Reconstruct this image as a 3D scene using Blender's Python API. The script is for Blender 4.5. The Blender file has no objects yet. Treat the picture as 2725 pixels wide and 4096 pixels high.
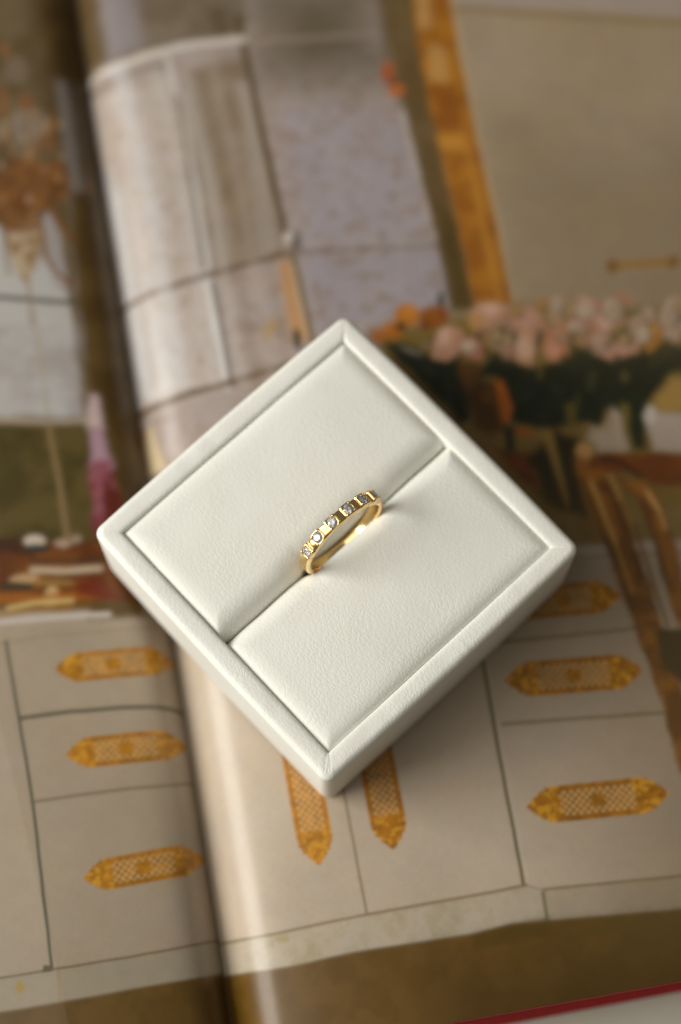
import bpy, bmesh, math, random
import numpy as np
from mathutils import Vector, Matrix

# ------------------------------------------------------------------ camera, light, exposure
MM = 0.001
scene = bpy.context.scene
scene.render.engine = 'CYCLES'
scene.cycles.use_denoising = True
scene.cycles.max_bounces = 12
scene.cycles.transmission_bounces = 10
scene.cycles.caustics_reflective = True
scene.cycles.caustics_refractive = True
scene.cycles.sample_clamp_indirect = 4.0
scene.render.resolution_x, scene.render.resolution_y = 681, 1024

TILT, DIST = math.radians(16.9), 0.3525
cam_data = bpy.data.cameras.new('camera')
cam = bpy.data.objects.new('camera', cam_data)
scene.collection.objects.link(cam)
cam.location = (0, -DIST * math.sin(TILT), DIST * math.cos(TILT))
cam.rotation_euler = (TILT, 0, 0)
cam_data.sensor_fit = 'VERTICAL'
cam_data.sensor_height = 36.0
cam_data.sensor_width = 24.0
cam_data.lens = 7600 / 4096 * 36
cam_data.clip_start = 0.01
cam_data.clip_end = 20
cam_data.dof.use_dof = True
cam_data.dof.focus_distance = 0.3195
cam_data.dof.aperture_fstop = 4.9
scene.camera = cam

world = bpy.data.worlds.new('World')
scene.world = world
world.use_nodes = True
bg = world.node_tree.nodes['Background']
bg.inputs['Color'].default_value = (1.0, 0.92, 0.77, 1)
bg.inputs['Strength'].default_value = 0.13

def area_lamp(name, loc, target, sx, sy, watts, col):
    d = bpy.data.lights.new(name, 'AREA')
    d.shape = 'RECTANGLE'; d.size = sx; d.size_y = sy
    d.energy = watts; d.color = col
    o = bpy.data.objects.new(name, d)
    scene.collection.objects.link(o)
    o.location = loc
    o.rotation_euler = (Vector(target) - Vector(loc)).to_track_quat('-Z', 'Y').to_euler()
    return o
# soft daylight from a tall window on the left
area_lamp('window_light', (-0.78, -0.07, 0.43), (0.0, -0.01, 0.0), 0.62, 0.50, 9.4, (1.0, 0.985, 0.93))
# added unseen fill lamp overhead, to brighten gold, stones and box top
area_lamp('overhead_fill', (-0.62, -0.10, 1.00), (0.0, 0.0, 0.0), 0.8, 1.0, 5.2, (1.0, 0.955, 0.86))

vs = scene.view_settings
vs.view_transform = 'Standard'; vs.look = 'None'; vs.exposure = -0.1; vs.gamma = 1.0
vs.use_curve_mapping = False

# ------------------------------------------------------------------ helpers
def lin(c):
    o = []
    for v in c[:3]:
        v = v / 255.0
        o.append(v / 12.92 if v <= 0.04045 else ((v + 0.055) / 1.055) ** 2.4)
    return tuple(o)

def new_obj(name, mesh, parent=None):
    o = bpy.data.objects.new(name, mesh)
    scene.collection.objects.link(o)
    if parent: o.parent = parent
    return o

def empty(name, loc=(0, 0, 0), rz=0.0):
    o = bpy.data.objects.new(name, None)
    scene.collection.objects.link(o)
    o.empty_display_size = 0.01
    o.location = loc; o.rotation_euler = (0, 0, rz)
    return o

def tag(o, label=None, category=None, kind=None):
    if label: o['label'] = label
    if category: o['category'] = category
    if kind: o['kind'] = kind
    return o

def mesh_from(name, verts, faces, mat, smooth=True):
    me = bpy.data.meshes.new(name)
    me.from_pydata([tuple(np.asarray(v) * MM) for v in verts], [], faces)
    me.materials.append(mat)
    if smooth: me.polygons.foreach_set('use_smooth', [True] * len(me.polygons))
    me.update()
    return me

def grid_mesh(name, X, Y, Z, mat, smooth=True):
    """X, Y, Z are (rows, cols) arrays in millimetres"""
    r, c = X.shape
    co = np.stack([X, Y, Z], -1).reshape(-1, 3).astype(np.float32) * MM
    idx = np.arange(r * c).reshape(r, c)
    q = np.stack([idx[:-1, :-1], idx[:-1, 1:], idx[1:, 1:], idx[1:, :-1]], -1).reshape(-1, 4)
    me = bpy.data.meshes.new(name)
    me.vertices.add(len(co)); me.vertices.foreach_set('co', co.ravel())
    n = len(q)
    me.loops.add(n * 4); me.loops.foreach_set('vertex_index', q.ravel().astype(np.int32))
    me.polygons.add(n)
    me.polygons.foreach_set('loop_start', np.arange(0, n * 4, 4, dtype=np.int32))
    me.polygons.foreach_set('use_smooth', np.full(n, smooth))
    me.materials.append(mat)
    me.update(calc_edges=True)
    return me

def material(name):
    m = bpy.data.materials.new(name)
    m.use_nodes = True
    nt = m.node_tree
    return m, nt, nt.nodes['Principled BSDF']

def node(nt, kind, **kw):
    n = nt.nodes.new(kind)
    for k, v in kw.items():
        if k in n.inputs: n.inputs[k].default_value = v
        else: setattr(n, k, v)
    return n

# ------------------------------------------------------------------ materials
def leather_material():
    m, nt, b = material('white_leatherette')
    L = nt.links
    tc = node(nt, 'ShaderNodeTexCoord')
    mp = node(nt, 'ShaderNodeMapping')
    mp.inputs['Rotation'].default_value = (0, 0, math.radians(-30))
    mp.inputs['Scale'].default_value = (1.0, 0.62, 0.8)
    L.new(tc.outputs['Object'], mp.inputs['Vector'])
    wob = node(nt, 'ShaderNodeTexNoise'); wob.inputs['Scale'].default_value = 900; wob.inputs['Detail'].default_value = 2
    L.new(mp.outputs[0], wob.inputs['Vector'])
    mixv = node(nt, 'ShaderNodeVectorMath', operation='MULTIPLY_ADD')
    mixv.inputs[1].default_value = (0.0007,) * 3
    L.new(wob.outputs['Color'], mixv.inputs[0]); L.new(mp.outputs[0], mixv.inputs[2])
    vo = node(nt, 'ShaderNodeTexVoronoi', feature='DISTANCE_TO_EDGE'); vo.inputs['Scale'].default_value = 1500
    L.new(mixv.outputs[0], vo.inputs['Vector'])
    cr = node(nt, 'ShaderNodeMapRange', interpolation_type='SMOOTHSTEP')
    cr.inputs['From Min'].default_value = 0.0; cr.inputs['From Max'].default_value = 0.22
    L.new(vo.outputs['Distance'], cr.inputs['Value'])
    vo2 = node(nt, 'ShaderNodeTexVoronoi', feature='SMOOTH_F1'); vo2.inputs['Scale'].default_value = 2600
    L.new(mixv.outputs[0], vo2.inputs['Vector'])
    lo = node(nt, 'ShaderNodeTexNoise'); lo.inputs['Scale'].default_value = 160; lo.inputs['Detail'].default_value = 3
    L.new(tc.outputs['Object'], lo.inputs['Vector'])
    a1 = node(nt, 'ShaderNodeMath', operation='MULTIPLY_ADD'); a1.inputs[1].default_value = -0.22
    L.new(vo2.outputs['Distance'], a1.inputs[0]); L.new(cr.outputs[0], a1.inputs[2])
    amp = node(nt, 'ShaderNodeMapRange'); amp.inputs['From Min'].default_value = .3; amp.inputs['From Max'].default_value = .7
    amp.inputs['To Min'].default_value = .45; amp.inputs['To Max'].default_value = 1.1
    L.new(lo.outputs['Fac'], amp.inputs['Value'])
    a2 = node(nt, 'ShaderNodeMath', operation='MULTIPLY')
    L.new(a1.outputs[0], a2.inputs[0]); L.new(amp.outputs[0], a2.inputs[1])
    a3 = node(nt, 'ShaderNodeMath', operation='MULTIPLY_ADD'); a3.inputs[1].default_value = 0.8
    L.new(lo.outputs['Fac'], a3.inputs[0]); L.new(a2.outputs[0], a3.inputs[2])
    bp = node(nt, 'ShaderNodeBump'); bp.inputs['Strength'].default_value = 1.0; bp.inputs['Distance'].default_value = 0.000022
    L.new(a3.outputs[0], bp.inputs['Height']); L.new(bp.outputs[0], b.inputs['Normal'])
    # faint handling marks
    st = node(nt, 'ShaderNodeTexNoise'); st.inputs['Scale'].default_value = 45; st.inputs['Detail'].default_value = 4
    L.new(tc.outputs['Object'], st.inputs['Vector'])
    ramp = node(nt, 'ShaderNodeValToRGB')
    ramp.color_ramp.elements[0].position = .35; ramp.color_ramp.elements[0].color = (0.82, 0.815, 0.755, 1)
    ramp.color_ramp.elements[1].position = .65; ramp.color_ramp.elements[1].color = (0.85, 0.848, 0.795, 1)
    L.new(st.outputs['Fac'], ramp.inputs['Fac'])
    # a few tiny specks and scuffs
    sp = node(nt, 'ShaderNodeTexVoronoi', feature='F1'); sp.inputs['Scale'].default_value = 110
    L.new(tc.outputs['Object'], sp.inputs['Vector'])
    near = node(nt, 'ShaderNodeMapRange', interpolation_type='SMOOTHSTEP')
    near.inputs['From Min'].default_value = .02; near.inputs['From Max'].default_value = .05
    near.inputs['To Min'].default_value = 1; near.inputs['To Max'].default_value = 0
    L.new(sp.outputs['Distance'], near.inputs['Value'])
    sx = node(nt, 'ShaderNodeSeparateColor'); L.new(sp.outputs['Color'], sx.inputs[0])
    rare = node(nt, 'ShaderNodeMath', operation='GREATER_THAN'); rare.inputs[1].default_value = .86
    L.new(sx.outputs[0], rare.inputs[0])
    amt = node(nt, 'ShaderNodeMath', operation='MULTIPLY'); L.new(near.outputs[0], amt.inputs[0]); L.new(rare.outputs[0], amt.inputs[1])
    am2 = node(nt, 'ShaderNodeMath', operation='MULTIPLY'); L.new(amt.outputs[0], am2.inputs[0]); am2.inputs[1].default_value = .35
    mx = node(nt, 'ShaderNodeMix', data_type='RGBA')
    L.new(am2.outputs[0], mx.inputs[0]); L.new(ramp.outputs[0], mx.inputs[6]); mx.inputs[7].default_value = (.52, .44, .30, 1)
    L.new(mx.outputs[2], b.inputs['Base Color'])
    rr = node(nt, 'ShaderNodeMapRange'); rr.inputs['To Min'].default_value = .38; rr.inputs['To Max'].default_value = .6
    L.new(st.outputs['Fac'], rr.inputs['Value']); L.new(rr.outputs[0], b.inputs['Roughness'])
    b.inputs['Specular IOR Level'].default_value = 0.35
    return m

def gold_material():
    m, nt, b = material('polished_yellow_gold')
    b.inputs['Metallic'].default_value = 1.0
    b.inputs['Base Color'].default_value = (0.96, 0.70, 0.34, 1)
    tc = node(nt, 'ShaderNodeTexCoord')
    n = node(nt, 'ShaderNodeTexNoise'); n.inputs['Scale'].default_value = 700; n.inputs['Detail'].default_value = 3
    nt.links.new(tc.outputs['Object'], n.inputs['Vector'])
    r = node(nt, 'ShaderNodeMapRange'); r.inputs['To Min'].default_value = .10; r.inputs['To Max'].default_value = .22
    nt.links.new(n.outputs['Fac'], r.inputs['Value']); nt.links.new(r.outputs[0], b.inputs['Roughness'])
    bp = node(nt, 'ShaderNodeBump'); bp.inputs['Strength'].default_value = .25; bp.inputs['Distance'].default_value = .00003
    nt.links.new(n.outputs['Fac'], bp.inputs['Height']); nt.links.new(bp.outputs[0], b.inputs['Normal'])
    return m

def gem_material():
    m, nt, b = material('clear_cut_stone')
    b.inputs['Base Color'].default_value = (1.0, 1.0, 1.0, 1)
    b.inputs['Transmission Weight'].default_value = 0.85
    b.inputs['IOR'].default_value = 2.3
    b.inputs['Roughness'].default_value = 0.0
    return m

def print_material():
    m, nt, b = material('printed_coated_paper')
    L = nt.links
    at = node(nt, 'ShaderNodeVertexColor', layer_name='ink')
    tc = node(nt, 'ShaderNodeTexCoord')
    g = node(nt, 'ShaderNodeTexNoise'); g.inputs['Scale'].default_value = 2600; g.inputs['Detail'].default_value = 2
    L.new(tc.outputs['Object'], g.inputs['Vector'])
    r = node(nt, 'ShaderNodeMapRange'); r.inputs['To Min'].default_value = .95; r.inputs['To Max'].default_value = 1.05
    L.new(g.outputs['Fac'], r.inputs['Value'])
    mul = node(nt, 'ShaderNodeVectorMath', operation='MULTIPLY')
    L.new(at.outputs['Color'], mul.inputs[0]); L.new(r.outputs[0], mul.inputs[1])
    L.new(mul.outputs[0], b.inputs['Base Color'])
    w = node(nt, 'ShaderNodeTexNoise'); w.inputs['Scale'].default_value = 40; w.inputs['Detail'].default_value = 2
    L.new(tc.outputs['Object'], w.inputs['Vector'])
    bp = node(nt, 'ShaderNodeBump'); bp.inputs['Strength'].default_value = .3; bp.inputs['Distance'].default_value = .0004
    L.new(w.outputs['Fac'], bp.inputs['Height']); L.new(bp.outputs[0], b.inputs['Normal'])
    b.inputs['Roughness'].default_value = 0.29
    b.inputs['Specular IOR Level'].default_value = 0.38
    return m

def plain_material(name, col, rough=.6, noise=0.06, scale=300):
    m, nt, b = material(name)
    tc = node(nt, 'ShaderNodeTexCoord')
    n = node(nt, 'ShaderNodeTexNoise'); n.inputs['Scale'].default_value = scale; n.inputs['Detail'].default_value = 3
    nt.links.new(tc.outputs['Object'], n.inputs['Vector'])
    ramp = node(nt, 'ShaderNodeValToRGB')
    c = np.array(lin(col))
    ramp.color_ramp.elements[0].position = .3; ramp.color_ramp.elements[0].color = (*(c * (1 - noise)), 1)
    ramp.color_ramp.elements[1].position = .7; ramp.color_ramp.elements[1].color = (*np.clip(c * (1 + noise), 0, 1), 1)
    nt.links.new(n.outputs['Fac'], ramp.inputs['Fac']); nt.links.new(ramp.outputs[0], b.inputs['Base Color'])
    b.inputs['Roughness'].default_value = rough
    return m

def sheets_material():
    m, nt, b = material('stacked_paper_edges')
    tc = node(nt, 'ShaderNodeTexCoord')
    mp = node(nt, 'ShaderNodeMapping'); mp.inputs['Scale'].default_value = (30, 30, 5000)
    n = node(nt, 'ShaderNodeTexNoise'); n.inputs['Scale'].default_value = 1.0
    nt.links.new(tc.outputs['Object'], mp.inputs['Vector']); nt.links.new(mp.outputs[0], n.inputs['Vector'])
    ramp = node(nt, 'ShaderNodeValToRGB')
    ramp.color_ramp.elements[0].color = (.38, .34, .28, 1); ramp.color_ramp.elements[1].color = (.72, .69, .62, 1)
    nt.links.new(n.outputs['Fac'], ramp.inputs['Fac']); nt.links.new(ramp.outputs[0], b.inputs['Base Color'])
    b.inputs['Roughness'].default_value = .8
    return m

LEATHER, GOLD, GEM, INK = leather_material(), gold_material(), gem_material(), print_material()
RED = plain_material('red_cover_cloth', (150, 22, 20), .55, .12, 900)
WHITE_TABLE = plain_material('pale_table_top', (196, 190, 176), .5, .04, 60)
SHEETS = sheets_material()
GAP = plain_material('dark_box_lining', (96, 92, 70), .9)

# ------------------------------------------------------------------ table
me = bpy.data.meshes.new('table')
Zt = -22.0
me.from_pydata([(x * MM, y * MM, Zt * MM) for x, y in ((-900, -900), (900, -900), (900, 900), (-900, 900))], [], [(0, 1, 2, 3)])
me.materials.append(WHITE_TABLE)
tag(new_obj('table', me), 'pale table top under the open book', kind='structure')

# ------------------------------------------------------------------ the open book
BOOK_O = np.array([-34.2868, -6.0001]); BOOK_A = math.radians(99.926)
BT = np.array([math.cos(BOOK_A), math.sin(BOOK_A)]); BS = np.array([BT[1], -BT[0]])
PAGE_BOTTOM, PAGE_TOP, PAGE_WIDE = -93.4, 186.0, 215.0
# PROFILE BEGIN
def _rise(s, c, k, a0, tail, reach, end):
    """height above the gutter, from a page angle (degrees) that eases off past s = c"""
    S = np.linspace(0, 240, 2401)
    ang = np.radians(a0 / (1 + np.exp((S - c) / k)) + tail * np.exp(-S / reach) - end * (1 - np.exp(-S / 45.0)))
    h = np.concatenate([[0], np.cumsum(np.tan(ang)[:-1] * 0.1)])
    return np.interp(s, S, h), h.max()
def page_height(s, t):
    """height of the page sheets (mm) over the book frame: s across from the gutter, t along it"""
    a = np.abs(s)
    k = np.clip((t + 95.0) / 200.0, 0, 1)
    (r0, m0), (r1, m1) = _rise(a, 7.2, 1.9, 47, 10, 17.0, 1.3), _rise(a, 4.2, 2.0, 56, 11, 17.0, 1.3)
    gutter = -((1 - k) * m0 + k * m1)
    right = gutter + (1 - k) * r0 + k * r1
    (l0, _), (l1, _) = _rise(a, 3.4, 1.5, 65, 12, 22.0, 0.6), _rise(a, 2.6, 1.4, 62, 11, 22.0, 0.6)
    left = gutter + (1 - k) * l0 + k * l1
    return np.where(s >= 0, right, np.minimum(left, -0.4))
# PROFILE END

PRINT = [
 ('area','R',(172,158,152),0.68,1.0,('spots',(134,108,82),0.5,2.2),[(0.0,127.9),(2.8,124.6),(6.6,122.2),(10.2,121.0),(13.9,120.1),(17.5,119.3),(21.1,118.6),(24.8,117.8),(28.4,117.1),(32.0,116.4),(35.6,115.8),(39.2,115.1),(42.8,114.5),(46.5,113.8),(50.1,113.2),(53.7,112.6),(57.3,112.0),(61.0,111.4),(64.6,110.8),(63.2,106.4),(61.8,102.1),(60.4,97.8),(60.6,93.3),(60.7,88.8),(60.9,84.3),(61.0,79.9),(61.2,75.5),(61.3,71.5),(61.4,67.5),(61.6,63.6),(61.7,59.7),(61.8,55.8),(62.0,51.9),(62.1,48.0),(62.2,44.2),(62.3,40.4),(62.5,36.6),(62.0,32.9),(61.6,29.2),(61.2,25.6),(60.8,21.9),(60.4,18.3),(60.0,14.7),(59.6,11.1),(56.2,10.8),(52.8,10.4),(49.5,10.0),(46.1,9.6),(42.7,9.2),(39.3,8.9),(36.0,8.5),(32.6,8.1),(29.3,7.8),(26.0,8.4),(22.7,9.0),(19.4,9.6),(16.1,10.2),(12.8,10.9),(9.5,11.7),(6.2,12.7),(2.8,14.2),(0.0,16.1),(0.0,19.7),(0.0,23.2),(0.0,26.8),(0.0,30.4),(0.0,34.1),(0.0,37.7),(0.0,41.4),(0.0,45.1),(0.0,48.8),(0.0,52.5),(0.0,56.3),(0.0,60.1),(0.0,63.9),(0.0,67.7),(0.0,71.6),(0.0,75.4),(0.0,79.3),(0.0,83.2),(0.0,87.2),(0.0,91.1),(0.0,95.1),(0.0,99.1),(0.0,103.1),(0.0,107.2),(0.0,111.3),(0.0,115.4),(0.0,119.5),(0.0,123.7)]),
 ('area','R',(192,180,172),1.6,1.0,('spots',(152,126,102),0.45,1.7),[(0.0,98.1),(2.8,96.4),(6.4,95.5),(9.9,95.5),(13.4,95.8),(16.9,96.3),(17.1,91.9),(17.4,87.6),(17.6,83.4),(17.7,79.5),(17.7,75.6),(17.8,71.8),(17.9,67.9),(17.9,64.1),(18.0,60.4),(18.1,56.6),(18.1,52.9),(18.2,48.7),(18.3,44.6),(18.3,40.4),(18.4,36.3),(18.4,32.3),(18.5,28.2),(14.3,28.2),(10.1,28.2),(6.7,28.1),(3.1,28.5),(0.0,29.5),(0.0,33.3),(0.0,37.1),(0.0,41.0),(0.0,44.9),(0.0,48.7),(0.0,52.7),(0.0,56.7),(0.0,60.7),(0.0,64.8),(0.0,68.8),(0.0,72.9),(0.0,77.1),(0.0,81.2),(0.0,85.4),(0.0,89.6),(0.0,93.8)]),
 ('area','R',(204,203,205),2.51,0.7,None,[(0.0,78.5),(1.9,76.4),(5.6,74.0),(5.6,70.0),(5.5,66.1),(5.5,62.1),(5.4,58.2),(5.4,54.3),(5.8,50.3),(6.2,46.3),(6.7,42.3),(7.1,38.4),(7.5,34.5),(7.9,30.6),(3.8,30.0),(0.0,30.4),(0.0,34.1),(0.0,37.8),(0.0,41.5),(0.0,45.3),(0.0,49.0),(0.0,52.8),(0.0,57.1),(0.0,61.3),(0.0,65.6),(0.0,69.9),(0.0,74.2)]),
 ('area','R',(126,112,95),0.91,1.0,('mottle',(104,88,68),0.6,5),[(0.0,127.9),(2.8,124.6),(6.5,122.3),(10.1,121.1),(13.6,120.2),(17.2,119.4),(20.8,118.6),(24.3,117.9),(27.9,117.2),(31.5,116.5),(35.0,115.9),(34.4,111.1),(33.8,106.3),(33.2,101.5),(29.2,101.8),(25.3,102.2),(21.4,102.5),(16.9,102.2),(12.4,102.0),(8.8,101.5),(5.1,101.4),(0.0,102.1),(0.0,106.3),(0.0,110.6),(0.0,114.9),(0.0,119.2),(0.0,123.5)]),
 ('area','R',(150,142,146),1.82,0.7,None,[(4.9,123.0),(8.7,121.5),(12.4,120.5),(12.5,116.4),(12.6,112.3),(12.7,108.2),(12.8,104.2),(8.5,102.3),(4.8,102.8),(4.9,106.8),(4.9,110.8),(4.9,114.9),(4.9,118.9)]),
 ('area','R',(92,78,52),1.14,0.8,None,[(26.9,109.3),(30.5,109.6),(30.2,102.6),(27.5,102.1)]),
 ('area','R',(112,100,84),10.26,1.0,('mottle',(96,84,66),0.5,6),[(35.0,115.9),(38.9,115.2),(42.7,114.5),(46.6,113.8),(50.4,113.2),(54.3,112.5),(58.1,111.9),(62.0,111.2),(61.5,106.2),(61.1,101.2),(60.6,96.3),(60.9,91.7),(61.2,87.2),(57.5,87.4),(53.8,87.7),(50.2,87.9),(46.5,88.1),(42.9,88.4),(38.8,90.1),(34.7,91.8),(34.7,95.8),(34.8,99.7),(34.9,103.7),(34.9,107.8),(35.0,111.8)]),
 ('area','R',(88,66,30),1.37,0.8,None,[(0.0,128.0),(4.9,123.0),(5.0,118.9),(5.1,114.8),(5.1,110.7),(5.2,106.6),(5.3,102.5),(0.0,102.1),(0.0,106.3),(0.0,110.6),(0.0,114.9),(0.0,119.3),(0.0,123.6)]),
 ('area','R',(150,132,110),1.14,1.0,('mottle',(118,100,78),0.5,4),[(20.4,96.0),(24.3,96.3),(28.1,96.5),(32.0,96.8),(32.2,92.9),(32.5,89.0),(32.7,85.1),(33.0,81.3),(33.2,77.4),(33.2,73.4),(33.2,69.4),(33.2,65.5),(33.2,61.5),(33.2,57.6),(33.2,53.7),(29.6,53.3),(26.0,53.0),(22.5,52.6),(18.9,52.3),(19.0,56.0),(19.1,59.8),(19.2,63.7),(19.2,67.5),(19.3,71.4),(19.4,75.3),(19.6,79.4),(19.8,83.5),(20.0,87.6),(20.2,91.8)]),
 ('area','R',(176,164,154),1.14,0.7,None,[(29.4,91.8),(33.0,92.1),(32.9,88.1),(32.7,84.1),(32.6,80.2),(32.5,76.2),(32.4,72.3),(32.3,68.4),(32.1,64.5),(32.0,60.7),(31.9,56.8),(31.8,53.0),(28.3,52.8),(28.4,56.6),(28.6,60.4),(28.7,64.2),(28.8,68.1),(28.9,72.0),(29.0,75.9),(29.1,79.8),(29.2,83.8),(29.3,87.8)]),
 ('area','R',(164,150,138),0.91,0.7,None,[(20.2,94.6),(22.4,94.6),(22.5,90.3),(22.7,86.0),(22.9,81.7),(23.0,77.5),(23.1,73.3),(23.3,69.1),(23.4,64.9),(24.0,60.9),(24.5,56.9),(25.0,52.9),(19.8,52.5),(19.8,56.6),(19.9,60.7),(19.9,64.9),(19.9,69.0),(20.0,73.2),(20.0,77.4),(20.1,81.7),(20.1,86.0),(20.1,90.3)]),
 ('line','R',(86,66,34),0.46,1.0,1.29,[(32.4,106.2),(32.5,101.8),(32.6,97.5),(32.7,93.2),(32.8,89.2),(32.9,85.3),(33.0,81.3),(33.2,77.1),(33.4,72.9),(33.5,68.7),(33.7,64.9),(33.9,61.1),(34.0,57.3)]),
 ('line','R',(146,130,120),0.38,0.7,0.61,[(35.1,99.7),(38.7,99.5),(42.3,99.2),(46.0,99.0),(49.6,98.8),(53.2,98.6),(56.9,98.5),(60.5,98.3)]),
 ('line','R',(206,196,186),0.46,1.0,1.6,[(0.0,100.6),(5.0,100.7),(8.7,100.7),(12.3,101.3),(16.8,101.6),(21.3,101.9),(25.1,101.6),(28.9,101.4),(32.7,101.1)]),
 ('line','R',(84,68,46),0.38,0.7,0.68,[(0.0,98.2),(5.5,97.7),(9.2,97.9),(12.8,98.5),(18.2,98.8)]),
 ('line','R',(165,150,138),0.46,0.5,0.68,[(32.7,101.1),(36.1,100.5),(39.6,100.0),(43.0,99.4),(46.4,98.9),(49.9,98.4),(53.4,98.0),(56.8,97.5),(60.3,97.1)]),
 ('line','R',(204,196,190),0.38,1.0,1.14,[(17.2,99.7),(17.4,95.5),(17.6,91.3),(17.8,87.2),(17.9,83.1),(18.0,78.9),(18.2,74.8),(18.3,70.7),(18.3,66.2),(18.2,61.7),(18.2,57.3),(18.1,52.9)]),
 ('line','R',(84,64,44),0.3,0.8,0.68,[(17.7,91.2),(17.7,87.2),(17.7,83.3),(17.7,79.5),(17.6,75.6),(17.6,71.8),(17.5,67.2),(17.5,62.6),(17.4,58.0),(17.4,53.5)]),
 ('line','R',(216,212,208),0.3,1.0,1.14,[(17.4,51.2),(17.5,47.2),(17.6,43.2),(17.7,39.2),(17.8,35.4),(17.9,31.6),(18.0,27.9)]),
 ('line','R',(66,58,46),0.23,0.85,0.68,[(18.5,50.0),(18.6,46.3),(18.7,42.6),(18.8,39.0),(18.8,35.4),(18.8,31.8),(18.7,28.2)]),
 ('line','R',(96,76,54),0.38,1.0,0.99,[(0.0,50.7),(4.8,50.4),(11.0,50.9),(14.5,51.3),(18.0,51.7),(22.0,52.1),(26.0,52.5),(30.1,53.0),(36.1,53.4)]),
 ('line','R',(84,70,54),0.3,1.0,0.61,[(36.1,53.4),(40.0,52.8),(43.9,52.3),(47.8,51.8),(51.8,51.2),(55.7,50.7),(59.7,50.2),(63.7,49.6)]),
 ('line','R',(104,84,58),0.53,1.0,1.29,[(0.0,28.5),(4.0,28.1),(7.5,28.0),(11.0,28.5),(14.4,28.7),(17.8,29.0),(21.2,29.3),(25.2,29.8),(29.2,30.3),(33.2,30.9)]),
 ('area','R',(166,152,146),1.14,1.0,('spots',(140,114,86),0.5,4),[(0.0,27.2),(3.7,26.1),(7.2,25.9),(10.7,26.3),(14.1,26.9),(17.6,27.5),(21.0,28.2),(25.0,28.8),(29.0,29.4),(33.0,30.0),(33.8,24.5),(30.7,23.1),(27.7,21.7),(24.7,20.2),(21.7,18.9),(18.7,17.5),(15.8,16.1),(12.8,14.8),(9.8,13.5),(6.8,12.4),(0.9,15.3),(0.6,19.2),(0.3,23.2)]),
 ('area','R',(206,186,150),0.91,1.0,None,[(1.2,25.4),(2.6,24.4),(3.4,19.8),(4.2,15.2),(0.0,16.1),(0.0,19.7),(0.0,23.2)]),
 ('area','R',(150,84,26),0.91,0.8,None,[(0.0,25.0),(1.2,25.4),(0.6,21.1),(0.0,16.9),(0.0,17.2),(0.0,21.1)]),
 ('line','R',(150,128,104),1.22,0.4,2.58,[(2.2,102.1),(2.6,97.3),(2.9,92.6),(3.2,88.0),(3.5,83.2),(3.8,78.5),(4.1,73.9),(4.1,69.4),(4.2,65.0),(4.2,60.7),(4.2,56.3),(4.3,52.1),(4.3,47.9),(4.4,43.8),(4.4,40.1),(4.4,36.5),(4.5,32.8)]),
 ('line','R',(214,211,212),1.22,0.45,3.34,[(7.2,99.2),(7.5,94.7),(7.8,90.1),(8.1,85.6),(8.4,81.0),(8.6,76.4),(8.9,71.9),(8.9,67.5),(8.9,63.1),(8.9,58.8),(8.9,54.5),(9.0,50.3),(9.0,46.1),(9.1,42.0),(9.1,38.4),(9.1,34.8),(9.1,31.2)]),
 ('line','R',(168,148,128),1.22,0.25,1.52,[(11.7,97.9),(12.0,93.4),(12.2,88.9),(12.5,84.5),(12.8,79.9),(13.0,75.3),(13.3,70.8),(13.3,66.4),(13.3,62.1),(13.3,57.7),(13.3,53.4),(13.3,49.3),(13.3,45.1),(13.3,41.0),(13.3,37.4),(13.4,33.8),(13.4,30.2)]),
 ('line','R',(204,197,194),1.22,0.3,1.67,[(14.2,97.3),(14.5,92.8),(14.8,88.4),(15.1,83.9),(15.3,79.3),(15.6,74.8),(15.8,70.3),(15.8,65.9),(15.8,61.5),(15.8,57.2),(15.7,52.9),(15.8,48.7),(15.8,44.6),(15.8,40.5),(15.8,36.9),(15.8,33.3),(15.8,29.7)]),
 ('line','R',(206,198,190),1.22,0.35,1.37,[(19.7,96.2),(20.0,91.7),(20.2,87.2),(20.5,82.8),(20.7,78.2),(21.0,73.7),(21.2,69.2),(21.1,64.8),(21.1,60.4),(21.1,56.1),(21.0,51.8),(21.0,47.7),(21.0,43.5),(21.0,39.4),(21.0,35.8),(21.0,32.2),(21.0,28.6)]),
 ('line','R',(120,98,72),1.22,0.3,1.67,[(22.5,95.6),(22.7,91.1),(23.0,86.7),(23.2,82.2),(23.4,77.7),(23.6,73.1),(23.9,68.6),(23.8,64.3),(23.8,59.9),(23.7,55.6),(23.7,51.3),(23.7,47.2),(23.7,43.0),(23.7,38.9),(23.6,35.3),(23.6,31.7),(23.6,28.2)]),
 ('line','R',(182,168,156),1.22,0.4,1.67,[(25.7,95.0),(25.9,90.5),(26.2,86.0),(26.4,81.6),(26.6,77.1),(26.8,72.5),(27.0,68.0),(27.0,63.7),(26.9,59.3),(26.9,55.0),(26.8,50.7),(26.8,46.6),(26.8,42.5),(26.8,38.4),(26.7,34.7),(26.7,31.1),(26.7,27.6)]),
 ('line','R',(130,108,82),1.22,0.3,1.22,[(29.0,94.4),(29.2,89.9),(29.4,85.4),(29.6,81.0),(29.8,76.4),(30.0,71.9),(30.2,67.4),(30.2,63.1),(30.1,58.7),(30.0,54.4),(30.0,50.1),(29.9,46.0),(29.9,41.9),(29.9,37.8),(29.8,34.2),(29.8,30.6),(29.8,27.0)]),
 ('area','R',(186,142,98),0.91,1.0,None,[(31.6,51.6),(34.3,51.7),(34.5,47.5),(34.7,43.3),(34.9,39.1),(35.1,35.0),(31.5,34.8),(31.5,38.9),(31.5,43.1),(31.5,47.4)]),
 ('line','R',(98,82,48),0.46,0.9,1.06,[(34.8,52.5),(35.0,47.8),(35.2,43.2),(35.4,38.6),(35.5,34.0)]),
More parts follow.
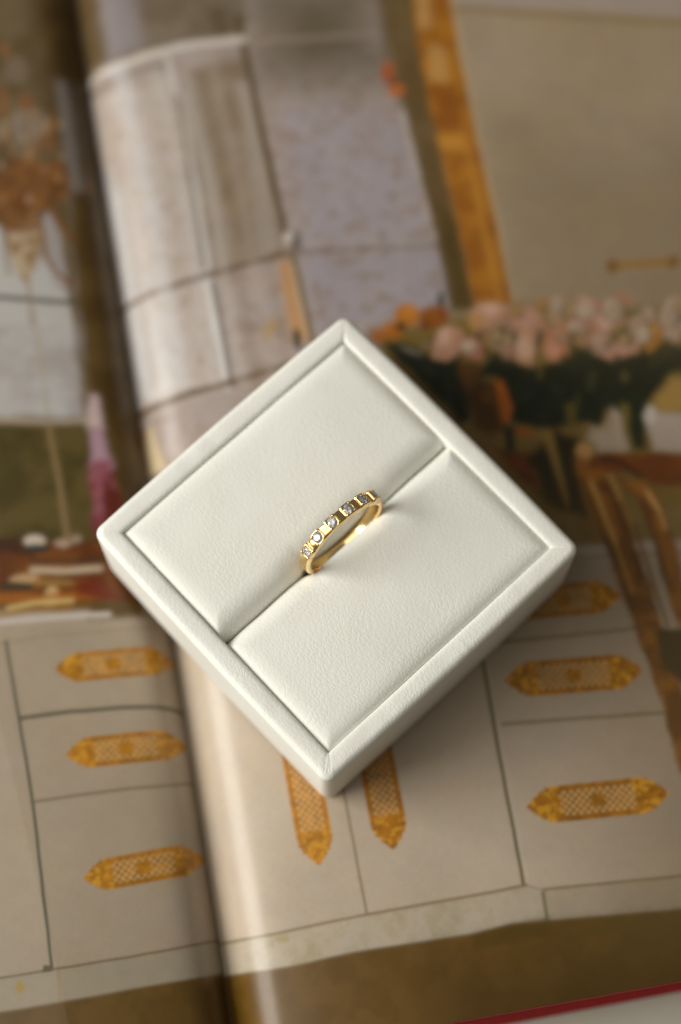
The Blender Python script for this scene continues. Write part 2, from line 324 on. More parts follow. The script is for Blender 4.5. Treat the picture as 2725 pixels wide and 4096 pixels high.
 ('line','R',(214,196,176),0.3,0.6,0.38,[(34.1,50.6),(34.2,46.9),(34.3,43.3),(34.4,39.6),(34.5,36.0)]),
 ('area','R',(70,62,38),0.61,1.0,None,[(37.1,55.3),(36.8,54.0),(36.2,53.2),(35.5,52.9),(35.0,53.4),(34.7,54.4),(34.8,55.7),(35.2,56.9),(35.7,57.8),(36.4,58.0),(36.9,57.6),(37.2,56.5)]),
 ('area','R',(206,196,184),0.46,1.0,None,[(35.4,56.6),(35.1,56.0),(34.7,55.7),(34.1,55.6),(33.6,55.9),(33.3,56.4),(33.2,57.0),(33.5,57.5),(33.9,57.9),(34.5,58.0),(35.0,57.7),(35.3,57.2)]),
 ('line','R',(140,116,82),0.38,1.0,0.68,[(31.1,53.9),(36.2,53.6)]),
 ('area','R',(52,52,42),0.53,1.0,None,[(33.4,35.3),(33.3,34.2),(33.0,33.3),(32.6,33.0),(32.2,33.3),(31.9,34.1),(31.7,35.3),(31.8,36.4),(32.1,37.3),(32.5,37.6),(32.9,37.3),(33.3,36.5)]),
 ('area','R',(176,138,70),0.91,0.6,None,[(28.7,37.6),(27.9,36.5),(27.1,35.9),(26.4,35.9),(26.1,36.5),(26.2,37.6),(26.7,38.8),(27.4,39.9),(28.2,40.5),(28.9,40.5),(29.2,39.9),(29.2,38.8)]),
 ('area','R',(164,155,161),3.42,0.8,('spots',(136,112,90),0.6,2.0),[(37.2,85.5),(40.7,84.7),(44.1,83.9),(47.6,83.2),(51.1,82.5),(54.6,81.7),(58.1,81.0),(61.6,80.3),(61.9,76.4),(62.1,72.6),(62.3,68.9),(62.5,65.1),(62.7,61.4),(62.9,57.7),(63.2,54.0),(63.4,50.3),(59.3,50.8),(55.2,51.2),(51.1,51.6),(47.0,52.0),(43.4,52.6),(39.8,53.1),(36.2,53.6),(36.3,57.5),(36.4,61.5),(36.5,65.4),(36.7,69.4),(36.8,73.3),(36.9,77.4),(37.0,81.4)]),
 ('area','R',(160,151,157),1.37,0.9,('spots',(134,112,90),0.6,2.0),[(36.4,52.2),(39.7,51.8),(43.1,51.4),(46.5,50.9),(49.9,50.5),(53.3,50.1),(56.7,49.7),(60.1,49.3),(63.5,48.9),(63.4,45.1),(63.2,41.2),(63.0,37.4),(59.2,37.2),(55.3,36.9),(51.4,36.7),(47.6,36.4),(43.9,36.2),(40.2,35.9),(36.5,35.7),(36.5,39.8),(36.4,43.9),(36.4,48.0)]),
 ('line','R',(206,196,190),0.23,0.85,0.53,[(61.1,79.6),(61.3,75.2),(61.5,71.0),(61.7,66.7),(61.9,62.9),(62.1,59.1),(62.3,55.3),(62.5,51.6)]),
 ('line','R',(110,100,88),0.3,0.6,0.38,[(63.0,50.4),(62.9,46.1),(62.9,41.8),(62.9,37.5)]),
 ('area','R',(112,90,58),0.8,1.0,('mottle',(92,72,42),0.6,5),[(61.3,111.3),(65.5,110.6),(69.8,109.9),(69.5,105.5),(69.3,101.2),(69.0,96.9),(68.7,92.6),(68.5,88.3),(68.2,84.1),(67.9,79.8),(67.7,75.7),(67.4,71.5),(67.4,67.5),(67.4,63.4),(67.5,59.4),(67.5,55.5),(67.5,51.5),(67.5,47.5),(67.5,43.5),(67.4,39.5),(67.4,35.6),(62.8,36.4),(62.8,40.1),(62.7,43.8),(62.6,47.6),(62.6,51.3),(62.5,55.1),(62.4,59.0),(62.3,62.8),(62.1,66.6),(62.0,70.5),(61.8,74.4),(61.7,78.3),(61.6,82.2),(61.4,87.2),(61.3,92.1),(61.2,97.2),(61.2,101.8),(61.3,106.6)]),
 ('area','R',(78,62,26),1.82,0.8,None,[(64.1,58.7),(67.3,55.3),(67.4,51.3),(67.4,47.3),(67.4,43.4),(67.4,39.5),(67.4,35.6),(63.2,36.3),(63.3,40.0),(63.5,43.7),(63.6,47.4),(63.8,51.1),(63.9,54.9)]),
 ('area','R',(172,92,48),0.68,1.0,None,[(61.2,88.7),(60.8,87.6),(60.2,86.8),(59.5,86.6),(59.0,87.0),(58.7,87.9),(58.8,89.1),(59.1,90.2),(59.7,91.0),(60.4,91.2),(60.9,90.8),(61.2,89.9)]),
 ('area','R',(120,64,34),0.46,1.0,None,[(61.1,86.2),(60.9,85.7),(60.5,85.3),(60.1,85.2),(59.7,85.4),(59.5,85.9),(59.5,86.5),(59.7,87.1),(60.1,87.4),(60.5,87.5),(60.9,87.3),(61.1,86.8)]),
 ('area','R',(184,106,54),0.61,1.0,None,[(62.5,84.2),(62.2,83.5),(61.5,83.0),(60.6,83.0),(59.9,83.3),(59.4,84.0),(59.3,84.8),(59.7,85.5),(60.3,86.0),(61.2,86.0),(62.0,85.7),(62.5,85.0)]),
 ('line','R',(92,72,50),0.38,0.7,0.53,[(60.9,105.3),(60.6,100.6),(60.4,96.0),(60.1,91.3)]),
 ('line','R',(112,92,66),0.3,0.8,0.38,[(60.8,83.1),(60.8,79.6)]),
 ('area','R',(172,112,34),0.68,1.0,('mottle',(140,82,22),0.7,3.2),[(68.1,110.2),(72.1,109.5),(76.1,108.9),(75.8,104.6),(75.6,100.3),(75.4,96.1),(75.1,91.8),(75.1,87.9),(75.1,83.9),(75.0,80.0),(75.0,76.1),(75.0,72.2),(74.9,68.3),(75.0,63.9),(75.0,59.5),(75.0,55.1),(75.1,50.7),(75.0,46.9),(75.0,43.0),(74.9,39.2),(74.9,35.4),(71.2,35.9),(67.4,36.3),(67.4,40.1),(67.4,43.9),(67.5,47.7),(67.5,51.5),(67.4,55.5),(67.3,59.5),(67.2,63.5),(67.1,67.5),(67.0,71.6),(67.0,75.7),(66.9,79.8),(66.9,83.9),(66.9,88.0),(66.9,92.2),(67.2,96.7),(67.5,101.1),(67.8,105.7)]),
 ('area','R',(196,152,88),1.14,0.7,None,[(69.0,93.8),(72.5,92.3),(72.1,88.4),(71.7,84.5),(67.8,85.1),(68.4,89.5)]),
 ('area','R',(198,160,104),1.37,0.6,None,[(68.6,108.1),(71.2,107.6),(71.1,102.6),(71.1,97.5),(68.3,97.0),(68.4,102.5)]),
 ('area','R',(136,76,24),1.14,0.75,None,[(67.6,84.2),(72.4,83.8),(72.4,78.7),(72.3,73.6),(67.7,74.4),(67.7,79.2)]),
 ('area','R',(206,146,62),1.03,0.7,None,[(67.2,72.7),(72.0,72.7),(72.2,69.3),(67.5,69.6)]),
 ('line','R',(196,138,52),0.61,0.6,1.06,[(72.3,69.7),(72.3,65.5),(72.2,61.3),(72.2,57.1),(72.2,53.0),(72.1,48.9),(72.2,44.8),(72.2,40.8),(72.3,36.8)]),
 ('line','R',(136,78,20),0.53,0.5,0.68,[(68.8,67.4),(68.8,62.9),(68.8,58.4),(68.8,53.9),(68.8,49.4),(68.7,45.4),(68.6,41.4),(68.6,37.4)]),
 ('line','R',(186,164,128),0.46,1.0,0.99,[(76.4,108.8),(76.2,104.5),(75.9,100.2),(75.7,96.0),(75.5,91.8),(75.4,87.8),(75.4,83.8),(75.4,79.9),(75.3,76.0),(75.3,72.1),(75.3,68.3),(75.3,63.8),(75.3,59.4),(75.4,55.0),(75.4,50.7),(75.4,46.8),(75.3,43.0),(75.3,39.2),(75.2,35.4)]),
 ('area','R',(168,149,126),0.68,1.0,('mottle',(154,134,104),0.5,22),[(77.0,108.7),(80.5,108.1),(84.1,107.6),(87.7,107.0),(91.2,106.4),(94.8,105.8),(98.4,105.2),(101.9,104.7),(105.5,104.1),(109.1,103.5),(112.7,102.9),(116.3,102.3),(119.8,101.8),(123.4,101.2),(127.0,100.6),(130.6,100.0),(134.2,99.5),(137.8,98.9),(141.4,98.3),(145.0,97.7),(148.6,97.1),(152.2,96.6),(151.2,92.5),(150.1,88.5),(149.1,84.5),(148.1,80.5),(147.1,76.6),(146.1,72.7),(145.1,68.8),(144.1,64.9),(143.2,61.1),(142.2,57.3),(141.2,53.5),(140.3,49.7),(139.3,45.9),(138.4,42.2),(137.4,38.5),(136.5,34.8),(135.6,31.2),(134.7,27.5),(133.7,23.9),(132.8,20.3),(129.4,20.9),(126.0,21.5),(122.5,22.0),(119.1,22.6),(115.7,23.2),(112.3,23.7),(108.8,24.3),(105.4,24.9),(102.0,25.4),(98.6,26.0),(95.2,26.6),(91.8,27.1),(88.4,27.7),(84.9,28.3),(81.5,28.9),(78.1,29.4),(74.7,30.0),(74.9,34.1),(75.1,38.2),(75.3,42.3),(75.5,46.4),(75.7,50.6),(75.7,55.0),(75.7,59.3),(75.6,63.8),(75.6,68.2),(75.7,72.1),(75.7,75.9),(75.8,79.8),(75.9,83.8),(75.9,87.7),(76.0,91.7),(76.2,95.9),(76.5,100.2),(76.7,104.4)]),
 ('area','R',(166,150,138),0.91,1.0,None,[(77.0,108.7),(80.5,108.1),(84.1,107.6),(87.7,107.0),(91.2,106.4),(94.8,105.8),(98.4,105.2),(101.9,104.7),(105.5,104.1),(109.1,103.5),(112.7,102.9),(116.3,102.3),(119.8,101.8),(123.4,101.2),(127.0,100.6),(130.6,100.0),(134.2,99.5),(137.8,98.9),(141.4,98.3),(145.0,97.7),(148.6,97.1),(152.2,96.6),(150.7,90.9),(149.3,85.3),(145.7,86.1),(142.2,86.9),(138.6,87.7),(135.0,88.5),(131.5,89.2),(127.9,90.0),(124.3,90.8),(120.8,91.6),(116.9,92.5),(113.1,93.4),(109.3,94.3),(105.4,95.2),(101.6,96.1),(97.8,97.0),(94.2,97.8),(90.5,98.6),(86.9,99.5),(83.3,100.3),(79.6,101.1),(76.0,102.0)]),
 ('line','R',(140,120,84),0.61,0.8,1.37,[(76.1,100.7),(79.7,99.9),(83.3,99.0),(86.8,98.2),(90.4,97.3),(93.9,96.5),(97.5,95.6),(101.3,94.7),(105.1,93.8),(109.0,92.9),(112.8,92.0),(116.6,91.1),(120.4,90.3),(124.0,89.5),(127.6,88.7),(131.1,87.8),(134.7,87.0),(138.3,86.2),(141.8,85.4),(145.4,84.6),(148.9,83.8)]),
 ('line','R',(170,124,58),0.46,1.0,1.67,[(95.1,40.2),(99.2,39.8),(103.2,39.5),(107.3,39.1)]),
 ('area','R',(136,92,34),0.46,1.0,None,[(96.5,40.0),(96.2,39.3),(95.6,38.8),(95.0,38.7),(94.4,39.0),(94.0,39.6),(94.0,40.4),(94.3,41.1),(94.9,41.5),(95.6,41.6),(96.2,41.3),(96.5,40.7)]),
 ('area','R',(140,96,36),0.46,1.0,None,[(108.3,38.9),(108.0,38.3),(107.4,37.9),(106.8,37.8),(106.3,38.1),(106.0,38.6),(106.0,39.3),(106.3,40.0),(106.8,40.4),(107.4,40.5),(108.0,40.2),(108.3,39.6)]),
 ('area','R',(132,108,56),1.82,1.0,('mottle',(112,88,40),0.6,5),[(75.4,35.4),(78.8,34.7),(82.2,34.0),(85.7,33.3),(89.1,32.6),(92.5,32.0),(95.9,31.3),(99.4,30.6),(102.8,29.9),(106.2,29.2),(109.7,28.6),(113.1,27.9),(116.5,27.2),(120.0,26.5),(123.4,25.9),(126.8,25.2),(130.3,24.5),(133.7,23.8),(132.8,20.2),(131.9,16.6),(131.0,13.0),(130.1,9.4),(129.2,5.9),(128.3,2.4),(127.4,-1.1),(126.5,-4.6),(125.6,-8.1),(124.7,-11.5),(123.9,-15.0),(123.0,-18.4),(122.2,-21.7),(121.3,-25.1),(118.2,-24.4),(115.0,-23.7),(111.9,-22.9),(108.8,-22.2),(105.6,-21.5),(102.5,-20.8),(99.4,-20.1),(96.2,-19.4),(93.1,-18.6),(90.0,-17.9),(86.8,-17.2),(83.7,-16.5),(80.6,-15.8),(77.4,-15.0),(74.3,-14.3),(71.2,-13.6),(68.0,-12.9),(64.9,-12.2),(62.9,-9.4),(60.9,-6.6),(58.9,-3.8),(56.9,-0.9),(54.9,1.9),(52.9,4.8),(50.8,7.6),(48.8,10.5),(46.8,13.4),(46.8,16.9),(46.9,20.4),(47.0,23.9),(47.1,27.5),(47.2,31.1),(47.3,34.7),(50.8,34.8),(54.3,34.8),(57.8,34.9),(61.3,35.0),(64.8,35.1),(68.3,35.2),(71.9,35.3)]),
 ('area','R',(36,42,26),0.8,1.0,('mottle',(26,29,19),0.7,3),[(45.9,34.6),(47.0,32.2),(52.3,30.9),(57.2,27.5),(62.1,26.7),(62.6,23.3),(65.4,23.2),(69.1,25.9),(73.0,23.6),(76.5,21.7),(82.2,22.5),(85.1,24.9),(88.1,23.0),(91.0,21.0),(95.5,21.5),(101.8,23.0),(105.5,20.9),(109.2,18.8),(113.0,17.7),(116.7,16.7),(116.2,14.7),(112.0,15.4),(107.7,16.1),(103.5,16.8),(100.6,16.0),(98.1,13.5),(95.5,11.0),(94.4,6.7),(93.2,2.4),(90.2,2.9),(90.1,9.5),(87.8,11.5),(85.4,7.8),(83.5,9.8),(77.8,9.1),(74.0,9.7),(69.8,12.1),(69.2,18.8),(68.2,21.5),(65.1,21.6),(63.5,17.5),(61.9,13.4),(59.9,12.9),(58.2,16.5),(56.3,19.5),(54.3,22.5),(52.4,25.5),(50.4,28.5),(48.5,31.6)]),
 ('area','R',(60,62,34),0.61,0.8,None,[(87.3,17.2),(86.7,16.1),(86.0,15.4),(85.4,15.3),(85.1,15.8),(85.1,16.7),(85.4,17.9),(86.0,19.0),(86.6,19.8),(87.2,19.9),(87.6,19.4),(87.6,18.4)]),
 ('area','R',(92,82,44),0.61,0.8,None,[(93.4,17.2),(93.2,16.6),(92.8,16.2),(92.3,16.2),(92.0,16.4),(91.7,16.9),(91.8,17.5),(92.0,18.1),(92.4,18.5),(92.9,18.6),(93.3,18.3),(93.5,17.9)]),
 ('area','R',(52,56,34),0.61,0.8,None,[(80.5,15.8),(80.1,15.8),(79.6,16.1),(79.1,16.7),(78.7,17.4),(78.5,17.9),(78.6,18.3),(78.9,18.3),(79.4,18.0),(79.9,17.4),(80.4,16.8),(80.5,16.2)]),
 ('area','R',(46,50,30),0.61,0.8,None,[(74.9,17.2),(74.8,16.8),(74.2,16.3),(73.3,15.8),(72.3,15.5),(71.6,15.5),(71.2,15.8),(71.4,16.2),(72.0,16.7),(72.9,17.2),(73.8,17.4),(74.6,17.5)]),
 ('area','R',(66,62,34),0.61,0.8,None,[(82.9,13.0),(82.2,11.7),(81.5,10.9),(81.0,10.7),(80.8,11.2),(81.1,12.2),(81.6,13.6),(82.3,14.8),(83.0,15.7),(83.5,15.9),(83.7,15.4),(83.4,14.3)]),
 ('area','R',(50,54,36),0.61,0.8,None,[(57.5,23.2),(57.1,23.2),(56.4,23.6),(55.8,24.3),(55.2,25.2),(55.0,25.9),(55.0,26.3),(55.4,26.3),(56.1,25.9),(56.7,25.2),(57.3,24.4),(57.5,23.6)]),
 ('area','R',(50,44,24),0.61,0.8,None,[(59.9,20.4),(59.6,19.2),(59.2,18.3),(58.9,18.1),(58.7,18.4),(58.7,19.3),(58.8,20.6),(59.1,21.8),(59.5,22.6),(59.8,22.9),(60.0,22.5),(60.1,21.6)]),
 ('area','R',(54,56,30),0.61,0.8,None,[(100.5,19.6),(100.4,19.2),(99.8,18.8),(99.0,18.6),(98.3,18.5),(97.7,18.6),(97.4,18.9),(97.6,19.3),(98.1,19.6),(98.9,19.9),(99.7,20.0),(100.3,19.8)]),
 ('area','R',(96,84,40),0.61,0.8,None,[(77.7,20.7),(77.4,19.9),(77.1,19.4),(76.8,19.2),(76.6,19.4),(76.5,20.1),(76.6,20.9),(76.8,21.7),(77.2,22.3),(77.5,22.4),(77.7,22.2),(77.8,21.5)]),
 ('area','R',(56,60,36),0.61,0.8,None,[(71.6,23.0),(71.3,22.9),(70.9,23.0),(70.4,23.2),(69.9,23.6),(69.6,23.9),(69.6,24.2),(69.8,24.3),(70.3,24.2),(70.8,23.9),(71.3,23.6),(71.6,23.2)]),
 ('area','R',(98,66,28),0.91,1.0,('mottle',(62,42,18),0.8,3),[(61.9,25.5),(66.2,25.2),(65.0,21.2),(68.0,20.7),(69.6,18.7),(69.3,15.1),(68.9,11.4),(65.4,9.5),(62.7,11.6),(62.1,18.3),(62.0,21.9)]),
 ('area','R',(112,58,22),0.91,1.0,('mottle',(74,36,14),0.8,3),[(65.0,7.5),(68.6,6.1),(72.0,5.5),(72.5,0.2),(72.0,-3.8),(69.9,-1.0),(67.8,1.8)]),
 ('area','R',(48,42,20),0.91,1.0,('mottle',(34,28,14),0.7,3),[(71.4,4.4),(74.2,6.8),(77.1,9.2),(81.3,6.8),(79.4,1.8),(79.9,-3.1),(79.9,-8.7),(76.9,-8.2),(72.6,-4.7),(72.3,1.0)]),
 ('area','R',(168,92,30),0.38,1.0,None,[(68.0,20.7),(69.6,20.6),(70.5,14.8),(69.0,11.6),(68.0,12.4),(68.0,16.5)]),
 ('area','R',(34,40,30),0.68,1.0,None,[(67.7,11.2),(69.7,11.3),(69.2,6.8),(67.5,6.1)]),
 ('area','R',(160,86,32),0.46,1.0,None,[(73.4,9.1),(73.0,8.9),(72.3,8.8),(71.5,9.0),(70.7,9.4),(70.1,9.8),(70.0,10.2),(70.4,10.5),(71.1,10.6),(71.9,10.4),(72.7,10.0),(73.3,9.6)]),
 ('area','R',(110,78,36),0.53,1.0,None,[(66.3,9.8),(66.1,9.3),(65.7,9.0),(65.3,8.9),(64.9,9.1),(64.7,9.5),(64.7,10.1),(64.9,10.6),(65.3,10.9),(65.7,11.0),(66.1,10.7),(66.3,10.3)]),
 ('area','R',(140,112,58),0.38,1.0,None,[(74.7,9.2),(76.8,9.2),(76.9,4.9),(77.0,0.5),(77.1,-3.8),(76.5,-7.4),(75.8,-0.8),(75.3,4.2)]),
 ('area','R',(108,90,44),0.8,0.7,None,[(80.3,13.6),(81.9,13.3),(81.6,8.4),(79.9,7.9)]),
 ('area','R',(176,158,138),0.68,1.0,('mottle',(150,128,92),0.5,3),[(82.7,6.6),(84.4,8.8),(86.1,7.7),(89.0,11.7),(90.3,10.3),(90.3,6.4),(90.2,2.5),(85.1,2.7)]),
 ('area','R',(132,112,52),0.68,0.8,None,[(90.6,11.9),(92.1,11.6),(91.5,7.2),(90.9,2.8),(90.2,2.6),(90.4,7.2)]),
 ('area','R',(166,132,70),0.8,1.0,None,[(97.4,12.4),(101.8,15.8),(104.8,14.5),(107.9,13.1),(111.6,12.1),(115.4,11.1),(114.4,7.1),(110.9,7.5),(107.5,8.0),(104.0,8.5),(100.6,9.0),(97.2,9.4)]),
 ('area','R',(176,160,146),0.68,1.0,None,[(94.6,9.1),(96.3,11.1),(97.5,9.0),(100.9,8.6),(104.2,8.1),(107.6,7.7),(111.0,7.2),(114.3,6.7),(113.4,2.7),(112.4,-1.3),(108.9,-0.7),(105.4,-0.1),(101.9,0.4),(98.5,1.0),(95.0,1.6),(94.8,5.3)]),
 ('area','R',(196,184,172),0.53,1.0,None,[(96.9,8.7),(96.6,7.8),(96.0,7.1),(95.4,6.9),(94.9,7.3),(94.7,8.1),(94.8,9.1),(95.2,10.1),(95.7,10.7),(96.3,10.9),(96.8,10.6),(97.0,9.8)]),
 ('area','R',(122,64,24),0.68,1.0,('mottle',(92,42,14),0.6,5),[(79.5,2.2),(85.9,2.8),(89.2,2.2),(92.5,1.7),(95.8,1.2),(99.1,0.6),(102.4,0.1),(105.7,-0.5),(109.0,-1.0),(112.3,-1.6),(111.5,-4.9),(110.7,-8.3),(107.3,-7.6),(104.0,-6.9),(100.6,-6.2),(97.3,-5.5),(93.9,-4.8),(89.6,-1.7),(85.4,-1.2),(81.2,-0.7)]),
 ('area','R',(194,146,90),0.53,1.0,None,[(83.3,3.1),(82.7,2.5),(81.9,2.3),(81.1,2.6),(80.5,3.2),(80.2,4.0),(80.5,4.8),(81.1,5.4),(81.9,5.6),(82.7,5.3),(83.3,4.7),(83.6,3.9)]),
 ('area','R',(150,96,40),0.53,1.0,None,[(82.6,1.3),(82.3,0.7),(81.6,0.4),(80.9,0.4),(80.1,0.7),(79.7,1.2),(79.6,1.8),(79.9,2.4),(80.6,2.7),(81.4,2.7),(82.1,2.4),(82.5,1.9)]),
 ('line','R',(46,28,16),0.46,0.85,1.06,[(84.9,2.1),(88.2,0.8),(91.3,-2.6)]),
 ('area','R',(176,110,38),0.53,1.0,None,[(56.5,36.1),(56.0,35.0),(54.9,34.3),(53.7,34.1),(52.6,34.7),(51.8,35.7),(51.7,37.0),(52.3,38.1),(53.3,38.8),(54.6,38.9),(55.7,38.4),(56.4,37.4)]),
 ('area','R',(164,96,32),0.53,1.0,None,[(52.9,33.6),(52.4,32.7),(51.6,32.2),(50.5,32.1),(49.6,32.5),(49.0,33.3),(48.9,34.3),(49.3,35.1),(50.2,35.7),(51.2,35.7),(52.2,35.3),(52.8,34.5)]),
 ('area','R',(142,82,28),0.53,1.0,None,[(61.9,35.0),(61.3,33.9),(60.1,33.2),(58.6,33.2),(57.3,33.7),(56.4,34.7),(56.2,36.0),(56.8,37.1),(58.0,37.7),(59.5,37.8),(60.9,37.2),(61.8,36.2)]),
 ('area','R',(158,96,40),0.53,1.0,None,[(49.5,33.1),(49.2,32.4),(48.6,32.0),(47.8,32.0),(47.0,32.3),(46.6,32.9),(46.5,33.6),(46.8,34.3),(47.5,34.7),(48.3,34.7),(49.0,34.4),(49.5,33.8)]),
 ('area','R',(194,126,50),0.53,0.8,None,[(56.0,37.1),(55.7,36.5),(55.1,36.1),(54.4,36.1),(53.8,36.3),(53.4,36.9),(53.4,37.5),(53.6,38.1),(54.2,38.5),(54.9,38.5),(55.5,38.3),(55.9,37.7)]),
 ('area','R',(112,60,22),0.53,0.8,None,[(58.5,33.7),(58.2,33.1),(57.6,32.7),(57.0,32.7),(56.3,32.9),(55.9,33.5),(55.9,34.1),(56.2,34.7),(56.7,35.1),(57.4,35.1),(58.0,34.8),(58.4,34.3)]),
 ('area','R',(64,46,24),0.46,1.0,None,[(53.7,34.3),(53.5,33.9),(53.1,33.6),(52.6,33.6),(52.1,33.8),(51.8,34.2),(51.7,34.6),(52.0,35.0),(52.4,35.2),(52.9,35.3),(53.4,35.1),(53.7,34.7)]),
 ('area','R',(128,68,22),0.53,0.8,None,[(62.3,36.0),(62.1,35.4),(61.6,35.0),(61.0,34.9),(60.4,35.2),(60.1,35.7),(60.0,36.4),(60.3,37.0),(60.8,37.4),(61.4,37.4),(62.0,37.2),(62.3,36.6)]),
 ('area','R',(186,112,40),0.46,0.7,None,[(50.8,34.6),(50.6,34.2),(50.2,34.0),(49.7,34.0),(49.3,34.2),(49.0,34.5),(48.9,34.9),(49.1,35.2),(49.5,35.4),(50.0,35.5),(50.4,35.3),(50.7,35.0)]),
 ('area','R',(36,44,30),0.38,1.0,None,[(60.8,40.1),(61.8,40.4),(61.6,37.4),(60.4,37.2)]),
 ('area','R',(160,150,128),0.38,0.7,None,[(55.6,27.9),(55.2,27.9),(54.4,28.3),(53.3,28.9),(52.4,29.6),(51.7,30.2),(51.5,30.5),(51.9,30.5),(52.7,30.2),(53.8,29.6),(54.7,28.9),(55.4,28.3)]),
 ('area','R',(150,140,118),0.38,0.5,None,[(57.1,29.7),(56.9,29.3),(56.6,29.1),(56.3,29.0),(56.0,29.2),(55.8,29.5),(55.7,29.9),(55.9,30.3),(56.2,30.5),(56.6,30.5),(56.9,30.4),(57.1,30.1)]),
 ('area','R',(204,158,132),0.38,1.0,('mottle',(182,130,104),0.6,2),[(57.3,27.0),(57.8,29.8),(59.7,32.5),(61.8,33.3),(64.0,31.8),(64.0,29.1),(62.0,27.1),(60.0,26.0)]),
 ('area','R',(216,176,152),0.53,0.8,None,[(61.7,31.0),(61.4,30.2),(60.8,29.7),(60.1,29.6),(59.5,29.9),(59.2,30.6),(59.1,31.4),(59.5,32.2),(60.1,32.7),(60.8,32.9),(61.4,32.5),(61.7,31.8)]),
 ('area','R',(188,140,108),0.53,0.8,None,[(60.1,28.4),(60.1,27.9),(59.7,27.3),(59.1,27.0),(58.4,26.8),(57.9,27.0),(57.6,27.4),(57.6,27.9),(57.9,28.4),(58.5,28.8),(59.2,29.0),(59.8,28.8)]),
 ('area','R',(176,122,98),0.53,0.7,None,[(63.3,28.9),(62.9,28.1),(62.4,27.5),(62.0,27.4),(61.7,27.8),(61.7,28.5),(62.0,29.4),(62.4,30.2),(62.8,30.8),(63.2,30.9),(63.5,30.5),(63.5,29.8)]),
 ('area','R',(188,128,106),0.38,1.0,('mottle',(160,98,76),0.6,2),[(63.5,30.3),(65.2,30.5),(67.3,28.4),(67.2,26.2),(65.8,25.2),(63.6,26.4)]),
 ('area','R',(204,146,126),0.53,0.7,None,[(66.4,28.3),(66.1,27.8),(65.6,27.5),(65.0,27.4),(64.5,27.7),(64.2,28.1),(64.1,28.7),(64.4,29.2),(64.9,29.5),(65.5,29.6),(66.0,29.3),(66.3,28.9)]),
 ('area','R',(150,92,66),0.46,0.7,None,[(64.1,27.2),(63.9,26.8),(63.6,26.5),(63.3,26.4),(63.0,26.6),(62.8,27.0),(62.8,27.4),(63.0,27.9),(63.3,28.2),(63.6,28.2),(63.9,28.0),(64.1,27.7)]),
 ('area','R',(196,150,122),0.68,1.0,('mottle',(172,122,94),0.6,2.4),[(65.6,34.6),(67.6,36.4),(70.9,36.8),(73.8,35.3),(76.8,34.4),(79.6,32.7),(80.0,30.0),(77.9,27.8),(75.6,22.5),(73.7,23.5),(71.0,25.6),(69.2,28.5),(66.5,30.8)]),
 ('area','R',(188,140,84),0.61,0.85,None,[(68.2,33.1),(67.8,32.0),(67.1,31.4),(66.4,31.2),(65.7,31.6),(65.4,32.5),(65.4,33.6),(65.8,34.6),(66.5,35.3),(67.2,35.5),(67.8,35.1),(68.2,34.2)]),
 ('area','R',(212,168,146),0.61,0.8,None,[(72.2,34.5),(71.8,33.8),(71.1,33.4),(70.2,33.3),(69.4,33.7),(68.9,34.3),(68.8,35.1),(69.1,35.8),(69.9,36.3),(70.8,36.3),(71.6,36.0),(72.1,35.3)]),
 ('area','R',(200,150,132),0.61,0.8,None,[(78.8,32.2),(78.2,31.2),(77.0,30.6),(75.6,30.6),(74.2,31.1),(73.4,32.0),(73.2,33.1),(73.8,34.1),(75.0,34.6),(76.4,34.7),(77.7,34.2),(78.6,33.3)]),
 ('area','R',(172,118,92),0.53,0.7,None,[(74.1,33.4),(73.6,32.7),(73.1,32.2),(72.7,32.2),(72.5,32.5),(72.5,33.2),(72.8,34.0),(73.2,34.7),(73.7,35.2),(74.1,35.2),(74.4,34.9),(74.3,34.2)]),
 ('area','R',(210,166,140),0.53,0.85,None,[(73.3,29.5),(72.8,28.6),(72.0,28.0),(71.1,27.9),(70.2,28.3),(69.7,29.1),(69.6,30.1),(70.0,31.0),(70.8,31.6),(71.8,31.7),(72.7,31.3),(73.2,30.4)]),
 ('area','R',(216,174,148),0.53,0.85,None,[(76.7,26.2),(76.5,25.1),(75.8,24.2),(75.0,23.9),(74.2,24.2),(73.6,25.0),(73.4,26.2),(73.7,27.3),(74.3,28.2),(75.2,28.5),(76.0,28.2),(76.5,27.4)]),
 ('area','R',(182,140,86),0.53,0.7,None,[(73.0,25.8),(72.5,25.5),(71.9,25.5),(71.3,25.9),(70.9,26.4),(70.8,27.1),(71.0,27.6),(71.5,27.9),(72.1,27.9),(72.7,27.6),(73.1,27.0),(73.2,26.4)]),
 ('area','R',(60,54,30),0.46,0.8,None,[(69.1,30.4),(69.1,29.8),(68.9,29.3),(68.6,29.1),(68.3,29.2),(68.0,29.6),(67.8,30.2),(67.8,30.8),(68.0,31.3),(68.3,31.5),(68.6,31.4),(68.9,31.0)]),
 ('area','R',(176,120,98),0.53,0.7,None,[(78.7,29.4),(78.4,28.8),(78.0,28.4),(77.5,28.3),(77.1,28.6),(76.8,29.1),(76.8,29.7),(77.1,30.3),(77.5,30.7),(78.0,30.8),(78.4,30.6),(78.7,30.0)]),
 ('area','R',(158,104,74),0.53,0.6,None,[(74.9,30.0),(74.7,29.6),(74.4,29.2),(74.1,29.2),(73.8,29.3),(73.7,29.7),(73.7,30.2),(73.9,30.7),(74.2,31.0),(74.5,31.1),(74.8,30.9),(74.9,30.5)]),
 ('area','R',(190,132,100),0.68,1.0,('mottle',(164,104,74),0.6,2),[(79.2,28.0),(81.3,31.1),(83.5,32.1),(85.4,31.3),(84.1,27.2),(82.9,23.2),(79.8,22.4),(78.2,24.6)]),
 ('area','R',(208,150,122),0.53,0.8,None,[(82.3,24.6),(81.9,23.8),(81.2,23.3),(80.4,23.2),(79.7,23.5),(79.2,24.2),(79.2,25.1),(79.6,25.9),(80.3,26.4),(81.1,26.5),(81.8,26.1),(82.2,25.4)]),
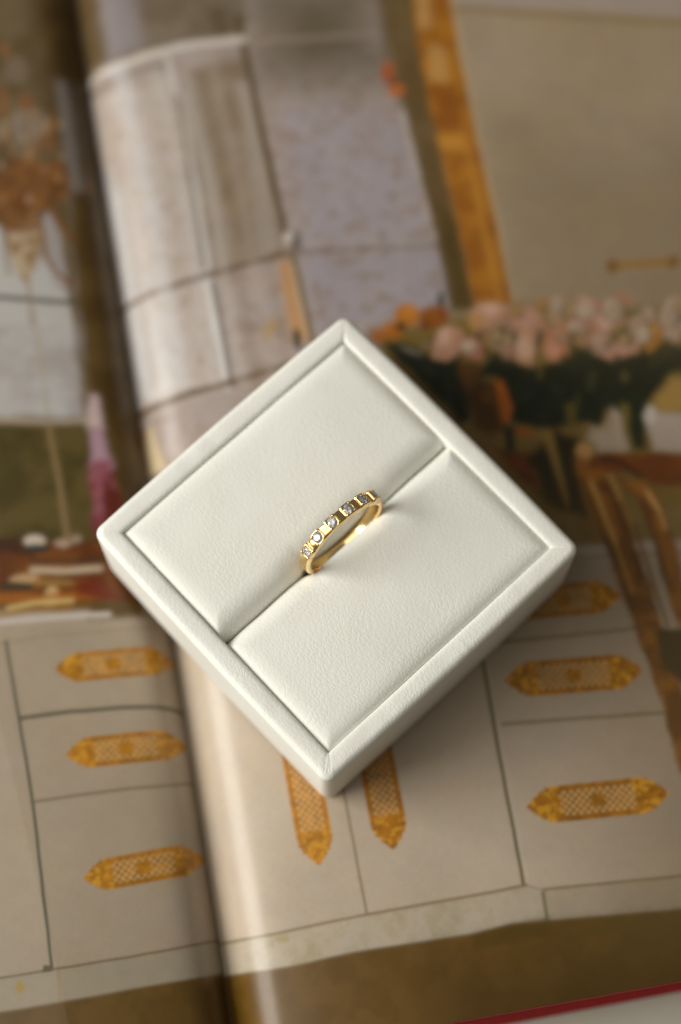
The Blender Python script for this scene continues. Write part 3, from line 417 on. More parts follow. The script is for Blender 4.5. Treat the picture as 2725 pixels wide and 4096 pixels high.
 ('area','R',(196,140,100),0.53,0.7,None,[(84.2,29.3),(83.8,28.4),(83.3,27.8),(82.7,27.6),(82.2,28.0),(82.0,28.7),(82.0,29.7),(82.4,30.6),(82.9,31.2),(83.5,31.4),(84.0,31.1),(84.2,30.3)]),
 ('area','R',(150,94,62),0.46,0.7,None,[(85.7,30.6),(85.5,30.0),(85.2,29.7),(84.9,29.6),(84.7,29.8),(84.6,30.2),(84.6,30.8),(84.8,31.3),(85.1,31.6),(85.4,31.7),(85.6,31.5),(85.7,31.1)]),
 ('area','R',(204,156,134),0.68,1.0,('mottle',(182,130,108),0.6,2.4),[(84.7,34.4),(88.1,35.2),(91.7,33.2),(93.9,30.7),(96.4,27.3),(97.4,24.2),(95.9,21.7),(91.1,21.2),(88.3,23.0),(85.2,25.3),(84.4,28.9)]),
 ('area','R',(218,176,156),0.61,0.8,None,[(89.8,32.2),(89.3,31.6),(88.3,31.5),(87.1,31.7),(86.1,32.3),(85.5,33.1),(85.5,33.8),(86.0,34.4),(87.0,34.6),(88.2,34.4),(89.2,33.8),(89.8,33.0)]),
 ('area','R',(216,174,154),0.61,0.8,None,[(93.9,26.9),(93.2,26.6),(92.2,26.7),(91.0,27.3),(90.1,28.2),(89.7,29.2),(89.8,30.0),(90.5,30.4),(91.6,30.3),(92.7,29.6),(93.6,28.7),(94.1,27.7)]),
 ('area','R',(168,112,82),0.53,0.7,None,[(89.7,27.7),(89.2,27.5),(88.7,27.5),(88.1,27.9),(87.7,28.4),(87.5,29.0),(87.7,29.5),(88.1,29.7),(88.7,29.6),(89.3,29.3),(89.7,28.7),(89.8,28.2)]),
 ('area','R',(208,162,140),0.61,0.8,None,[(96.5,24.3),(96.1,23.4),(95.2,22.9),(94.2,22.8),(93.3,23.2),(92.7,24.0),(92.7,24.9),(93.1,25.8),(94.0,26.3),(95.0,26.4),(95.9,26.0),(96.5,25.2)]),
 ('area','R',(176,124,98),0.53,0.7,None,[(92.9,24.4),(92.4,24.0),(91.8,23.8),(91.4,23.9),(91.2,24.3),(91.3,24.9),(91.7,25.6),(92.2,26.0),(92.8,26.2),(93.2,26.1),(93.4,25.7),(93.3,25.1)]),
 ('area','R',(212,168,148),0.61,0.7,None,[(90.7,24.1),(90.2,23.7),(89.4,23.7),(88.5,24.0),(87.8,24.6),(87.4,25.4),(87.5,26.1),(88.1,26.5),(88.9,26.5),(89.8,26.2),(90.5,25.6),(90.8,24.8)]),
 ('area','R',(180,128,104),0.53,0.6,None,[(86.2,29.8),(86.0,29.1),(85.6,28.6),(85.1,28.5),(84.7,28.8),(84.5,29.4),(84.6,30.1),(84.8,30.8),(85.2,31.3),(85.7,31.5),(86.1,31.2),(86.3,30.6)]),
 ('area','R',(194,104,104),0.53,0.8,None,[(93.7,31.5),(93.3,31.1),(92.6,31.1),(91.9,31.3),(91.2,31.8),(90.8,32.4),(90.8,32.9),(91.2,33.2),(91.9,33.3),(92.7,33.0),(93.4,32.5),(93.7,32.0)]),
 ('area','R',(192,136,106),0.61,0.8,None,[(98.0,32.6),(97.5,31.9),(96.5,31.6),(95.3,31.6),(94.2,31.9),(93.5,32.6),(93.3,33.4),(93.8,34.0),(94.8,34.4),(96.0,34.4),(97.1,34.0),(97.8,33.3)]),
 ('area','R',(178,128,68),0.61,0.8,None,[(83.9,34.3),(83.5,33.8),(82.4,33.5),(81.0,33.4),(79.7,33.7),(78.7,34.2),(78.4,34.7),(78.9,35.2),(79.9,35.6),(81.3,35.6),(82.7,35.4),(83.6,34.9)]),
 ('area','R',(184,138,96),0.61,0.7,None,[(86.2,34.6),(85.8,34.2),(85.0,33.9),(84.0,34.0),(83.1,34.3),(82.5,34.7),(82.3,35.3),(82.7,35.7),(83.5,36.0),(84.5,36.0),(85.4,35.7),(86.0,35.2)]),
 ('area','R',(182,128,56),0.8,1.0,('mottle',(150,98,36),0.7,2.4),[(97.8,28.3),(101.4,29.9),(105.0,28.0),(110.9,25.7),(110.8,21.9),(106.1,22.5),(101.4,23.1),(98.1,21.4),(97.8,24.5)]),
 ('area','R',(196,146,78),0.53,0.7,None,[(101.5,26.0),(101.1,25.0),(100.4,24.3),(99.7,24.2),(99.1,24.6),(98.7,25.4),(98.8,26.5),(99.2,27.5),(99.9,28.1),(100.6,28.3),(101.3,27.9),(101.6,27.1)]),
 ('area','R',(52,50,28),0.46,0.8,None,[(98.0,28.7),(97.7,28.4),(97.3,28.2),(96.8,28.2),(96.3,28.4),(96.0,28.7),(95.9,29.1),(96.2,29.4),(96.6,29.6),(97.1,29.6),(97.6,29.4),(97.9,29.1)]),
 ('area','R',(150,100,44),0.53,0.7,None,[(103.8,24.8),(103.5,24.0),(102.9,23.5),(102.3,23.3),(101.8,23.6),(101.5,24.3),(101.5,25.2),(101.9,26.0),(102.4,26.5),(103.0,26.6),(103.6,26.3),(103.9,25.6)]),
 ('area','R',(196,148,118),0.61,0.8,None,[(108.1,29.6),(107.7,28.7),(106.8,28.2),(105.8,28.1),(104.9,28.5),(104.3,29.3),(104.3,30.3),(104.7,31.1),(105.6,31.7),(106.6,31.8),(107.5,31.3),(108.1,30.6)]),
 ('area','R',(196,150,124),0.61,0.9,None,[(112.0,27.3),(111.4,26.1),(110.4,25.3),(109.1,25.2),(108.0,25.7),(107.4,26.7),(107.4,28.0),(108.0,29.2),(109.0,30.0),(110.3,30.1),(111.4,29.6),(112.0,28.5)]),
 ('area','R',(60,58,32),0.53,0.8,None,[(103.1,21.1),(102.7,20.3),(102.0,19.8),(101.1,19.7),(100.3,20.1),(99.8,20.8),(99.8,21.6),(100.2,22.4),(100.9,22.9),(101.8,23.0),(102.6,22.6),(103.1,21.9)]),
 ('area','R',(99,77,51),0.3,0.7,None,[(96.2,25.8),(95.6,24.7),(94.6,24.0),(93.3,23.9),(92.2,24.4),(91.5,25.4),(91.4,26.6),(92.0,27.6),(93.0,28.3),(94.3,28.4),(95.4,27.9),(96.1,26.9)]),
 ('area','R',(171,134,88),0.23,0.9,None,[(91.9,25.1),(91.7,26.0),(92.0,27.0),(92.7,27.9),(93.8,28.4),(94.8,28.4),(95.5,27.8),(95.7,26.9),(95.4,25.9),(94.7,25.0),(93.7,24.5),(92.7,24.5)]),
 ('area','R',(143,112,73),0.38,0.7,None,[(93.9,25.6),(93.6,25.8),(93.4,26.1),(93.4,26.7),(93.5,27.2),(93.8,27.5),(94.1,27.6),(94.4,27.5),(94.6,27.1),(94.7,26.6),(94.5,26.1),(94.2,25.7)]),
 ('area','R',(182,143,94),0.38,0.6,None,[(92.4,27.2),(92.5,27.4),(92.8,27.6),(93.3,27.7),(93.7,27.6),(94.0,27.5),(94.1,27.2),(94.0,27.0),(93.6,26.8),(93.2,26.7),(92.8,26.8),(92.5,26.9)]),
 ('area','R',(106,88,64),0.3,0.7,None,[(96.2,24.2),(95.9,23.5),(95.2,23.1),(94.4,23.0),(93.6,23.4),(93.2,24.0),(93.1,24.7),(93.5,25.4),(94.2,25.8),(95.0,25.9),(95.7,25.6),(96.2,25.0)]),
 ('area','R',(184,152,112),0.23,0.9,None,[(93.2,24.4),(93.3,25.0),(93.7,25.6),(94.4,25.9),(95.1,25.9),(95.7,25.6),(95.9,25.1),(95.9,24.5),(95.4,23.9),(94.8,23.6),(94.1,23.6),(93.5,23.8)]),
 ('area','R',(154,127,94),0.38,0.7,None,[(94.9,24.4),(94.7,24.4),(94.4,24.4),(94.2,24.7),(94.1,25.0),(94.1,25.3),(94.2,25.5),(94.4,25.5),(94.7,25.4),(94.9,25.2),(95.0,24.9),(95.0,24.6)]),
 ('area','R',(196,162,119),0.38,0.6,None,[(93.8,24.9),(93.8,25.0),(93.9,25.3),(94.1,25.5),(94.3,25.6),(94.6,25.7),(94.7,25.6),(94.8,25.4),(94.7,25.2),(94.4,25.0),(94.2,24.8),(94.0,24.8)]),
 ('area','R',(106,88,64),0.3,0.7,None,[(87.5,32.7),(86.9,31.6),(85.8,30.9),(84.5,30.8),(83.4,31.3),(82.6,32.3),(82.5,33.5),(83.1,34.6),(84.2,35.4),(85.5,35.5),(86.7,34.9),(87.4,33.9)]),
 ('area','R',(184,152,112),0.23,0.9,None,[(86.6,32.0),(85.8,31.4),(84.7,31.4),(83.7,31.9),(83.0,32.8),(82.9,33.9),(83.2,34.8),(84.1,35.4),(85.1,35.4),(86.1,34.9),(86.8,34.0),(87.0,32.9)]),
 ('area','R',(154,127,94),0.38,0.7,None,[(84.6,32.6),(84.4,32.9),(84.4,33.4),(84.6,33.9),(84.9,34.3),(85.3,34.5),(85.7,34.5),(85.9,34.2),(85.9,33.7),(85.7,33.2),(85.3,32.8),(84.9,32.6)]),
 ('area','R',(196,162,119),0.38,0.6,None,[(85.1,33.7),(84.9,33.6),(84.5,33.6),(84.1,33.8),(83.8,34.1),(83.6,34.4),(83.7,34.7),(83.9,34.9),(84.3,34.8),(84.7,34.6),(85.0,34.3),(85.2,34.0)]),
 ('area','R',(119,105,92),0.3,0.7,None,[(66.3,27.8),(65.9,27.1),(65.2,26.6),(64.3,26.6),(63.5,26.9),(63.0,27.6),(63.0,28.4),(63.3,29.1),(64.1,29.6),(64.9,29.7),(65.7,29.3),(66.2,28.6)]),
 ('area','R',(206,182,160),0.23,0.9,None,[(63.0,28.4),(63.3,29.1),(63.9,29.5),(64.6,29.7),(65.3,29.5),(65.8,29.0),(66.0,28.3),(65.7,27.7),(65.2,27.2),(64.4,27.1),(63.7,27.3),(63.2,27.8)]),
 ('area','R',(173,152,134),0.38,0.7,None,[(64.6,27.9),(64.4,27.9),(64.1,28.1),(63.9,28.4),(63.9,28.7),(63.9,29.0),(64.1,29.2),(64.3,29.2),(64.6,29.1),(64.8,28.8),(64.8,28.4),(64.8,28.1)]),
 ('area','R',(220,194,171),0.38,0.6,None,[(64.6,28.5),(64.4,28.4),(64.2,28.5),(63.9,28.7),(63.8,28.9),(63.7,29.2),(63.8,29.4),(64.0,29.4),(64.2,29.4),(64.4,29.2),(64.6,28.9),(64.6,28.7)]),
 ('area','R',(114,99,87),0.3,0.7,None,[(107.5,25.6),(107.1,24.9),(106.4,24.4),(105.5,24.4),(104.8,24.7),(104.3,25.3),(104.3,26.1),(104.7,26.9),(105.4,27.3),(106.2,27.4),(107.0,27.1),(107.5,26.4)]),
 ('area','R',(198,171,150),0.23,0.9,None,[(106.8,25.1),(106.2,24.8),(105.5,24.8),(104.9,25.2),(104.5,25.9),(104.5,26.6),(104.8,27.2),(105.4,27.5),(106.1,27.5),(106.7,27.1),(107.1,26.4),(107.1,25.7)]),
 ('area','R',(166,143,126),0.38,0.7,None,[(106.7,26.0),(106.6,25.8),(106.3,25.7),(106.0,25.7),(105.7,25.8),(105.5,26.0),(105.5,26.3),(105.6,26.5),(105.9,26.6),(106.2,26.6),(106.5,26.4),(106.7,26.2)]),
 ('area','R',(211,182,160),0.38,0.6,None,[(105.5,26.1),(105.3,26.1),(105.2,26.3),(105.1,26.6),(105.2,26.9),(105.3,27.2),(105.5,27.3),(105.6,27.2),(105.7,27.0),(105.8,26.7),(105.8,26.4),(105.6,26.2)]),
 ('area','R',(99,77,51),0.3,0.7,None,[(111.0,27.5),(110.6,26.7),(109.8,26.2),(108.8,26.1),(108.0,26.5),(107.4,27.2),(107.4,28.1),(107.8,28.9),(108.6,29.4),(109.6,29.5),(110.5,29.1),(111.0,28.4)]),
 ('area','R',(171,134,88),0.23,0.9,None,[(108.2,26.5),(107.8,27.1),(107.7,27.9),(108.0,28.7),(108.6,29.4),(109.3,29.7),(110.0,29.6),(110.4,29.1),(110.5,28.3),(110.2,27.4),(109.7,26.7),(108.9,26.4)]),
 ('area','R',(143,112,73),0.38,0.7,None,[(109.0,27.2),(108.7,27.3),(108.5,27.5),(108.3,27.8),(108.3,28.2),(108.4,28.5),(108.6,28.7),(108.8,28.7),(109.1,28.5),(109.2,28.2),(109.3,27.8),(109.2,27.4)]),
 ('area','R',(182,143,94),0.38,0.6,None,[(109.0,28.0),(108.8,28.0),(108.6,28.2),(108.4,28.5),(108.3,28.8),(108.4,29.1),(108.5,29.3),(108.7,29.3),(108.9,29.1),(109.1,28.8),(109.2,28.5),(109.1,28.2)]),
 ('area','R',(106,88,64),0.3,0.7,None,[(105.2,27.0),(104.8,26.2),(104.0,25.7),(103.1,25.6),(102.2,26.0),(101.7,26.7),(101.6,27.6),(102.1,28.4),(102.9,28.9),(103.8,29.0),(104.7,28.6),(105.2,27.9)]),
 ('area','R',(184,152,112),0.23,0.9,None,[(103.1,25.8),(102.5,26.1),(102.1,26.8),(102.0,27.6),(102.3,28.5),(102.9,29.1),(103.6,29.2),(104.2,29.0),(104.6,28.3),(104.7,27.4),(104.4,26.6),(103.8,26.0)]),
 ('area','R',(154,127,94),0.38,0.7,None,[(102.4,27.6),(102.5,27.9),(102.8,28.1),(103.2,28.2),(103.5,28.1),(103.8,28.0),(103.9,27.7),(103.8,27.4),(103.5,27.2),(103.1,27.2),(102.8,27.2),(102.5,27.4)]),
 ('area','R',(196,162,119),0.38,0.6,None,[(102.3,28.1),(102.4,28.3),(102.7,28.4),(103.0,28.5),(103.3,28.5),(103.6,28.3),(103.6,28.1),(103.5,27.9),(103.3,27.8),(103.0,27.8),(102.6,27.8),(102.4,27.9)]),
 ('area','R',(106,88,64),0.3,0.7,None,[(84.3,31.1),(83.8,30.1),(82.9,29.5),(81.8,29.5),(80.8,29.9),(80.2,30.7),(80.2,31.8),(80.6,32.7),(81.6,33.3),(82.6,33.4),(83.6,32.9),(84.2,32.1)]),
 ('area','R',(184,152,112),0.23,0.9,None,[(82.5,29.8),(81.7,29.8),(81.0,30.4),(80.6,31.3),(80.6,32.3),(81.1,33.1),(81.8,33.6),(82.6,33.5),(83.3,33.0),(83.6,32.1),(83.6,31.1),(83.2,30.2)]),
 ('area','R',(154,127,94),0.38,0.7,None,[(83.0,31.6),(82.8,31.4),(82.5,31.3),(82.0,31.3),(81.7,31.6),(81.5,31.9),(81.5,32.2),(81.7,32.4),(82.0,32.5),(82.4,32.5),(82.8,32.3),(83.0,32.0)]),
 ('area','R',(196,162,119),0.38,0.6,None,[(82.2,31.8),(82.0,31.7),(81.7,31.8),(81.4,32.0),(81.2,32.3),(81.1,32.6),(81.2,32.9),(81.4,33.0),(81.7,32.9),(82.0,32.7),(82.2,32.4),(82.3,32.1)]),
 ('area','R',(99,77,51),0.3,0.7,None,[(112.6,27.7),(112.0,26.7),(110.9,26.0),(109.7,25.9),(108.6,26.4),(107.9,27.3),(107.9,28.5),(108.4,29.5),(109.5,30.2),(110.7,30.3),(111.8,29.8),(112.5,28.8)]),
 ('area','R',(171,134,88),0.23,0.9,None,[(108.0,28.3),(108.3,29.2),(109.1,29.9),(110.2,30.2),(111.3,30.0),(112.0,29.3),(112.2,28.4),(111.9,27.5),(111.1,26.8),(110.0,26.5),(109.0,26.8),(108.2,27.4)]),
 ('area','R',(143,112,73),0.38,0.7,None,[(109.7,27.4),(109.5,27.7),(109.4,28.1),(109.4,28.6),(109.7,29.0),(110.0,29.3),(110.3,29.4),(110.6,29.2),(110.7,28.8),(110.6,28.3),(110.4,27.8),(110.1,27.5)]),
 ('area','R',(182,143,94),0.38,0.6,None,[(108.9,28.7),(108.9,28.9),(109.1,29.3),(109.4,29.5),(109.9,29.7),(110.2,29.7),(110.4,29.6),(110.4,29.3),(110.2,29.0),(109.9,28.7),(109.5,28.5),(109.1,28.5)]),
 ('area','R',(99,77,51),0.3,0.7,None,[(72.1,28.0),(71.6,27.0),(70.5,26.3),(69.3,26.2),(68.2,26.7),(67.5,27.7),(67.4,28.8),(67.9,29.9),(68.9,30.6),(70.2,30.7),(71.3,30.2),(72.0,29.2)]),
 ('area','R',(171,134,88),0.23,0.9,None,[(70.5,26.7),(69.6,26.6),(68.7,27.0),(68.0,27.9),(67.8,29.0),(68.1,30.0),(68.7,30.7),(69.7,30.9),(70.6,30.5),(71.2,29.6),(71.4,28.5),(71.2,27.4)]),
 ('area','R',(143,112,73),0.38,0.7,None,[(70.1,27.7),(69.8,27.5),(69.4,27.6),(69.0,27.9),(68.8,28.4),(68.7,28.8),(68.9,29.1),(69.2,29.3),(69.6,29.2),(70.0,28.9),(70.3,28.4),(70.3,28.0)]),
 ('area','R',(182,143,94),0.38,0.6,None,[(68.9,28.6),(68.7,28.8),(68.6,29.1),(68.7,29.6),(68.9,30.0),(69.1,30.3),(69.4,30.4),(69.5,30.2),(69.6,29.8),(69.6,29.4),(69.4,29.0),(69.2,28.7)]),
 ('area','R',(114,99,87),0.3,0.7,None,[(84.7,33.5),(84.3,32.7),(83.6,32.2),(82.6,32.2),(81.8,32.5),(81.3,33.2),(81.2,34.1),(81.6,34.9),(82.4,35.4),(83.3,35.4),(84.2,35.1),(84.7,34.4)]),
 ('area','R',(198,171,150),0.23,0.9,None,[(82.3,32.5),(81.8,32.9),(81.6,33.6),(81.7,34.5),(82.1,35.2),(82.8,35.7),(83.4,35.7),(84.0,35.3),(84.2,34.5),(84.1,33.7),(83.6,32.9),(83.0,32.5)]),
 ('area','R',(166,143,126),0.38,0.7,None,[(83.3,33.7),(83.0,33.5),(82.7,33.6),(82.4,33.8),(82.2,34.1),(82.2,34.4),(82.3,34.6),(82.5,34.8),(82.8,34.7),(83.1,34.5),(83.3,34.2),(83.4,33.9)]),
 ('area','R',(211,182,160),0.38,0.6,None,[(83.1,34.4),(82.9,34.3),(82.7,34.2),(82.4,34.3),(82.1,34.5),(82.0,34.7),(82.0,34.9),(82.1,35.0),(82.4,35.1),(82.7,35.0),(82.9,34.8),(83.1,34.6)]),
 ('area','R',(119,105,92),0.3,0.7,None,[(74.3,28.2),(73.7,27.1),(72.6,26.3),(71.2,26.2),(70.0,26.8),(69.2,27.8),(69.1,29.1),(69.7,30.3),(70.8,31.0),(72.2,31.1),(73.5,30.6),(74.2,29.5)]),
 ('area','R',(206,182,160),0.23,0.9,None,[(69.8,27.3),(69.4,28.3),(69.7,29.5),(70.4,30.5),(71.5,31.1),(72.6,31.1),(73.5,30.6),(73.8,29.6),(73.6,28.5),(72.8,27.4),(71.7,26.8),(70.6,26.8)]),
 ('area','R',(173,152,134),0.38,0.7,None,[(70.3,28.8),(70.4,29.2),(70.8,29.5),(71.3,29.6),(71.9,29.6),(72.2,29.4),(72.4,29.0),(72.3,28.6),(71.9,28.3),(71.4,28.2),(70.8,28.2),(70.4,28.5)]),
 ('area','R',(220,194,171),0.38,0.6,None,[(72.0,29.6),(71.8,29.3),(71.4,29.2),(70.9,29.3),(70.5,29.5),(70.2,29.8),(70.2,30.1),(70.4,30.3),(70.8,30.4),(71.2,30.3),(71.7,30.1),(71.9,29.9)]),
 ('area','R',(114,99,87),0.3,0.7,None,[(101.8,28.5),(101.3,27.7),(100.6,27.2),(99.7,27.2),(98.9,27.5),(98.4,28.2),(98.3,29.1),(98.7,29.8),(99.5,30.3),(100.4,30.4),(101.2,30.0),(101.7,29.3)]),
 ('area','R',(198,171,150),0.23,0.9,None,[(100.0,27.4),(99.3,27.6),(98.8,28.1),(98.7,28.9),(98.8,29.8),(99.3,30.4),(99.9,30.7),(100.6,30.5),(101.0,30.0),(101.2,29.2),(101.0,28.3),(100.6,27.7)]),
 ('area','R',(166,143,126),0.38,0.7,None,[(100.3,28.6),(100.1,28.4),(99.8,28.3),(99.4,28.3),(99.1,28.5),(98.9,28.7),(98.9,29.0),(99.1,29.2),(99.4,29.3),(99.8,29.3),(100.1,29.1),(100.2,28.9)]),
 ('area','R',(211,182,160),0.38,0.6,None,[(99.5,29.0),(99.3,29.1),(99.2,29.3),(99.3,29.7),(99.4,30.0),(99.5,30.2),(99.7,30.3),(99.9,30.1),(99.9,29.9),(99.9,29.6),(99.8,29.2),(99.6,29.0)]),
 ('area','R',(119,105,92),0.3,0.7,None,[(107.2,29.0),(106.6,28.0),(105.6,27.4),(104.4,27.3),(103.3,27.7),(102.6,28.7),(102.6,29.8),(103.1,30.8),(104.2,31.5),(105.4,31.6),(106.5,31.1),(107.1,30.2)]),
 ('area','R',(206,182,160),0.23,0.9,None,[(103.5,27.8),(103.0,28.6),(103.0,29.6),(103.4,30.7),(104.2,31.5),(105.2,31.8),(106.1,31.6),(106.6,30.8),(106.6,29.8),(106.2,28.7),(105.3,27.9),(104.4,27.6)]),
 ('area','R',(173,152,134),0.38,0.7,None,[(105.0,28.9),(104.7,29.0),(104.5,29.3),(104.4,29.8),(104.5,30.3),(104.7,30.7),(105.0,30.8),(105.4,30.7),(105.6,30.4),(105.6,29.9),(105.5,29.4),(105.3,29.0)]),
 ('area','R',(220,194,171),0.38,0.6,None,[(105.0,29.9),(104.7,29.8),(104.4,29.9),(104.0,30.1),(103.8,30.4),(103.6,30.7),(103.7,31.0),(103.9,31.1),(104.3,31.0),(104.6,30.8),(104.9,30.5),(105.0,30.2)]),
 ('area','R',(102,78,62),0.3,0.7,None,[(106.9,28.0),(106.4,27.1),(105.6,26.5),(104.5,26.5),(103.6,26.9),(103.0,27.7),(103.0,28.6),(103.4,29.5),(104.3,30.1),(105.4,30.1),(106.3,29.7),(106.9,28.9)]),
 ('area','R',(176,136,108),0.23,0.9,None,[(103.1,28.0),(103.2,28.8),(103.7,29.5),(104.5,30.0),(105.4,30.1),(106.2,29.8),(106.6,29.1),(106.5,28.3),(106.0,27.6),(105.2,27.1),(104.3,27.0),(103.5,27.3)]),
 ('area','R',(147,114,90),0.38,0.7,None,[(105.0,27.7),(104.7,27.8),(104.6,28.1),(104.6,28.6),(104.8,29.0),(105.0,29.3),(105.3,29.3),(105.5,29.2),(105.7,28.9),(105.7,28.4),(105.5,28.0),(105.3,27.7)]),
 ('area','R',(188,145,115),0.38,0.6,None,[(103.9,28.7),(103.8,28.9),(104.0,29.2),(104.2,29.5),(104.5,29.7),(104.8,29.8),(105.0,29.7),(105.1,29.5),(104.9,29.2),(104.7,28.9),(104.3,28.7),(104.1,28.6)]),
 ('area','R',(119,105,92),0.3,0.7,None,[(90.0,31.2),(89.5,30.4),(88.7,29.8),(87.7,29.8),(86.8,30.2),(86.2,30.9),(86.2,31.9),(86.6,32.7),(87.5,33.2),(88.5,33.3),(89.4,32.9),(89.9,32.2)]),
 ('area','R',(206,182,160),0.23,0.9,None,[(89.4,30.9),(88.8,30.4),(88.0,30.3),(87.2,30.5),(86.6,31.1),(86.4,31.9),(86.5,32.7),(87.1,33.2),(87.9,33.4),(88.8,33.1),(89.4,32.5),(89.6,31.7)]),
 ('area','R',(173,152,134),0.38,0.7,None,[(88.7,31.2),(88.5,31.1),(88.1,31.1),(87.8,31.3),(87.6,31.6),(87.5,32.0),(87.6,32.3),(87.9,32.4),(88.2,32.3),(88.5,32.1),(88.8,31.8),(88.8,31.5)]),
 ('area','R',(220,194,171),0.38,0.6,None,[(86.9,32.4),(87.0,32.6),(87.3,32.8),(87.6,32.8),(87.9,32.8),(88.2,32.7),(88.3,32.5),(88.2,32.3),(87.9,32.1),(87.6,32.0),(87.2,32.1),(87.0,32.2)]),
 ('area','R',(102,78,62),0.3,0.7,None,[(108.2,28.5),(107.7,27.6),(106.8,27.1),(105.7,27.0),(104.8,27.4),(104.2,28.2),(104.2,29.2),(104.6,30.1),(105.5,30.7),(106.6,30.8),(107.6,30.3),(108.1,29.5)]),
 ('area','R',(176,136,108),0.23,0.9,None,[(104.4,28.2),(104.3,29.0),(104.7,29.8),(105.4,30.5),(106.3,30.8),(107.2,30.7),(107.7,30.1),(107.8,29.3),(107.5,28.5),(106.7,27.8),(105.8,27.5),(105.0,27.6)]),
 ('area','R',(147,114,90),0.38,0.7,None,[(105.6,28.7),(105.6,29.0),(105.7,29.4),(106.1,29.6),(106.5,29.8),(106.8,29.8),(107.1,29.6),(107.1,29.3),(106.9,28.9),(106.5,28.6),(106.1,28.5),(105.8,28.5)]),
 ('area','R',(188,145,115),0.38,0.6,None,[(105.0,29.4),(105.0,29.6),(105.2,29.9),(105.5,30.2),(105.9,30.3),(106.2,30.3),(106.3,30.2),(106.3,30.0),(106.2,29.7),(105.9,29.4),(105.5,29.3),(105.2,29.3)]),
 ('area','R',(109,91,77),0.3,0.7,None,[(99.8,26.6),(99.2,25.6),(98.2,24.9),(96.9,24.8),(95.8,25.3),(95.2,26.3),(95.1,27.4),(95.6,28.5),(96.7,29.1),(97.9,29.2),(99.0,28.7),(99.7,27.8)]),
 ('area','R',(189,158,134),0.23,0.9,None,[(96.5,25.2),(95.8,25.8),(95.5,26.8),(95.8,27.9),(96.4,28.9),(97.3,29.4),(98.2,29.4),(98.9,28.8),(99.1,27.8),(98.9,26.7),(98.3,25.7),(97.4,25.2)]),
 ('area','R',(158,132,112),0.38,0.7,None,[(97.8,26.2),(97.5,26.1),(97.1,26.3),(96.8,26.7),(96.7,27.1),(96.7,27.6),(96.9,27.9),(97.3,27.9),(97.6,27.8),(97.9,27.4),(98.1,26.9),(98.1,26.5)]),
 ('area','R',(202,169,143),0.38,0.6,None,[(96.0,28.1),(96.2,28.4),(96.5,28.5),(96.9,28.5),(97.3,28.4),(97.6,28.2),(97.7,28.0),(97.5,27.7),(97.2,27.6),(96.8,27.6),(96.4,27.7),(96.1,27.9)]),
 ('area','R',(119,105,92),0.3,0.7,None,[(99.8,24.6),(99.4,23.8),(98.6,23.3),(97.6,23.2),(96.8,23.6),(96.2,24.4),(96.2,25.2),(96.6,26.0),(97.4,26.6),(98.4,26.6),(99.2,26.3),(99.8,25.5)]),
 ('area','R',(206,182,160),0.23,0.9,None,[(97.1,23.6),(96.6,24.1),(96.5,24.9),(96.7,25.8),(97.2,26.5),(98.0,26.9),(98.7,26.8),(99.2,26.3),(99.3,25.5),(99.1,24.6),(98.5,23.9),(97.8,23.6)]),
 ('area','R',(173,152,134),0.38,0.7,None,[(98.0,24.6),(97.7,24.5),(97.4,24.6),(97.2,24.9),(97.0,25.2),(97.0,25.6),(97.2,25.8),(97.5,25.9),(97.7,25.8),(98.0,25.5),(98.1,25.1),(98.1,24.8)]),
 ('area','R',(220,194,171),0.38,0.6,None,[(97.1,25.3),(97.0,25.5),(97.1,25.7),(97.3,26.0),(97.5,26.3),(97.8,26.4),(98.0,26.3),(98.1,26.1),(98.0,25.9),(97.8,25.6),(97.5,25.3),(97.3,25.2)]),
 ('area','R',(99,77,51),0.3,0.7,None,[(88.5,26.3),(88.0,25.4),(87.0,24.7),(85.8,24.6),(84.8,25.1),(84.2,26.0),(84.1,27.1),(84.6,28.0),(85.6,28.7),(86.7,28.7),(87.8,28.3),(88.4,27.4)]),
 ('area','R',(171,134,88),0.23,0.9,None,[(86.6,25.0),(85.8,25.0),(85.0,25.5),(84.6,26.5),(84.6,27.5),(85.0,28.4),(85.7,29.0),(86.6,28.9),(87.3,28.4),(87.8,27.5),(87.8,26.4),(87.3,25.5)]),
 ('area','R',(143,112,73),0.38,0.7,None,[(85.2,27.0),(85.3,27.3),(85.6,27.6),(86.1,27.7),(86.5,27.6),(86.8,27.4),(86.9,27.1),(86.8,26.8),(86.5,26.5),(86.0,26.4),(85.6,26.5),(85.3,26.7)]),
 ('area','R',(182,143,94),0.38,0.6,None,[(85.8,26.9),(85.6,26.9),(85.4,27.2),(85.3,27.6),(85.3,28.0),(85.5,28.4),(85.7,28.5),(85.9,28.4),(86.1,28.1),(86.2,27.7),(86.1,27.3),(86.0,27.0)]),
 ('area','R',(106,88,64),0.3,0.7,None,[(111.2,28.1),(110.6,27.0),(109.5,26.3),(108.2,26.2),(107.0,26.7),(106.3,27.7),(106.2,28.9),(106.8,30.0),(107.9,30.7),(109.3,30.8),(110.4,30.3),(111.1,29.3)]),
 ('area','R',(184,152,112),0.23,0.9,None,[(106.4,29.0),(106.9,29.9),(107.8,30.5),(108.9,30.7),(110.0,30.3),(110.7,29.6),(110.8,28.6),(110.4,27.7),(109.5,27.0),(108.3,26.9),(107.3,27.2),(106.6,28.0)]),
 ('area','R',(154,127,94),0.38,0.7,None,[(108.6,27.7),(108.3,27.9),(108.2,28.3),(108.3,28.8),(108.5,29.3),(108.9,29.6),(109.2,29.7),(109.5,29.5),(109.6,29.0),(109.5,28.5),(109.3,28.0),(108.9,27.7)]),
 ('area','R',(196,162,119),0.38,0.6,None,[(108.8,29.0),(108.5,28.9),(108.2,28.9),(107.8,29.2),(107.5,29.5),(107.4,29.9),(107.5,30.2),(107.7,30.3),(108.1,30.2),(108.5,30.0),(108.8,29.6),(108.9,29.3)]),
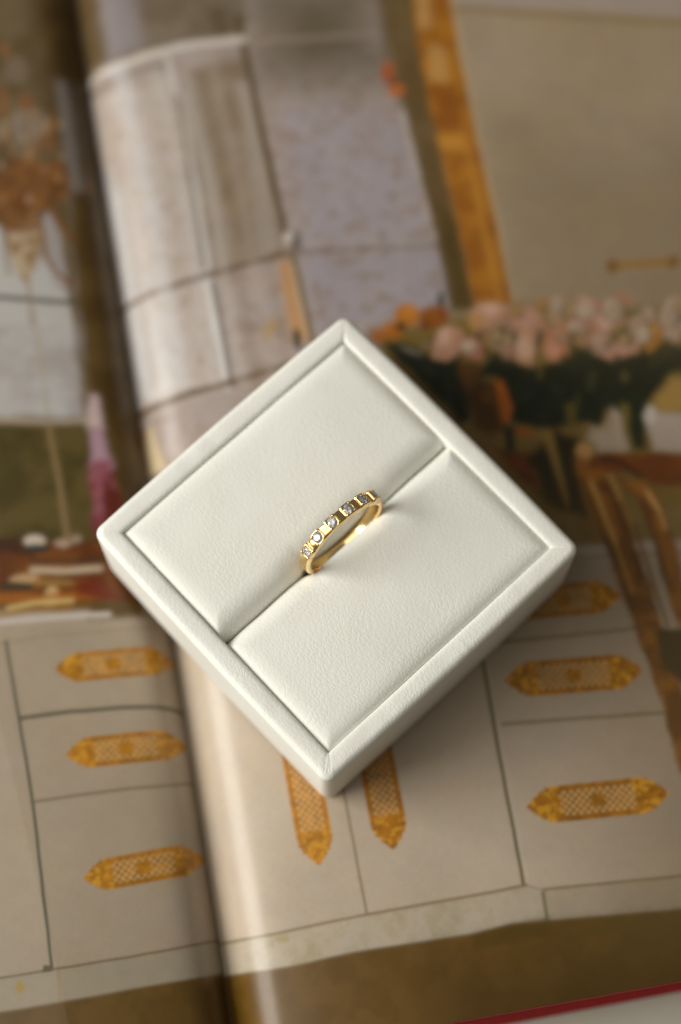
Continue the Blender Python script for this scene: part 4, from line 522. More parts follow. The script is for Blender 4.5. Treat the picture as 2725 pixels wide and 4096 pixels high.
 ('area','R',(114,99,87),0.3,0.7,None,[(105.6,23.8),(105.1,22.9),(104.2,22.4),(103.2,22.3),(102.2,22.7),(101.7,23.5),(101.6,24.5),(102.1,25.4),(103.0,25.9),(104.0,26.0),(105.0,25.6),(105.5,24.8)]),
 ('area','R',(198,171,150),0.23,0.9,None,[(105.1,23.7),(104.5,23.1),(103.7,22.8),(102.8,23.0),(102.1,23.5),(101.8,24.3),(101.9,25.1),(102.5,25.8),(103.3,26.0),(104.2,25.8),(104.9,25.3),(105.2,24.5)]),
 ('area','R',(166,143,126),0.38,0.7,None,[(103.1,23.7),(103.0,23.9),(103.0,24.3),(103.2,24.7),(103.4,25.0),(103.8,25.2),(104.1,25.1),(104.2,24.9),(104.2,24.5),(104.0,24.1),(103.8,23.8),(103.4,23.6)]),
 ('area','R',(211,182,160),0.38,0.6,None,[(102.4,25.0),(102.5,25.2),(102.8,25.4),(103.1,25.5),(103.5,25.4),(103.7,25.3),(103.8,25.1),(103.7,24.9),(103.4,24.7),(103.1,24.6),(102.7,24.7),(102.5,24.8)]),
 ('area','R',(102,78,62),0.3,0.7,None,[(90.3,24.9),(89.9,24.1),(89.1,23.6),(88.1,23.5),(87.3,23.9),(86.8,24.6),(86.7,25.5),(87.1,26.2),(87.9,26.7),(88.9,26.8),(89.7,26.4),(90.2,25.7)]),
 ('area','R',(176,136,108),0.23,0.9,None,[(87.0,24.5),(86.9,25.2),(87.2,26.0),(87.8,26.6),(88.6,26.9),(89.3,26.8),(89.8,26.3),(89.9,25.6),(89.6,24.9),(89.0,24.3),(88.2,24.0),(87.5,24.1)]),
 ('area','R',(147,114,90),0.38,0.7,None,[(89.1,25.1),(89.0,24.8),(88.7,24.7),(88.3,24.8),(88.0,24.9),(87.8,25.2),(87.8,25.4),(87.9,25.6),(88.2,25.8),(88.6,25.7),(88.9,25.6),(89.1,25.3)]),
 ('area','R',(188,145,115),0.38,0.6,None,[(88.5,25.6),(88.3,25.5),(88.1,25.5),(87.8,25.7),(87.6,26.0),(87.5,26.2),(87.6,26.4),(87.7,26.5),(88.0,26.5),(88.3,26.3),(88.5,26.0),(88.6,25.8)]),
 ('area','R',(114,99,87),0.3,0.7,None,[(87.3,28.2),(86.9,27.4),(86.1,26.9),(85.3,26.9),(84.5,27.2),(84.0,27.9),(83.9,28.7),(84.3,29.5),(85.1,29.9),(85.9,30.0),(86.7,29.7),(87.2,29.0)]),
 ('area','R',(198,171,150),0.23,0.9,None,[(86.6,27.7),(86.0,27.3),(85.3,27.3),(84.6,27.7),(84.2,28.4),(84.1,29.1),(84.4,29.8),(85.0,30.1),(85.7,30.1),(86.4,29.7),(86.8,29.0),(86.9,28.3)]),
 ('area','R',(166,143,126),0.38,0.7,None,[(84.9,28.4),(85.0,28.7),(85.3,28.8),(85.6,28.8),(86.0,28.7),(86.2,28.5),(86.2,28.3),(86.1,28.1),(85.8,27.9),(85.5,27.9),(85.2,28.0),(85.0,28.2)]),
 ('area','R',(211,182,160),0.38,0.6,None,[(85.6,28.9),(85.4,28.8),(85.2,28.8),(84.9,29.0),(84.7,29.2),(84.7,29.5),(84.7,29.6),(84.9,29.7),(85.1,29.7),(85.4,29.5),(85.6,29.3),(85.7,29.0)]),
 ('area','R',(106,88,64),0.3,0.7,None,[(110.0,28.7),(109.4,27.5),(108.2,26.8),(106.8,26.7),(105.6,27.3),(104.9,28.3),(104.8,29.6),(105.4,30.7),(106.6,31.5),(108.0,31.6),(109.2,31.0),(109.9,30.0)]),
 ('area','R',(184,152,112),0.23,0.9,None,[(108.9,27.7),(107.9,27.2),(106.8,27.3),(105.9,28.0),(105.3,29.0),(105.2,30.2),(105.7,31.1),(106.7,31.6),(107.8,31.5),(108.8,30.9),(109.3,29.8),(109.4,28.7)]),
 ('area','R',(154,127,94),0.38,0.7,None,[(107.2,28.4),(106.8,28.4),(106.5,28.8),(106.3,29.3),(106.3,29.8),(106.5,30.3),(106.9,30.5),(107.2,30.5),(107.5,30.1),(107.7,29.6),(107.7,29.0),(107.5,28.6)]),
 ('area','R',(196,162,119),0.38,0.6,None,[(106.3,29.4),(106.1,29.6),(106.1,30.1),(106.4,30.5),(106.7,30.9),(107.0,31.1),(107.3,31.1),(107.5,30.9),(107.4,30.5),(107.2,30.0),(106.9,29.6),(106.5,29.4)]),
 ('area','R',(113,99,85),0.3,0.7,None,[(95.9,30.8),(95.3,29.6),(94.2,28.9),(92.8,28.8),(91.6,29.4),(90.9,30.4),(90.8,31.6),(91.4,32.7),(92.5,33.4),(93.9,33.6),(95.1,33.0),(95.8,32.0)]),
 ('area','R',(196,171,147),0.23,0.9,None,[(93.8,29.2),(92.8,29.2),(91.9,29.8),(91.4,30.9),(91.4,32.1),(91.9,33.1),(92.7,33.7),(93.7,33.7),(94.5,33.1),(95.1,32.1),(95.1,30.8),(94.6,29.8)]),
 ('area','R',(164,143,123),0.38,0.7,None,[(92.5,30.9),(92.5,31.3),(92.9,31.6),(93.3,31.9),(93.9,31.9),(94.3,31.8),(94.5,31.4),(94.4,31.1),(94.1,30.7),(93.6,30.5),(93.1,30.4),(92.7,30.6)]),
 ('area','R',(209,182,157),0.38,0.6,None,[(92.1,31.6),(92.0,31.9),(92.1,32.2),(92.4,32.6),(92.8,32.9),(93.1,33.1),(93.4,33.0),(93.5,32.7),(93.4,32.3),(93.1,31.9),(92.7,31.6),(92.3,31.5)]),
 ('area','R',(109,91,77),0.3,0.7,None,[(91.9,24.3),(91.4,23.4),(90.5,22.8),(89.4,22.7),(88.5,23.2),(87.9,24.0),(87.8,25.0),(88.3,25.9),(89.2,26.5),(90.3,26.6),(91.3,26.2),(91.9,25.3)]),
 ('area','R',(189,158,134),0.23,0.9,None,[(91.4,24.1),(90.8,23.5),(89.9,23.2),(89.0,23.5),(88.3,24.1),(88.0,24.9),(88.1,25.8),(88.7,26.4),(89.6,26.6),(90.5,26.4),(91.2,25.7),(91.5,24.9)]),
 ('area','R',(158,132,112),0.38,0.7,None,[(89.4,24.2),(89.2,24.4),(89.2,24.8),(89.3,25.2),(89.6,25.6),(89.9,25.8),(90.2,25.8),(90.4,25.6),(90.4,25.2),(90.3,24.7),(90.0,24.4),(89.7,24.2)]),
 ('area','R',(202,169,143),0.38,0.6,None,[(88.6,25.6),(88.7,25.8),(89.0,26.0),(89.4,26.0),(89.7,26.0),(90.0,25.8),(90.1,25.6),(90.0,25.4),(89.7,25.2),(89.3,25.2),(88.9,25.2),(88.7,25.4)]),
 ('area','R',(114,99,87),0.3,0.7,None,[(105.9,27.3),(105.4,26.2),(104.3,25.5),(103.0,25.4),(101.9,25.9),(101.2,26.9),(101.1,28.1),(101.7,29.2),(102.8,29.8),(104.0,29.9),(105.2,29.4),(105.9,28.5)]),
 ('area','R',(198,171,150),0.23,0.9,None,[(102.7,25.8),(101.9,26.3),(101.6,27.3),(101.8,28.5),(102.4,29.5),(103.3,30.1),(104.2,30.1),(104.9,29.6),(105.3,28.6),(105.1,27.4),(104.5,26.4),(103.6,25.8)]),
 ('area','R',(166,143,126),0.38,0.7,None,[(103.6,27.1),(103.2,27.2),(103.0,27.5),(102.8,28.0),(102.8,28.5),(103.0,28.9),(103.3,29.1),(103.7,29.1),(103.9,28.7),(104.1,28.3),(104.1,27.7),(103.9,27.3)]),
 ('area','R',(211,182,160),0.38,0.6,None,[(102.8,27.8),(102.6,28.0),(102.5,28.3),(102.5,28.8),(102.6,29.2),(102.8,29.5),(103.1,29.6),(103.3,29.5),(103.4,29.2),(103.4,28.7),(103.3,28.2),(103.1,27.9)]),
 ('area','R',(99,77,51),0.3,0.7,None,[(76.6,33.3),(76.3,32.6),(75.6,32.2),(74.8,32.1),(74.1,32.5),(73.6,33.1),(73.6,33.8),(73.9,34.5),(74.6,34.9),(75.4,35.0),(76.1,34.7),(76.6,34.1)]),
 ('area','R',(171,134,88),0.23,0.9,None,[(73.7,33.6),(73.8,34.2),(74.2,34.7),(74.9,35.0),(75.6,35.0),(76.1,34.6),(76.4,34.1),(76.2,33.5),(75.8,33.0),(75.1,32.7),(74.4,32.7),(73.9,33.0)]),
 ('area','R',(143,112,73),0.38,0.7,None,[(74.5,33.5),(74.3,33.6),(74.3,33.9),(74.4,34.2),(74.5,34.5),(74.8,34.7),(75.0,34.7),(75.1,34.5),(75.2,34.2),(75.1,33.9),(74.9,33.6),(74.7,33.5)]),
 ('area','R',(182,143,94),0.38,0.6,None,[(74.4,33.8),(74.3,34.0),(74.3,34.2),(74.4,34.5),(74.6,34.7),(74.8,34.8),(75.0,34.8),(75.1,34.7),(75.1,34.4),(74.9,34.2),(74.8,33.9),(74.6,33.8)]),
 ('area','R',(106,88,64),0.3,0.7,None,[(74.0,28.9),(73.4,27.8),(72.3,27.1),(71.0,27.0),(69.8,27.5),(69.1,28.5),(69.0,29.7),(69.5,30.8),(70.6,31.5),(71.9,31.7),(73.1,31.1),(73.9,30.1)]),
 ('area','R',(184,152,112),0.23,0.9,None,[(71.4,27.2),(70.5,27.5),(69.8,28.3),(69.5,29.5),(69.8,30.7),(70.4,31.6),(71.3,31.9),(72.3,31.7),(72.9,30.9),(73.2,29.7),(73.0,28.5),(72.3,27.6)]),
 ('area','R',(154,127,94),0.38,0.7,None,[(71.5,28.4),(71.2,28.6),(71.0,29.0),(71.0,29.6),(71.1,30.1),(71.4,30.4),(71.8,30.6),(72.1,30.4),(72.3,30.0),(72.3,29.4),(72.1,28.9),(71.8,28.5)]),
 ('area','R',(196,162,119),0.38,0.6,None,[(70.2,29.7),(70.1,30.0),(70.2,30.4),(70.5,30.8),(70.9,31.0),(71.3,31.2),(71.5,31.0),(71.6,30.8),(71.5,30.4),(71.2,30.0),(70.8,29.7),(70.4,29.6)]),
 ('area','R',(102,78,62),0.3,0.7,None,[(84.2,26.7),(83.8,26.0),(83.1,25.5),(82.2,25.5),(81.5,25.8),(81.0,26.4),(81.0,27.2),(81.3,27.9),(82.0,28.4),(82.9,28.4),(83.6,28.1),(84.1,27.5)]),
 ('area','R',(176,136,108),0.23,0.9,None,[(83.2,26.0),(82.6,25.8),(81.9,26.0),(81.4,26.5),(81.2,27.2),(81.3,27.9),(81.7,28.5),(82.3,28.6),(83.0,28.4),(83.5,27.9),(83.7,27.2),(83.6,26.5)]),
 ('area','R',(147,114,90),0.38,0.7,None,[(82.8,26.5),(82.6,26.5),(82.4,26.7),(82.3,27.1),(82.4,27.4),(82.5,27.7),(82.7,27.8),(82.9,27.7),(83.1,27.5),(83.2,27.2),(83.1,26.8),(83.0,26.6)]),
 ('area','R',(188,145,115),0.38,0.6,None,[(82.3,27.2),(82.1,27.2),(82.0,27.3),(81.8,27.6),(81.8,27.9),(81.8,28.1),(81.9,28.3),(82.1,28.3),(82.3,28.1),(82.4,27.9),(82.5,27.6),(82.4,27.3)]),
 ('area','R',(106,88,64),0.3,0.7,None,[(112.9,25.6),(112.4,24.8),(111.7,24.4),(110.7,24.3),(109.9,24.6),(109.4,25.4),(109.3,26.2),(109.8,27.0),(110.6,27.5),(111.5,27.6),(112.3,27.2),(112.8,26.5)]),
 ('area','R',(184,152,112),0.23,0.9,None,[(112.5,25.8),(112.1,25.2),(111.4,24.9),(110.6,24.9),(109.9,25.2),(109.5,25.9),(109.5,26.6),(109.9,27.2),(110.6,27.5),(111.4,27.5),(112.1,27.2),(112.5,26.5)]),
 ('area','R',(154,127,94),0.38,0.7,None,[(111.4,25.3),(111.2,25.2),(110.9,25.3),(110.6,25.6),(110.5,25.9),(110.5,26.2),(110.7,26.5),(110.9,26.5),(111.2,26.4),(111.4,26.2),(111.6,25.8),(111.6,25.5)]),
 ('area','R',(196,162,119),0.38,0.6,None,[(111.3,26.6),(111.1,26.4),(110.9,26.4),(110.5,26.4),(110.3,26.6),(110.1,26.7),(110.1,26.9),(110.2,27.1),(110.5,27.2),(110.8,27.1),(111.1,27.0),(111.2,26.8)]),
 ('area','R',(102,78,62),0.3,0.7,None,[(73.7,31.2),(73.2,30.4),(72.4,29.8),(71.3,29.7),(70.4,30.1),(69.8,30.9),(69.7,31.9),(70.2,32.8),(71.0,33.4),(72.1,33.5),(73.0,33.0),(73.6,32.2)]),
 ('area','R',(176,136,108),0.23,0.9,None,[(72.5,30.2),(71.7,30.1),(70.9,30.3),(70.3,31.0),(70.1,32.0),(70.2,32.8),(70.8,33.5),(71.5,33.7),(72.3,33.4),(72.9,32.7),(73.2,31.8),(73.0,30.9)]),
 ('area','R',(147,114,90),0.38,0.7,None,[(72.3,30.9),(72.0,30.8),(71.7,31.0),(71.4,31.3),(71.2,31.7),(71.2,32.0),(71.4,32.3),(71.7,32.4),(72.0,32.2),(72.3,31.9),(72.4,31.6),(72.4,31.2)]),
 ('area','R',(188,145,115),0.38,0.6,None,[(71.6,31.9),(71.3,31.8),(71.1,32.0),(70.9,32.3),(70.7,32.6),(70.7,32.9),(70.8,33.1),(71.1,33.2),(71.3,33.0),(71.5,32.7),(71.7,32.4),(71.7,32.1)]),
 ('area','R',(102,78,62),0.3,0.7,None,[(73.2,25.5),(72.8,24.7),(72.0,24.3),(71.1,24.2),(70.3,24.6),(69.7,25.3),(69.7,26.1),(70.1,26.9),(70.8,27.4),(71.8,27.5),(72.6,27.1),(73.1,26.4)]),
 ('area','R',(176,136,108),0.23,0.9,None,[(69.8,26.3),(70.1,27.0),(70.8,27.4),(71.6,27.4),(72.3,27.2),(72.8,26.6),(72.9,25.9),(72.5,25.2),(71.9,24.8),(71.1,24.7),(70.3,25.0),(69.9,25.6)]),
 ('area','R',(147,114,90),0.38,0.7,None,[(70.6,25.7),(70.6,25.9),(70.9,26.2),(71.2,26.3),(71.6,26.3),(71.9,26.2),(72.0,26.0),(71.9,25.7),(71.7,25.5),(71.4,25.4),(71.0,25.3),(70.7,25.5)]),
 ('area','R',(188,145,115),0.38,0.6,None,[(70.3,26.6),(70.4,26.7),(70.6,26.9),(70.9,27.0),(71.2,27.0),(71.5,26.9),(71.6,26.8),(71.5,26.6),(71.3,26.4),(71.0,26.3),(70.7,26.3),(70.4,26.4)]),
 ('area','R',(46,50,30),0.38,0.8,None,[(67.5,30.4),(67.2,29.9),(66.9,29.5),(66.7,29.4),(66.5,29.6),(66.5,30.1),(66.7,30.7),(66.9,31.2),(67.2,31.6),(67.5,31.7),(67.6,31.5),(67.6,31.0)]),
 ('area','R',(46,50,30),0.38,0.8,None,[(95.0,26.3),(94.6,25.8),(94.3,25.6),(94.0,25.6),(93.9,25.8),(94.0,26.3),(94.3,26.8),(94.7,27.3),(95.1,27.5),(95.4,27.5),(95.5,27.3),(95.3,26.8)]),
 ('area','R',(46,50,30),0.38,0.8,None,[(72.2,30.8),(72.3,30.2),(72.3,29.7),(72.1,29.5),(71.8,29.5),(71.4,29.8),(71.2,30.3),(71.1,30.9),(71.1,31.4),(71.3,31.7),(71.6,31.6),(71.9,31.3)]),
 ('area','R',(46,50,30),0.38,0.8,None,[(93.2,25.7),(93.0,25.1),(92.6,24.7),(92.3,24.6),(92.2,24.8),(92.2,25.3),(92.3,26.0),(92.6,26.6),(92.9,26.9),(93.2,27.0),(93.4,26.8),(93.4,26.3)]),
 ('area','R',(46,50,30),0.38,0.8,None,[(92.2,20.8),(91.8,20.3),(91.3,20.1),(91.0,20.1),(90.9,20.4),(91.0,20.9),(91.4,21.5),(91.8,22.0),(92.3,22.2),(92.6,22.2),(92.7,21.9),(92.6,21.4)]),
 ('area','R',(46,50,30),0.38,0.8,None,[(84.6,24.1),(84.4,23.5),(84.1,23.0),(83.8,22.9),(83.5,23.1),(83.4,23.6),(83.4,24.2),(83.6,24.9),(83.9,25.4),(84.2,25.5),(84.5,25.3),(84.6,24.8)]),
 ('area','R',(46,50,30),0.38,0.8,None,[(95.6,24.6),(95.4,24.0),(95.1,23.6),(94.9,23.5),(94.8,23.7),(94.9,24.2),(95.0,24.8),(95.3,25.4),(95.5,25.8),(95.7,25.9),(95.8,25.7),(95.8,25.2)]),
 ('area','R',(46,50,30),0.38,0.8,None,[(91.3,24.2),(91.1,23.8),(90.8,23.6),(90.5,23.6),(90.4,23.8),(90.4,24.2),(90.5,24.5),(90.7,24.9),(91.0,25.1),(91.3,25.1),(91.4,24.9),(91.4,24.5)]),
 ('area','R',(46,50,30),0.38,0.8,None,[(99.9,19.6),(99.7,19.2),(99.5,18.9),(99.2,18.8),(99.0,19.0),(98.9,19.4),(98.9,19.9),(99.1,20.3),(99.4,20.6),(99.7,20.7),(99.9,20.5),(100.0,20.1)]),
 ('area','R',(46,50,30),0.38,0.8,None,[(68.0,26.8),(68.1,26.5),(68.0,26.2),(67.9,26.0),(67.6,26.0),(67.4,26.1),(67.2,26.4),(67.1,26.8),(67.2,27.1),(67.3,27.3),(67.5,27.3),(67.8,27.1)]),
 ('area','R',(46,50,30),0.38,0.8,None,[(102.9,23.3),(102.8,23.0),(102.6,22.7),(102.3,22.6),(102.1,22.7),(101.9,23.0),(101.9,23.3),(102.0,23.7),(102.2,23.9),(102.5,24.0),(102.7,23.9),(102.8,23.7)]),
 ('area','R',(46,50,30),0.38,0.8,None,[(85.4,27.3),(85.1,26.9),(84.7,26.6),(84.5,26.6),(84.4,26.8),(84.6,27.3),(84.9,27.8),(85.2,28.2),(85.6,28.4),(85.8,28.5),(85.9,28.2),(85.7,27.8)]),
 ('area','R',(46,50,30),0.38,0.8,None,[(70.5,25.2),(70.3,24.6),(70.0,24.2),(69.6,24.0),(69.3,24.2),(69.1,24.7),(69.1,25.3),(69.2,25.9),(69.6,26.3),(69.9,26.4),(70.3,26.2),(70.5,25.8)]),
 ('area','R',(46,50,30),0.38,0.8,None,[(74.0,29.3),(74.0,28.9),(73.8,28.6),(73.5,28.4),(73.2,28.4),(72.9,28.6),(72.8,28.9),(72.8,29.3),(73.0,29.6),(73.3,29.8),(73.6,29.8),(73.9,29.6)]),
 ('area','R',(46,50,30),0.38,0.8,None,[(87.7,23.6),(87.5,23.2),(87.1,23.0),(86.8,23.0),(86.6,23.2),(86.5,23.5),(86.5,24.0),(86.7,24.4),(87.0,24.6),(87.3,24.6),(87.6,24.4),(87.7,24.1)]),
 ('area','R',(46,50,30),0.38,0.8,None,[(71.2,28.5),(71.2,28.1),(71.1,27.8),(70.9,27.6),(70.6,27.6),(70.3,27.7),(70.1,28.0),(70.1,28.3),(70.2,28.6),(70.4,28.8),(70.7,28.9),(71.0,28.7)]),
 ('area','R',(48,52,32),0.46,0.9,None,[(78.7,27.6),(78.3,26.7),(77.8,26.1),(77.5,26.0),(77.3,26.3),(77.4,27.1),(77.7,28.0),(78.1,28.9),(78.5,29.4),(78.9,29.6),(79.0,29.3),(79.0,28.5)]),
 ('area','R',(48,52,32),0.46,0.8,None,[(83.0,22.8),(82.8,22.4),(82.5,22.1),(82.1,22.1),(81.8,22.2),(81.6,22.6),(81.6,23.0),(81.8,23.4),(82.1,23.6),(82.5,23.7),(82.8,23.5),(83.0,23.2)]),
 ('area','R',(44,48,30),0.46,0.7,None,[(69.7,24.3),(69.4,24.0),(68.8,23.9),(68.2,24.0),(67.6,24.3),(67.3,24.8),(67.2,25.2),(67.5,25.6),(68.1,25.7),(68.8,25.6),(69.3,25.2),(69.7,24.8)]),
 ('area','R',(192,175,155),0.3,1.0,('mottle',(182,166,147),0.5,30),[(0.0,-9.2),(3.2,-10.0),(6.6,-10.3),(10.0,-10.3),(13.3,-10.1),(16.6,-9.8),(19.8,-9.5),(23.1,-9.1),(26.5,-8.8),(29.9,-8.9),(33.4,-9.0),(36.8,-9.0),(40.3,-9.1),(43.8,-9.2),(47.3,-9.2),(50.8,-9.3),(54.4,-9.8),(58.1,-10.4),(61.7,-10.9),(65.4,-11.5),(69.0,-12.0),(72.4,-12.4),(75.7,-12.9),(79.1,-13.3),(82.4,-13.8),(85.8,-14.2),(89.2,-14.6),(92.5,-15.1),(95.9,-15.5),(99.2,-15.9),(102.6,-16.4),(106.0,-16.8),(109.3,-17.3),(112.7,-17.7),(116.1,-18.1),(119.5,-18.6),(122.8,-19.0),(122.0,-22.4),(121.1,-25.8),(120.3,-29.2),(119.4,-32.6),(118.6,-35.9),(117.7,-39.2),(116.9,-42.5),(116.0,-45.8),(115.2,-49.1),(114.4,-52.3),(113.6,-55.5),(112.8,-58.8),(112.0,-61.9),(111.1,-65.1),(110.3,-68.3),(109.5,-71.4),(108.8,-74.5),(108.0,-77.6),(104.7,-77.4),(101.5,-77.2),(98.3,-77.0),(95.1,-76.7),(91.9,-76.5),(88.7,-76.3),(85.4,-76.1),(82.2,-75.9),(79.2,-75.6),(76.1,-75.4),(73.0,-75.2),(69.9,-74.9),(66.9,-74.7),(63.8,-74.4),(60.7,-74.2),(57.7,-74.0),(55.1,-72.8),(52.0,-72.9),(48.9,-73.0),(45.9,-73.0),(42.6,-73.0),(39.4,-73.0),(36.1,-73.0),(32.9,-73.0),(29.7,-73.0),(26.4,-73.0),(23.3,-73.1),(20.2,-73.1),(17.1,-73.2),(13.9,-73.3),(10.8,-73.4),(7.2,-73.3),(3.5,-73.1),(0.0,-72.7),(0.0,-69.5),(0.0,-66.3),(0.0,-63.1),(0.0,-59.9),(0.0,-56.6),(0.0,-53.4),(0.0,-50.1),(0.0,-46.8),(0.0,-43.4),(0.0,-40.1),(0.0,-36.7),(0.0,-33.4),(0.0,-30.0),(0.0,-26.5),(0.0,-23.1),(0.0,-19.7),(0.0,-16.2),(0.0,-12.7)]),
 ('area','R',(134,112,62),1.03,1.0,('mottle',(110,88,40),0.6,5),[(66.3,-5.6),(70.2,-6.3),(74.2,-6.9),(78.2,-7.6),(80.4,-11.0),(82.5,-14.3),(79.1,-14.0),(75.7,-13.6),(72.3,-13.3),(68.8,-13.0),(64.9,-12.3),(65.6,-9.0)]),
 ('area','R',(140,118,74),1.03,0.7,None,[(83.8,-8.6),(87.2,-8.9),(90.5,-9.3),(93.9,-9.6),(97.3,-10.0),(100.7,-10.3),(104.0,-10.7),(107.4,-11.1),(110.8,-11.4),(114.2,-11.8),(117.6,-12.1),(121.0,-12.5),(124.4,-12.8),(123.5,-16.5),(122.5,-20.2),(119.3,-19.8),(116.1,-19.3),(112.9,-18.8),(109.7,-18.3),(106.5,-17.9),(103.3,-17.4),(100.1,-16.9),(96.9,-16.5),(93.7,-16.0),(90.5,-15.5),(87.3,-15.0),(84.1,-14.6)]),
 ('line','R',(196,182,172),0.38,0.8,1.06,[(69.1,-13.9),(72.4,-14.3),(75.7,-14.6),(79.1,-15.0),(82.4,-15.4),(85.7,-15.8),(89.1,-16.1),(92.4,-16.5),(95.8,-16.9),(99.1,-17.3),(102.5,-17.6),(105.8,-18.0),(109.2,-18.4),(112.5,-18.8),(115.9,-19.1),(119.3,-19.5),(122.6,-19.9)]),
 ('line','R',(150,132,106),0.3,0.7,0.46,[(69.2,-15.4),(72.5,-15.8),(75.8,-16.2),(79.1,-16.5),(82.4,-16.9),(85.7,-17.3),(89.0,-17.6),(92.3,-18.0),(95.6,-18.4),(98.9,-18.8),(102.3,-19.1),(105.6,-19.5),(108.9,-19.9),(112.2,-20.3),(115.6,-20.6),(118.9,-21.0),(122.2,-21.4)]),
 ('line','R',(148,132,104),0.3,1.0,0.68,[(47.1,-28.6),(50.4,-28.8),(53.6,-29.0),(56.9,-29.2),(60.2,-29.4),(63.8,-29.7),(67.4,-29.9),(71.0,-30.2),(74.4,-30.4),(77.8,-30.6),(81.2,-30.8),(84.6,-31.0)]),
 ('line','R',(142,126,98),0.3,1.0,0.61,[(56.7,-44.2),(59.8,-44.5),(63.0,-44.8),(66.1,-45.1),(69.3,-45.4),(72.5,-45.7),(75.7,-46.1),(79.0,-46.4),(82.3,-46.7),(85.5,-47.1),(88.8,-47.4),(92.1,-47.7),(95.3,-48.0),(98.6,-48.3),(101.9,-48.5),(105.2,-48.8),(108.5,-49.1),(111.8,-49.4),(115.1,-49.7)]),
 ('line','R',(104,96,66),0.23,1.0,0.61,[(55.5,-20.6),(55.4,-24.3),(55.4,-28.0),(55.3,-31.7),(55.3,-35.3),(55.2,-39.0),(55.1,-42.6),(55.0,-46.2),(54.9,-49.7),(54.9,-53.1),(54.8,-56.5),(54.8,-59.8),(54.8,-63.1),(54.7,-66.4),(54.7,-69.7),(54.6,-73.0)]),
 ('line','R',(206,192,176),0.23,0.5,0.3,[(56.1,-31.8),(56.0,-35.5),(55.9,-39.1),(55.9,-42.7),(55.8,-46.3),(55.7,-49.9),(55.7,-53.2),(55.6,-56.5),(55.6,-59.8),(55.6,-63.0),(55.5,-66.3),(55.5,-69.5),(55.5,-72.7)]),
 ('line','R',(140,124,100),0.23,1.0,0.46,[(26.6,-40.8),(26.5,-44.1),(26.5,-47.4),(26.4,-50.6),(26.5,-53.9),(26.5,-57.1),(26.6,-60.3),(26.6,-63.5),(26.6,-66.7),(26.7,-69.9),(26.7,-73.0)]),
 ('line','R',(138,120,90),0.23,1.0,0.46,[(0.0,-72.8),(0.0,-72.8),(0.0,-72.7),(2.3,-73.0),(6.6,-73.3),(10.8,-73.4),(13.9,-73.3),(17.1,-73.2),(20.2,-73.1),(23.3,-73.1),(26.4,-73.0),(29.7,-73.0),(32.9,-73.0),(36.1,-73.0),(39.4,-73.0),(42.6,-73.0),(45.9,-73.0),(48.9,-73.0),(52.0,-72.9),(55.1,-72.8)]),
 ('line','R',(144,126,96),0.23,1.0,0.46,[(57.8,-74.1),(61.3,-74.3),(64.8,-74.6),(68.3,-74.9),(71.7,-75.1),(75.2,-75.4),(78.7,-75.7),(82.2,-75.9),(85.4,-76.2),(88.6,-76.4),(91.8,-76.7),(95.0,-77.0),(98.2,-77.2),(101.4,-77.5),(104.7,-77.7),(107.9,-78.0)]),
 ('area','R',(184,170,150),0.3,1.0,('spots',(166,150,116),0.5,5),[(0.0,-73.1),(0.0,-73.1),(0.0,-73.0),(2.3,-73.3),(6.6,-73.6),(10.8,-73.7),(13.9,-73.6),(17.0,-73.5),(20.1,-73.4),(23.2,-73.3),(26.4,-73.3),(29.6,-73.3),(32.8,-73.3),(36.1,-73.3),(39.3,-73.3),(42.5,-73.3),(45.8,-73.3),(48.9,-73.3),(52.0,-73.2),(55.1,-73.1),(57.8,-74.3),(57.4,-78.9),(51.4,-78.8),(48.0,-79.0),(44.6,-79.2),(41.5,-79.2),(38.5,-79.1),(35.4,-79.0),(32.3,-79.0),(29.2,-78.9),(26.2,-78.8),(23.1,-78.8),(19.3,-78.9),(15.6,-79.1),(11.8,-79.2),(8.4,-79.1),(5.0,-78.8),(1.4,-78.4),(0.0,-78.3),(0.0,-78.3),(0.0,-78.3)]),
 ('area','R',(180,164,142),0.3,1.0,('mottle',(170,154,134),0.5,6),[(58.0,-74.4),(61.4,-74.7),(64.9,-74.9),(68.3,-75.2),(71.8,-75.4),(75.2,-75.7),(78.7,-76.0),(82.2,-76.2),(85.4,-76.5),(88.5,-76.8),(91.7,-77.0),(94.9,-77.3),(98.2,-77.6),(101.4,-77.8),(104.6,-78.1),(107.8,-78.4),(106.5,-83.5),(103.3,-83.2),(100.1,-83.0),(96.9,-82.7),(93.7,-82.4),(90.5,-82.2),(87.3,-81.9),(84.2,-81.6),(81.0,-81.4),(77.6,-81.1),(74.2,-80.8),(70.8,-80.5),(67.5,-80.2),(64.1,-79.9),(60.7,-79.6),(57.3,-79.4)]),
 ('line','R',(104,98,70),0.38,0.8,0.61,[(57.7,-74.7),(57.5,-79.2)]),
 ('area','R',(164,148,92),0.46,0.7,None,[(12.7,-74.6),(12.5,-75.0),(12.0,-75.2),(11.4,-75.1),(10.8,-74.9),(10.4,-74.6),(10.3,-74.2),(10.5,-73.9),(11.0,-73.7),(11.6,-73.7),(12.2,-73.9),(12.6,-74.2)]),
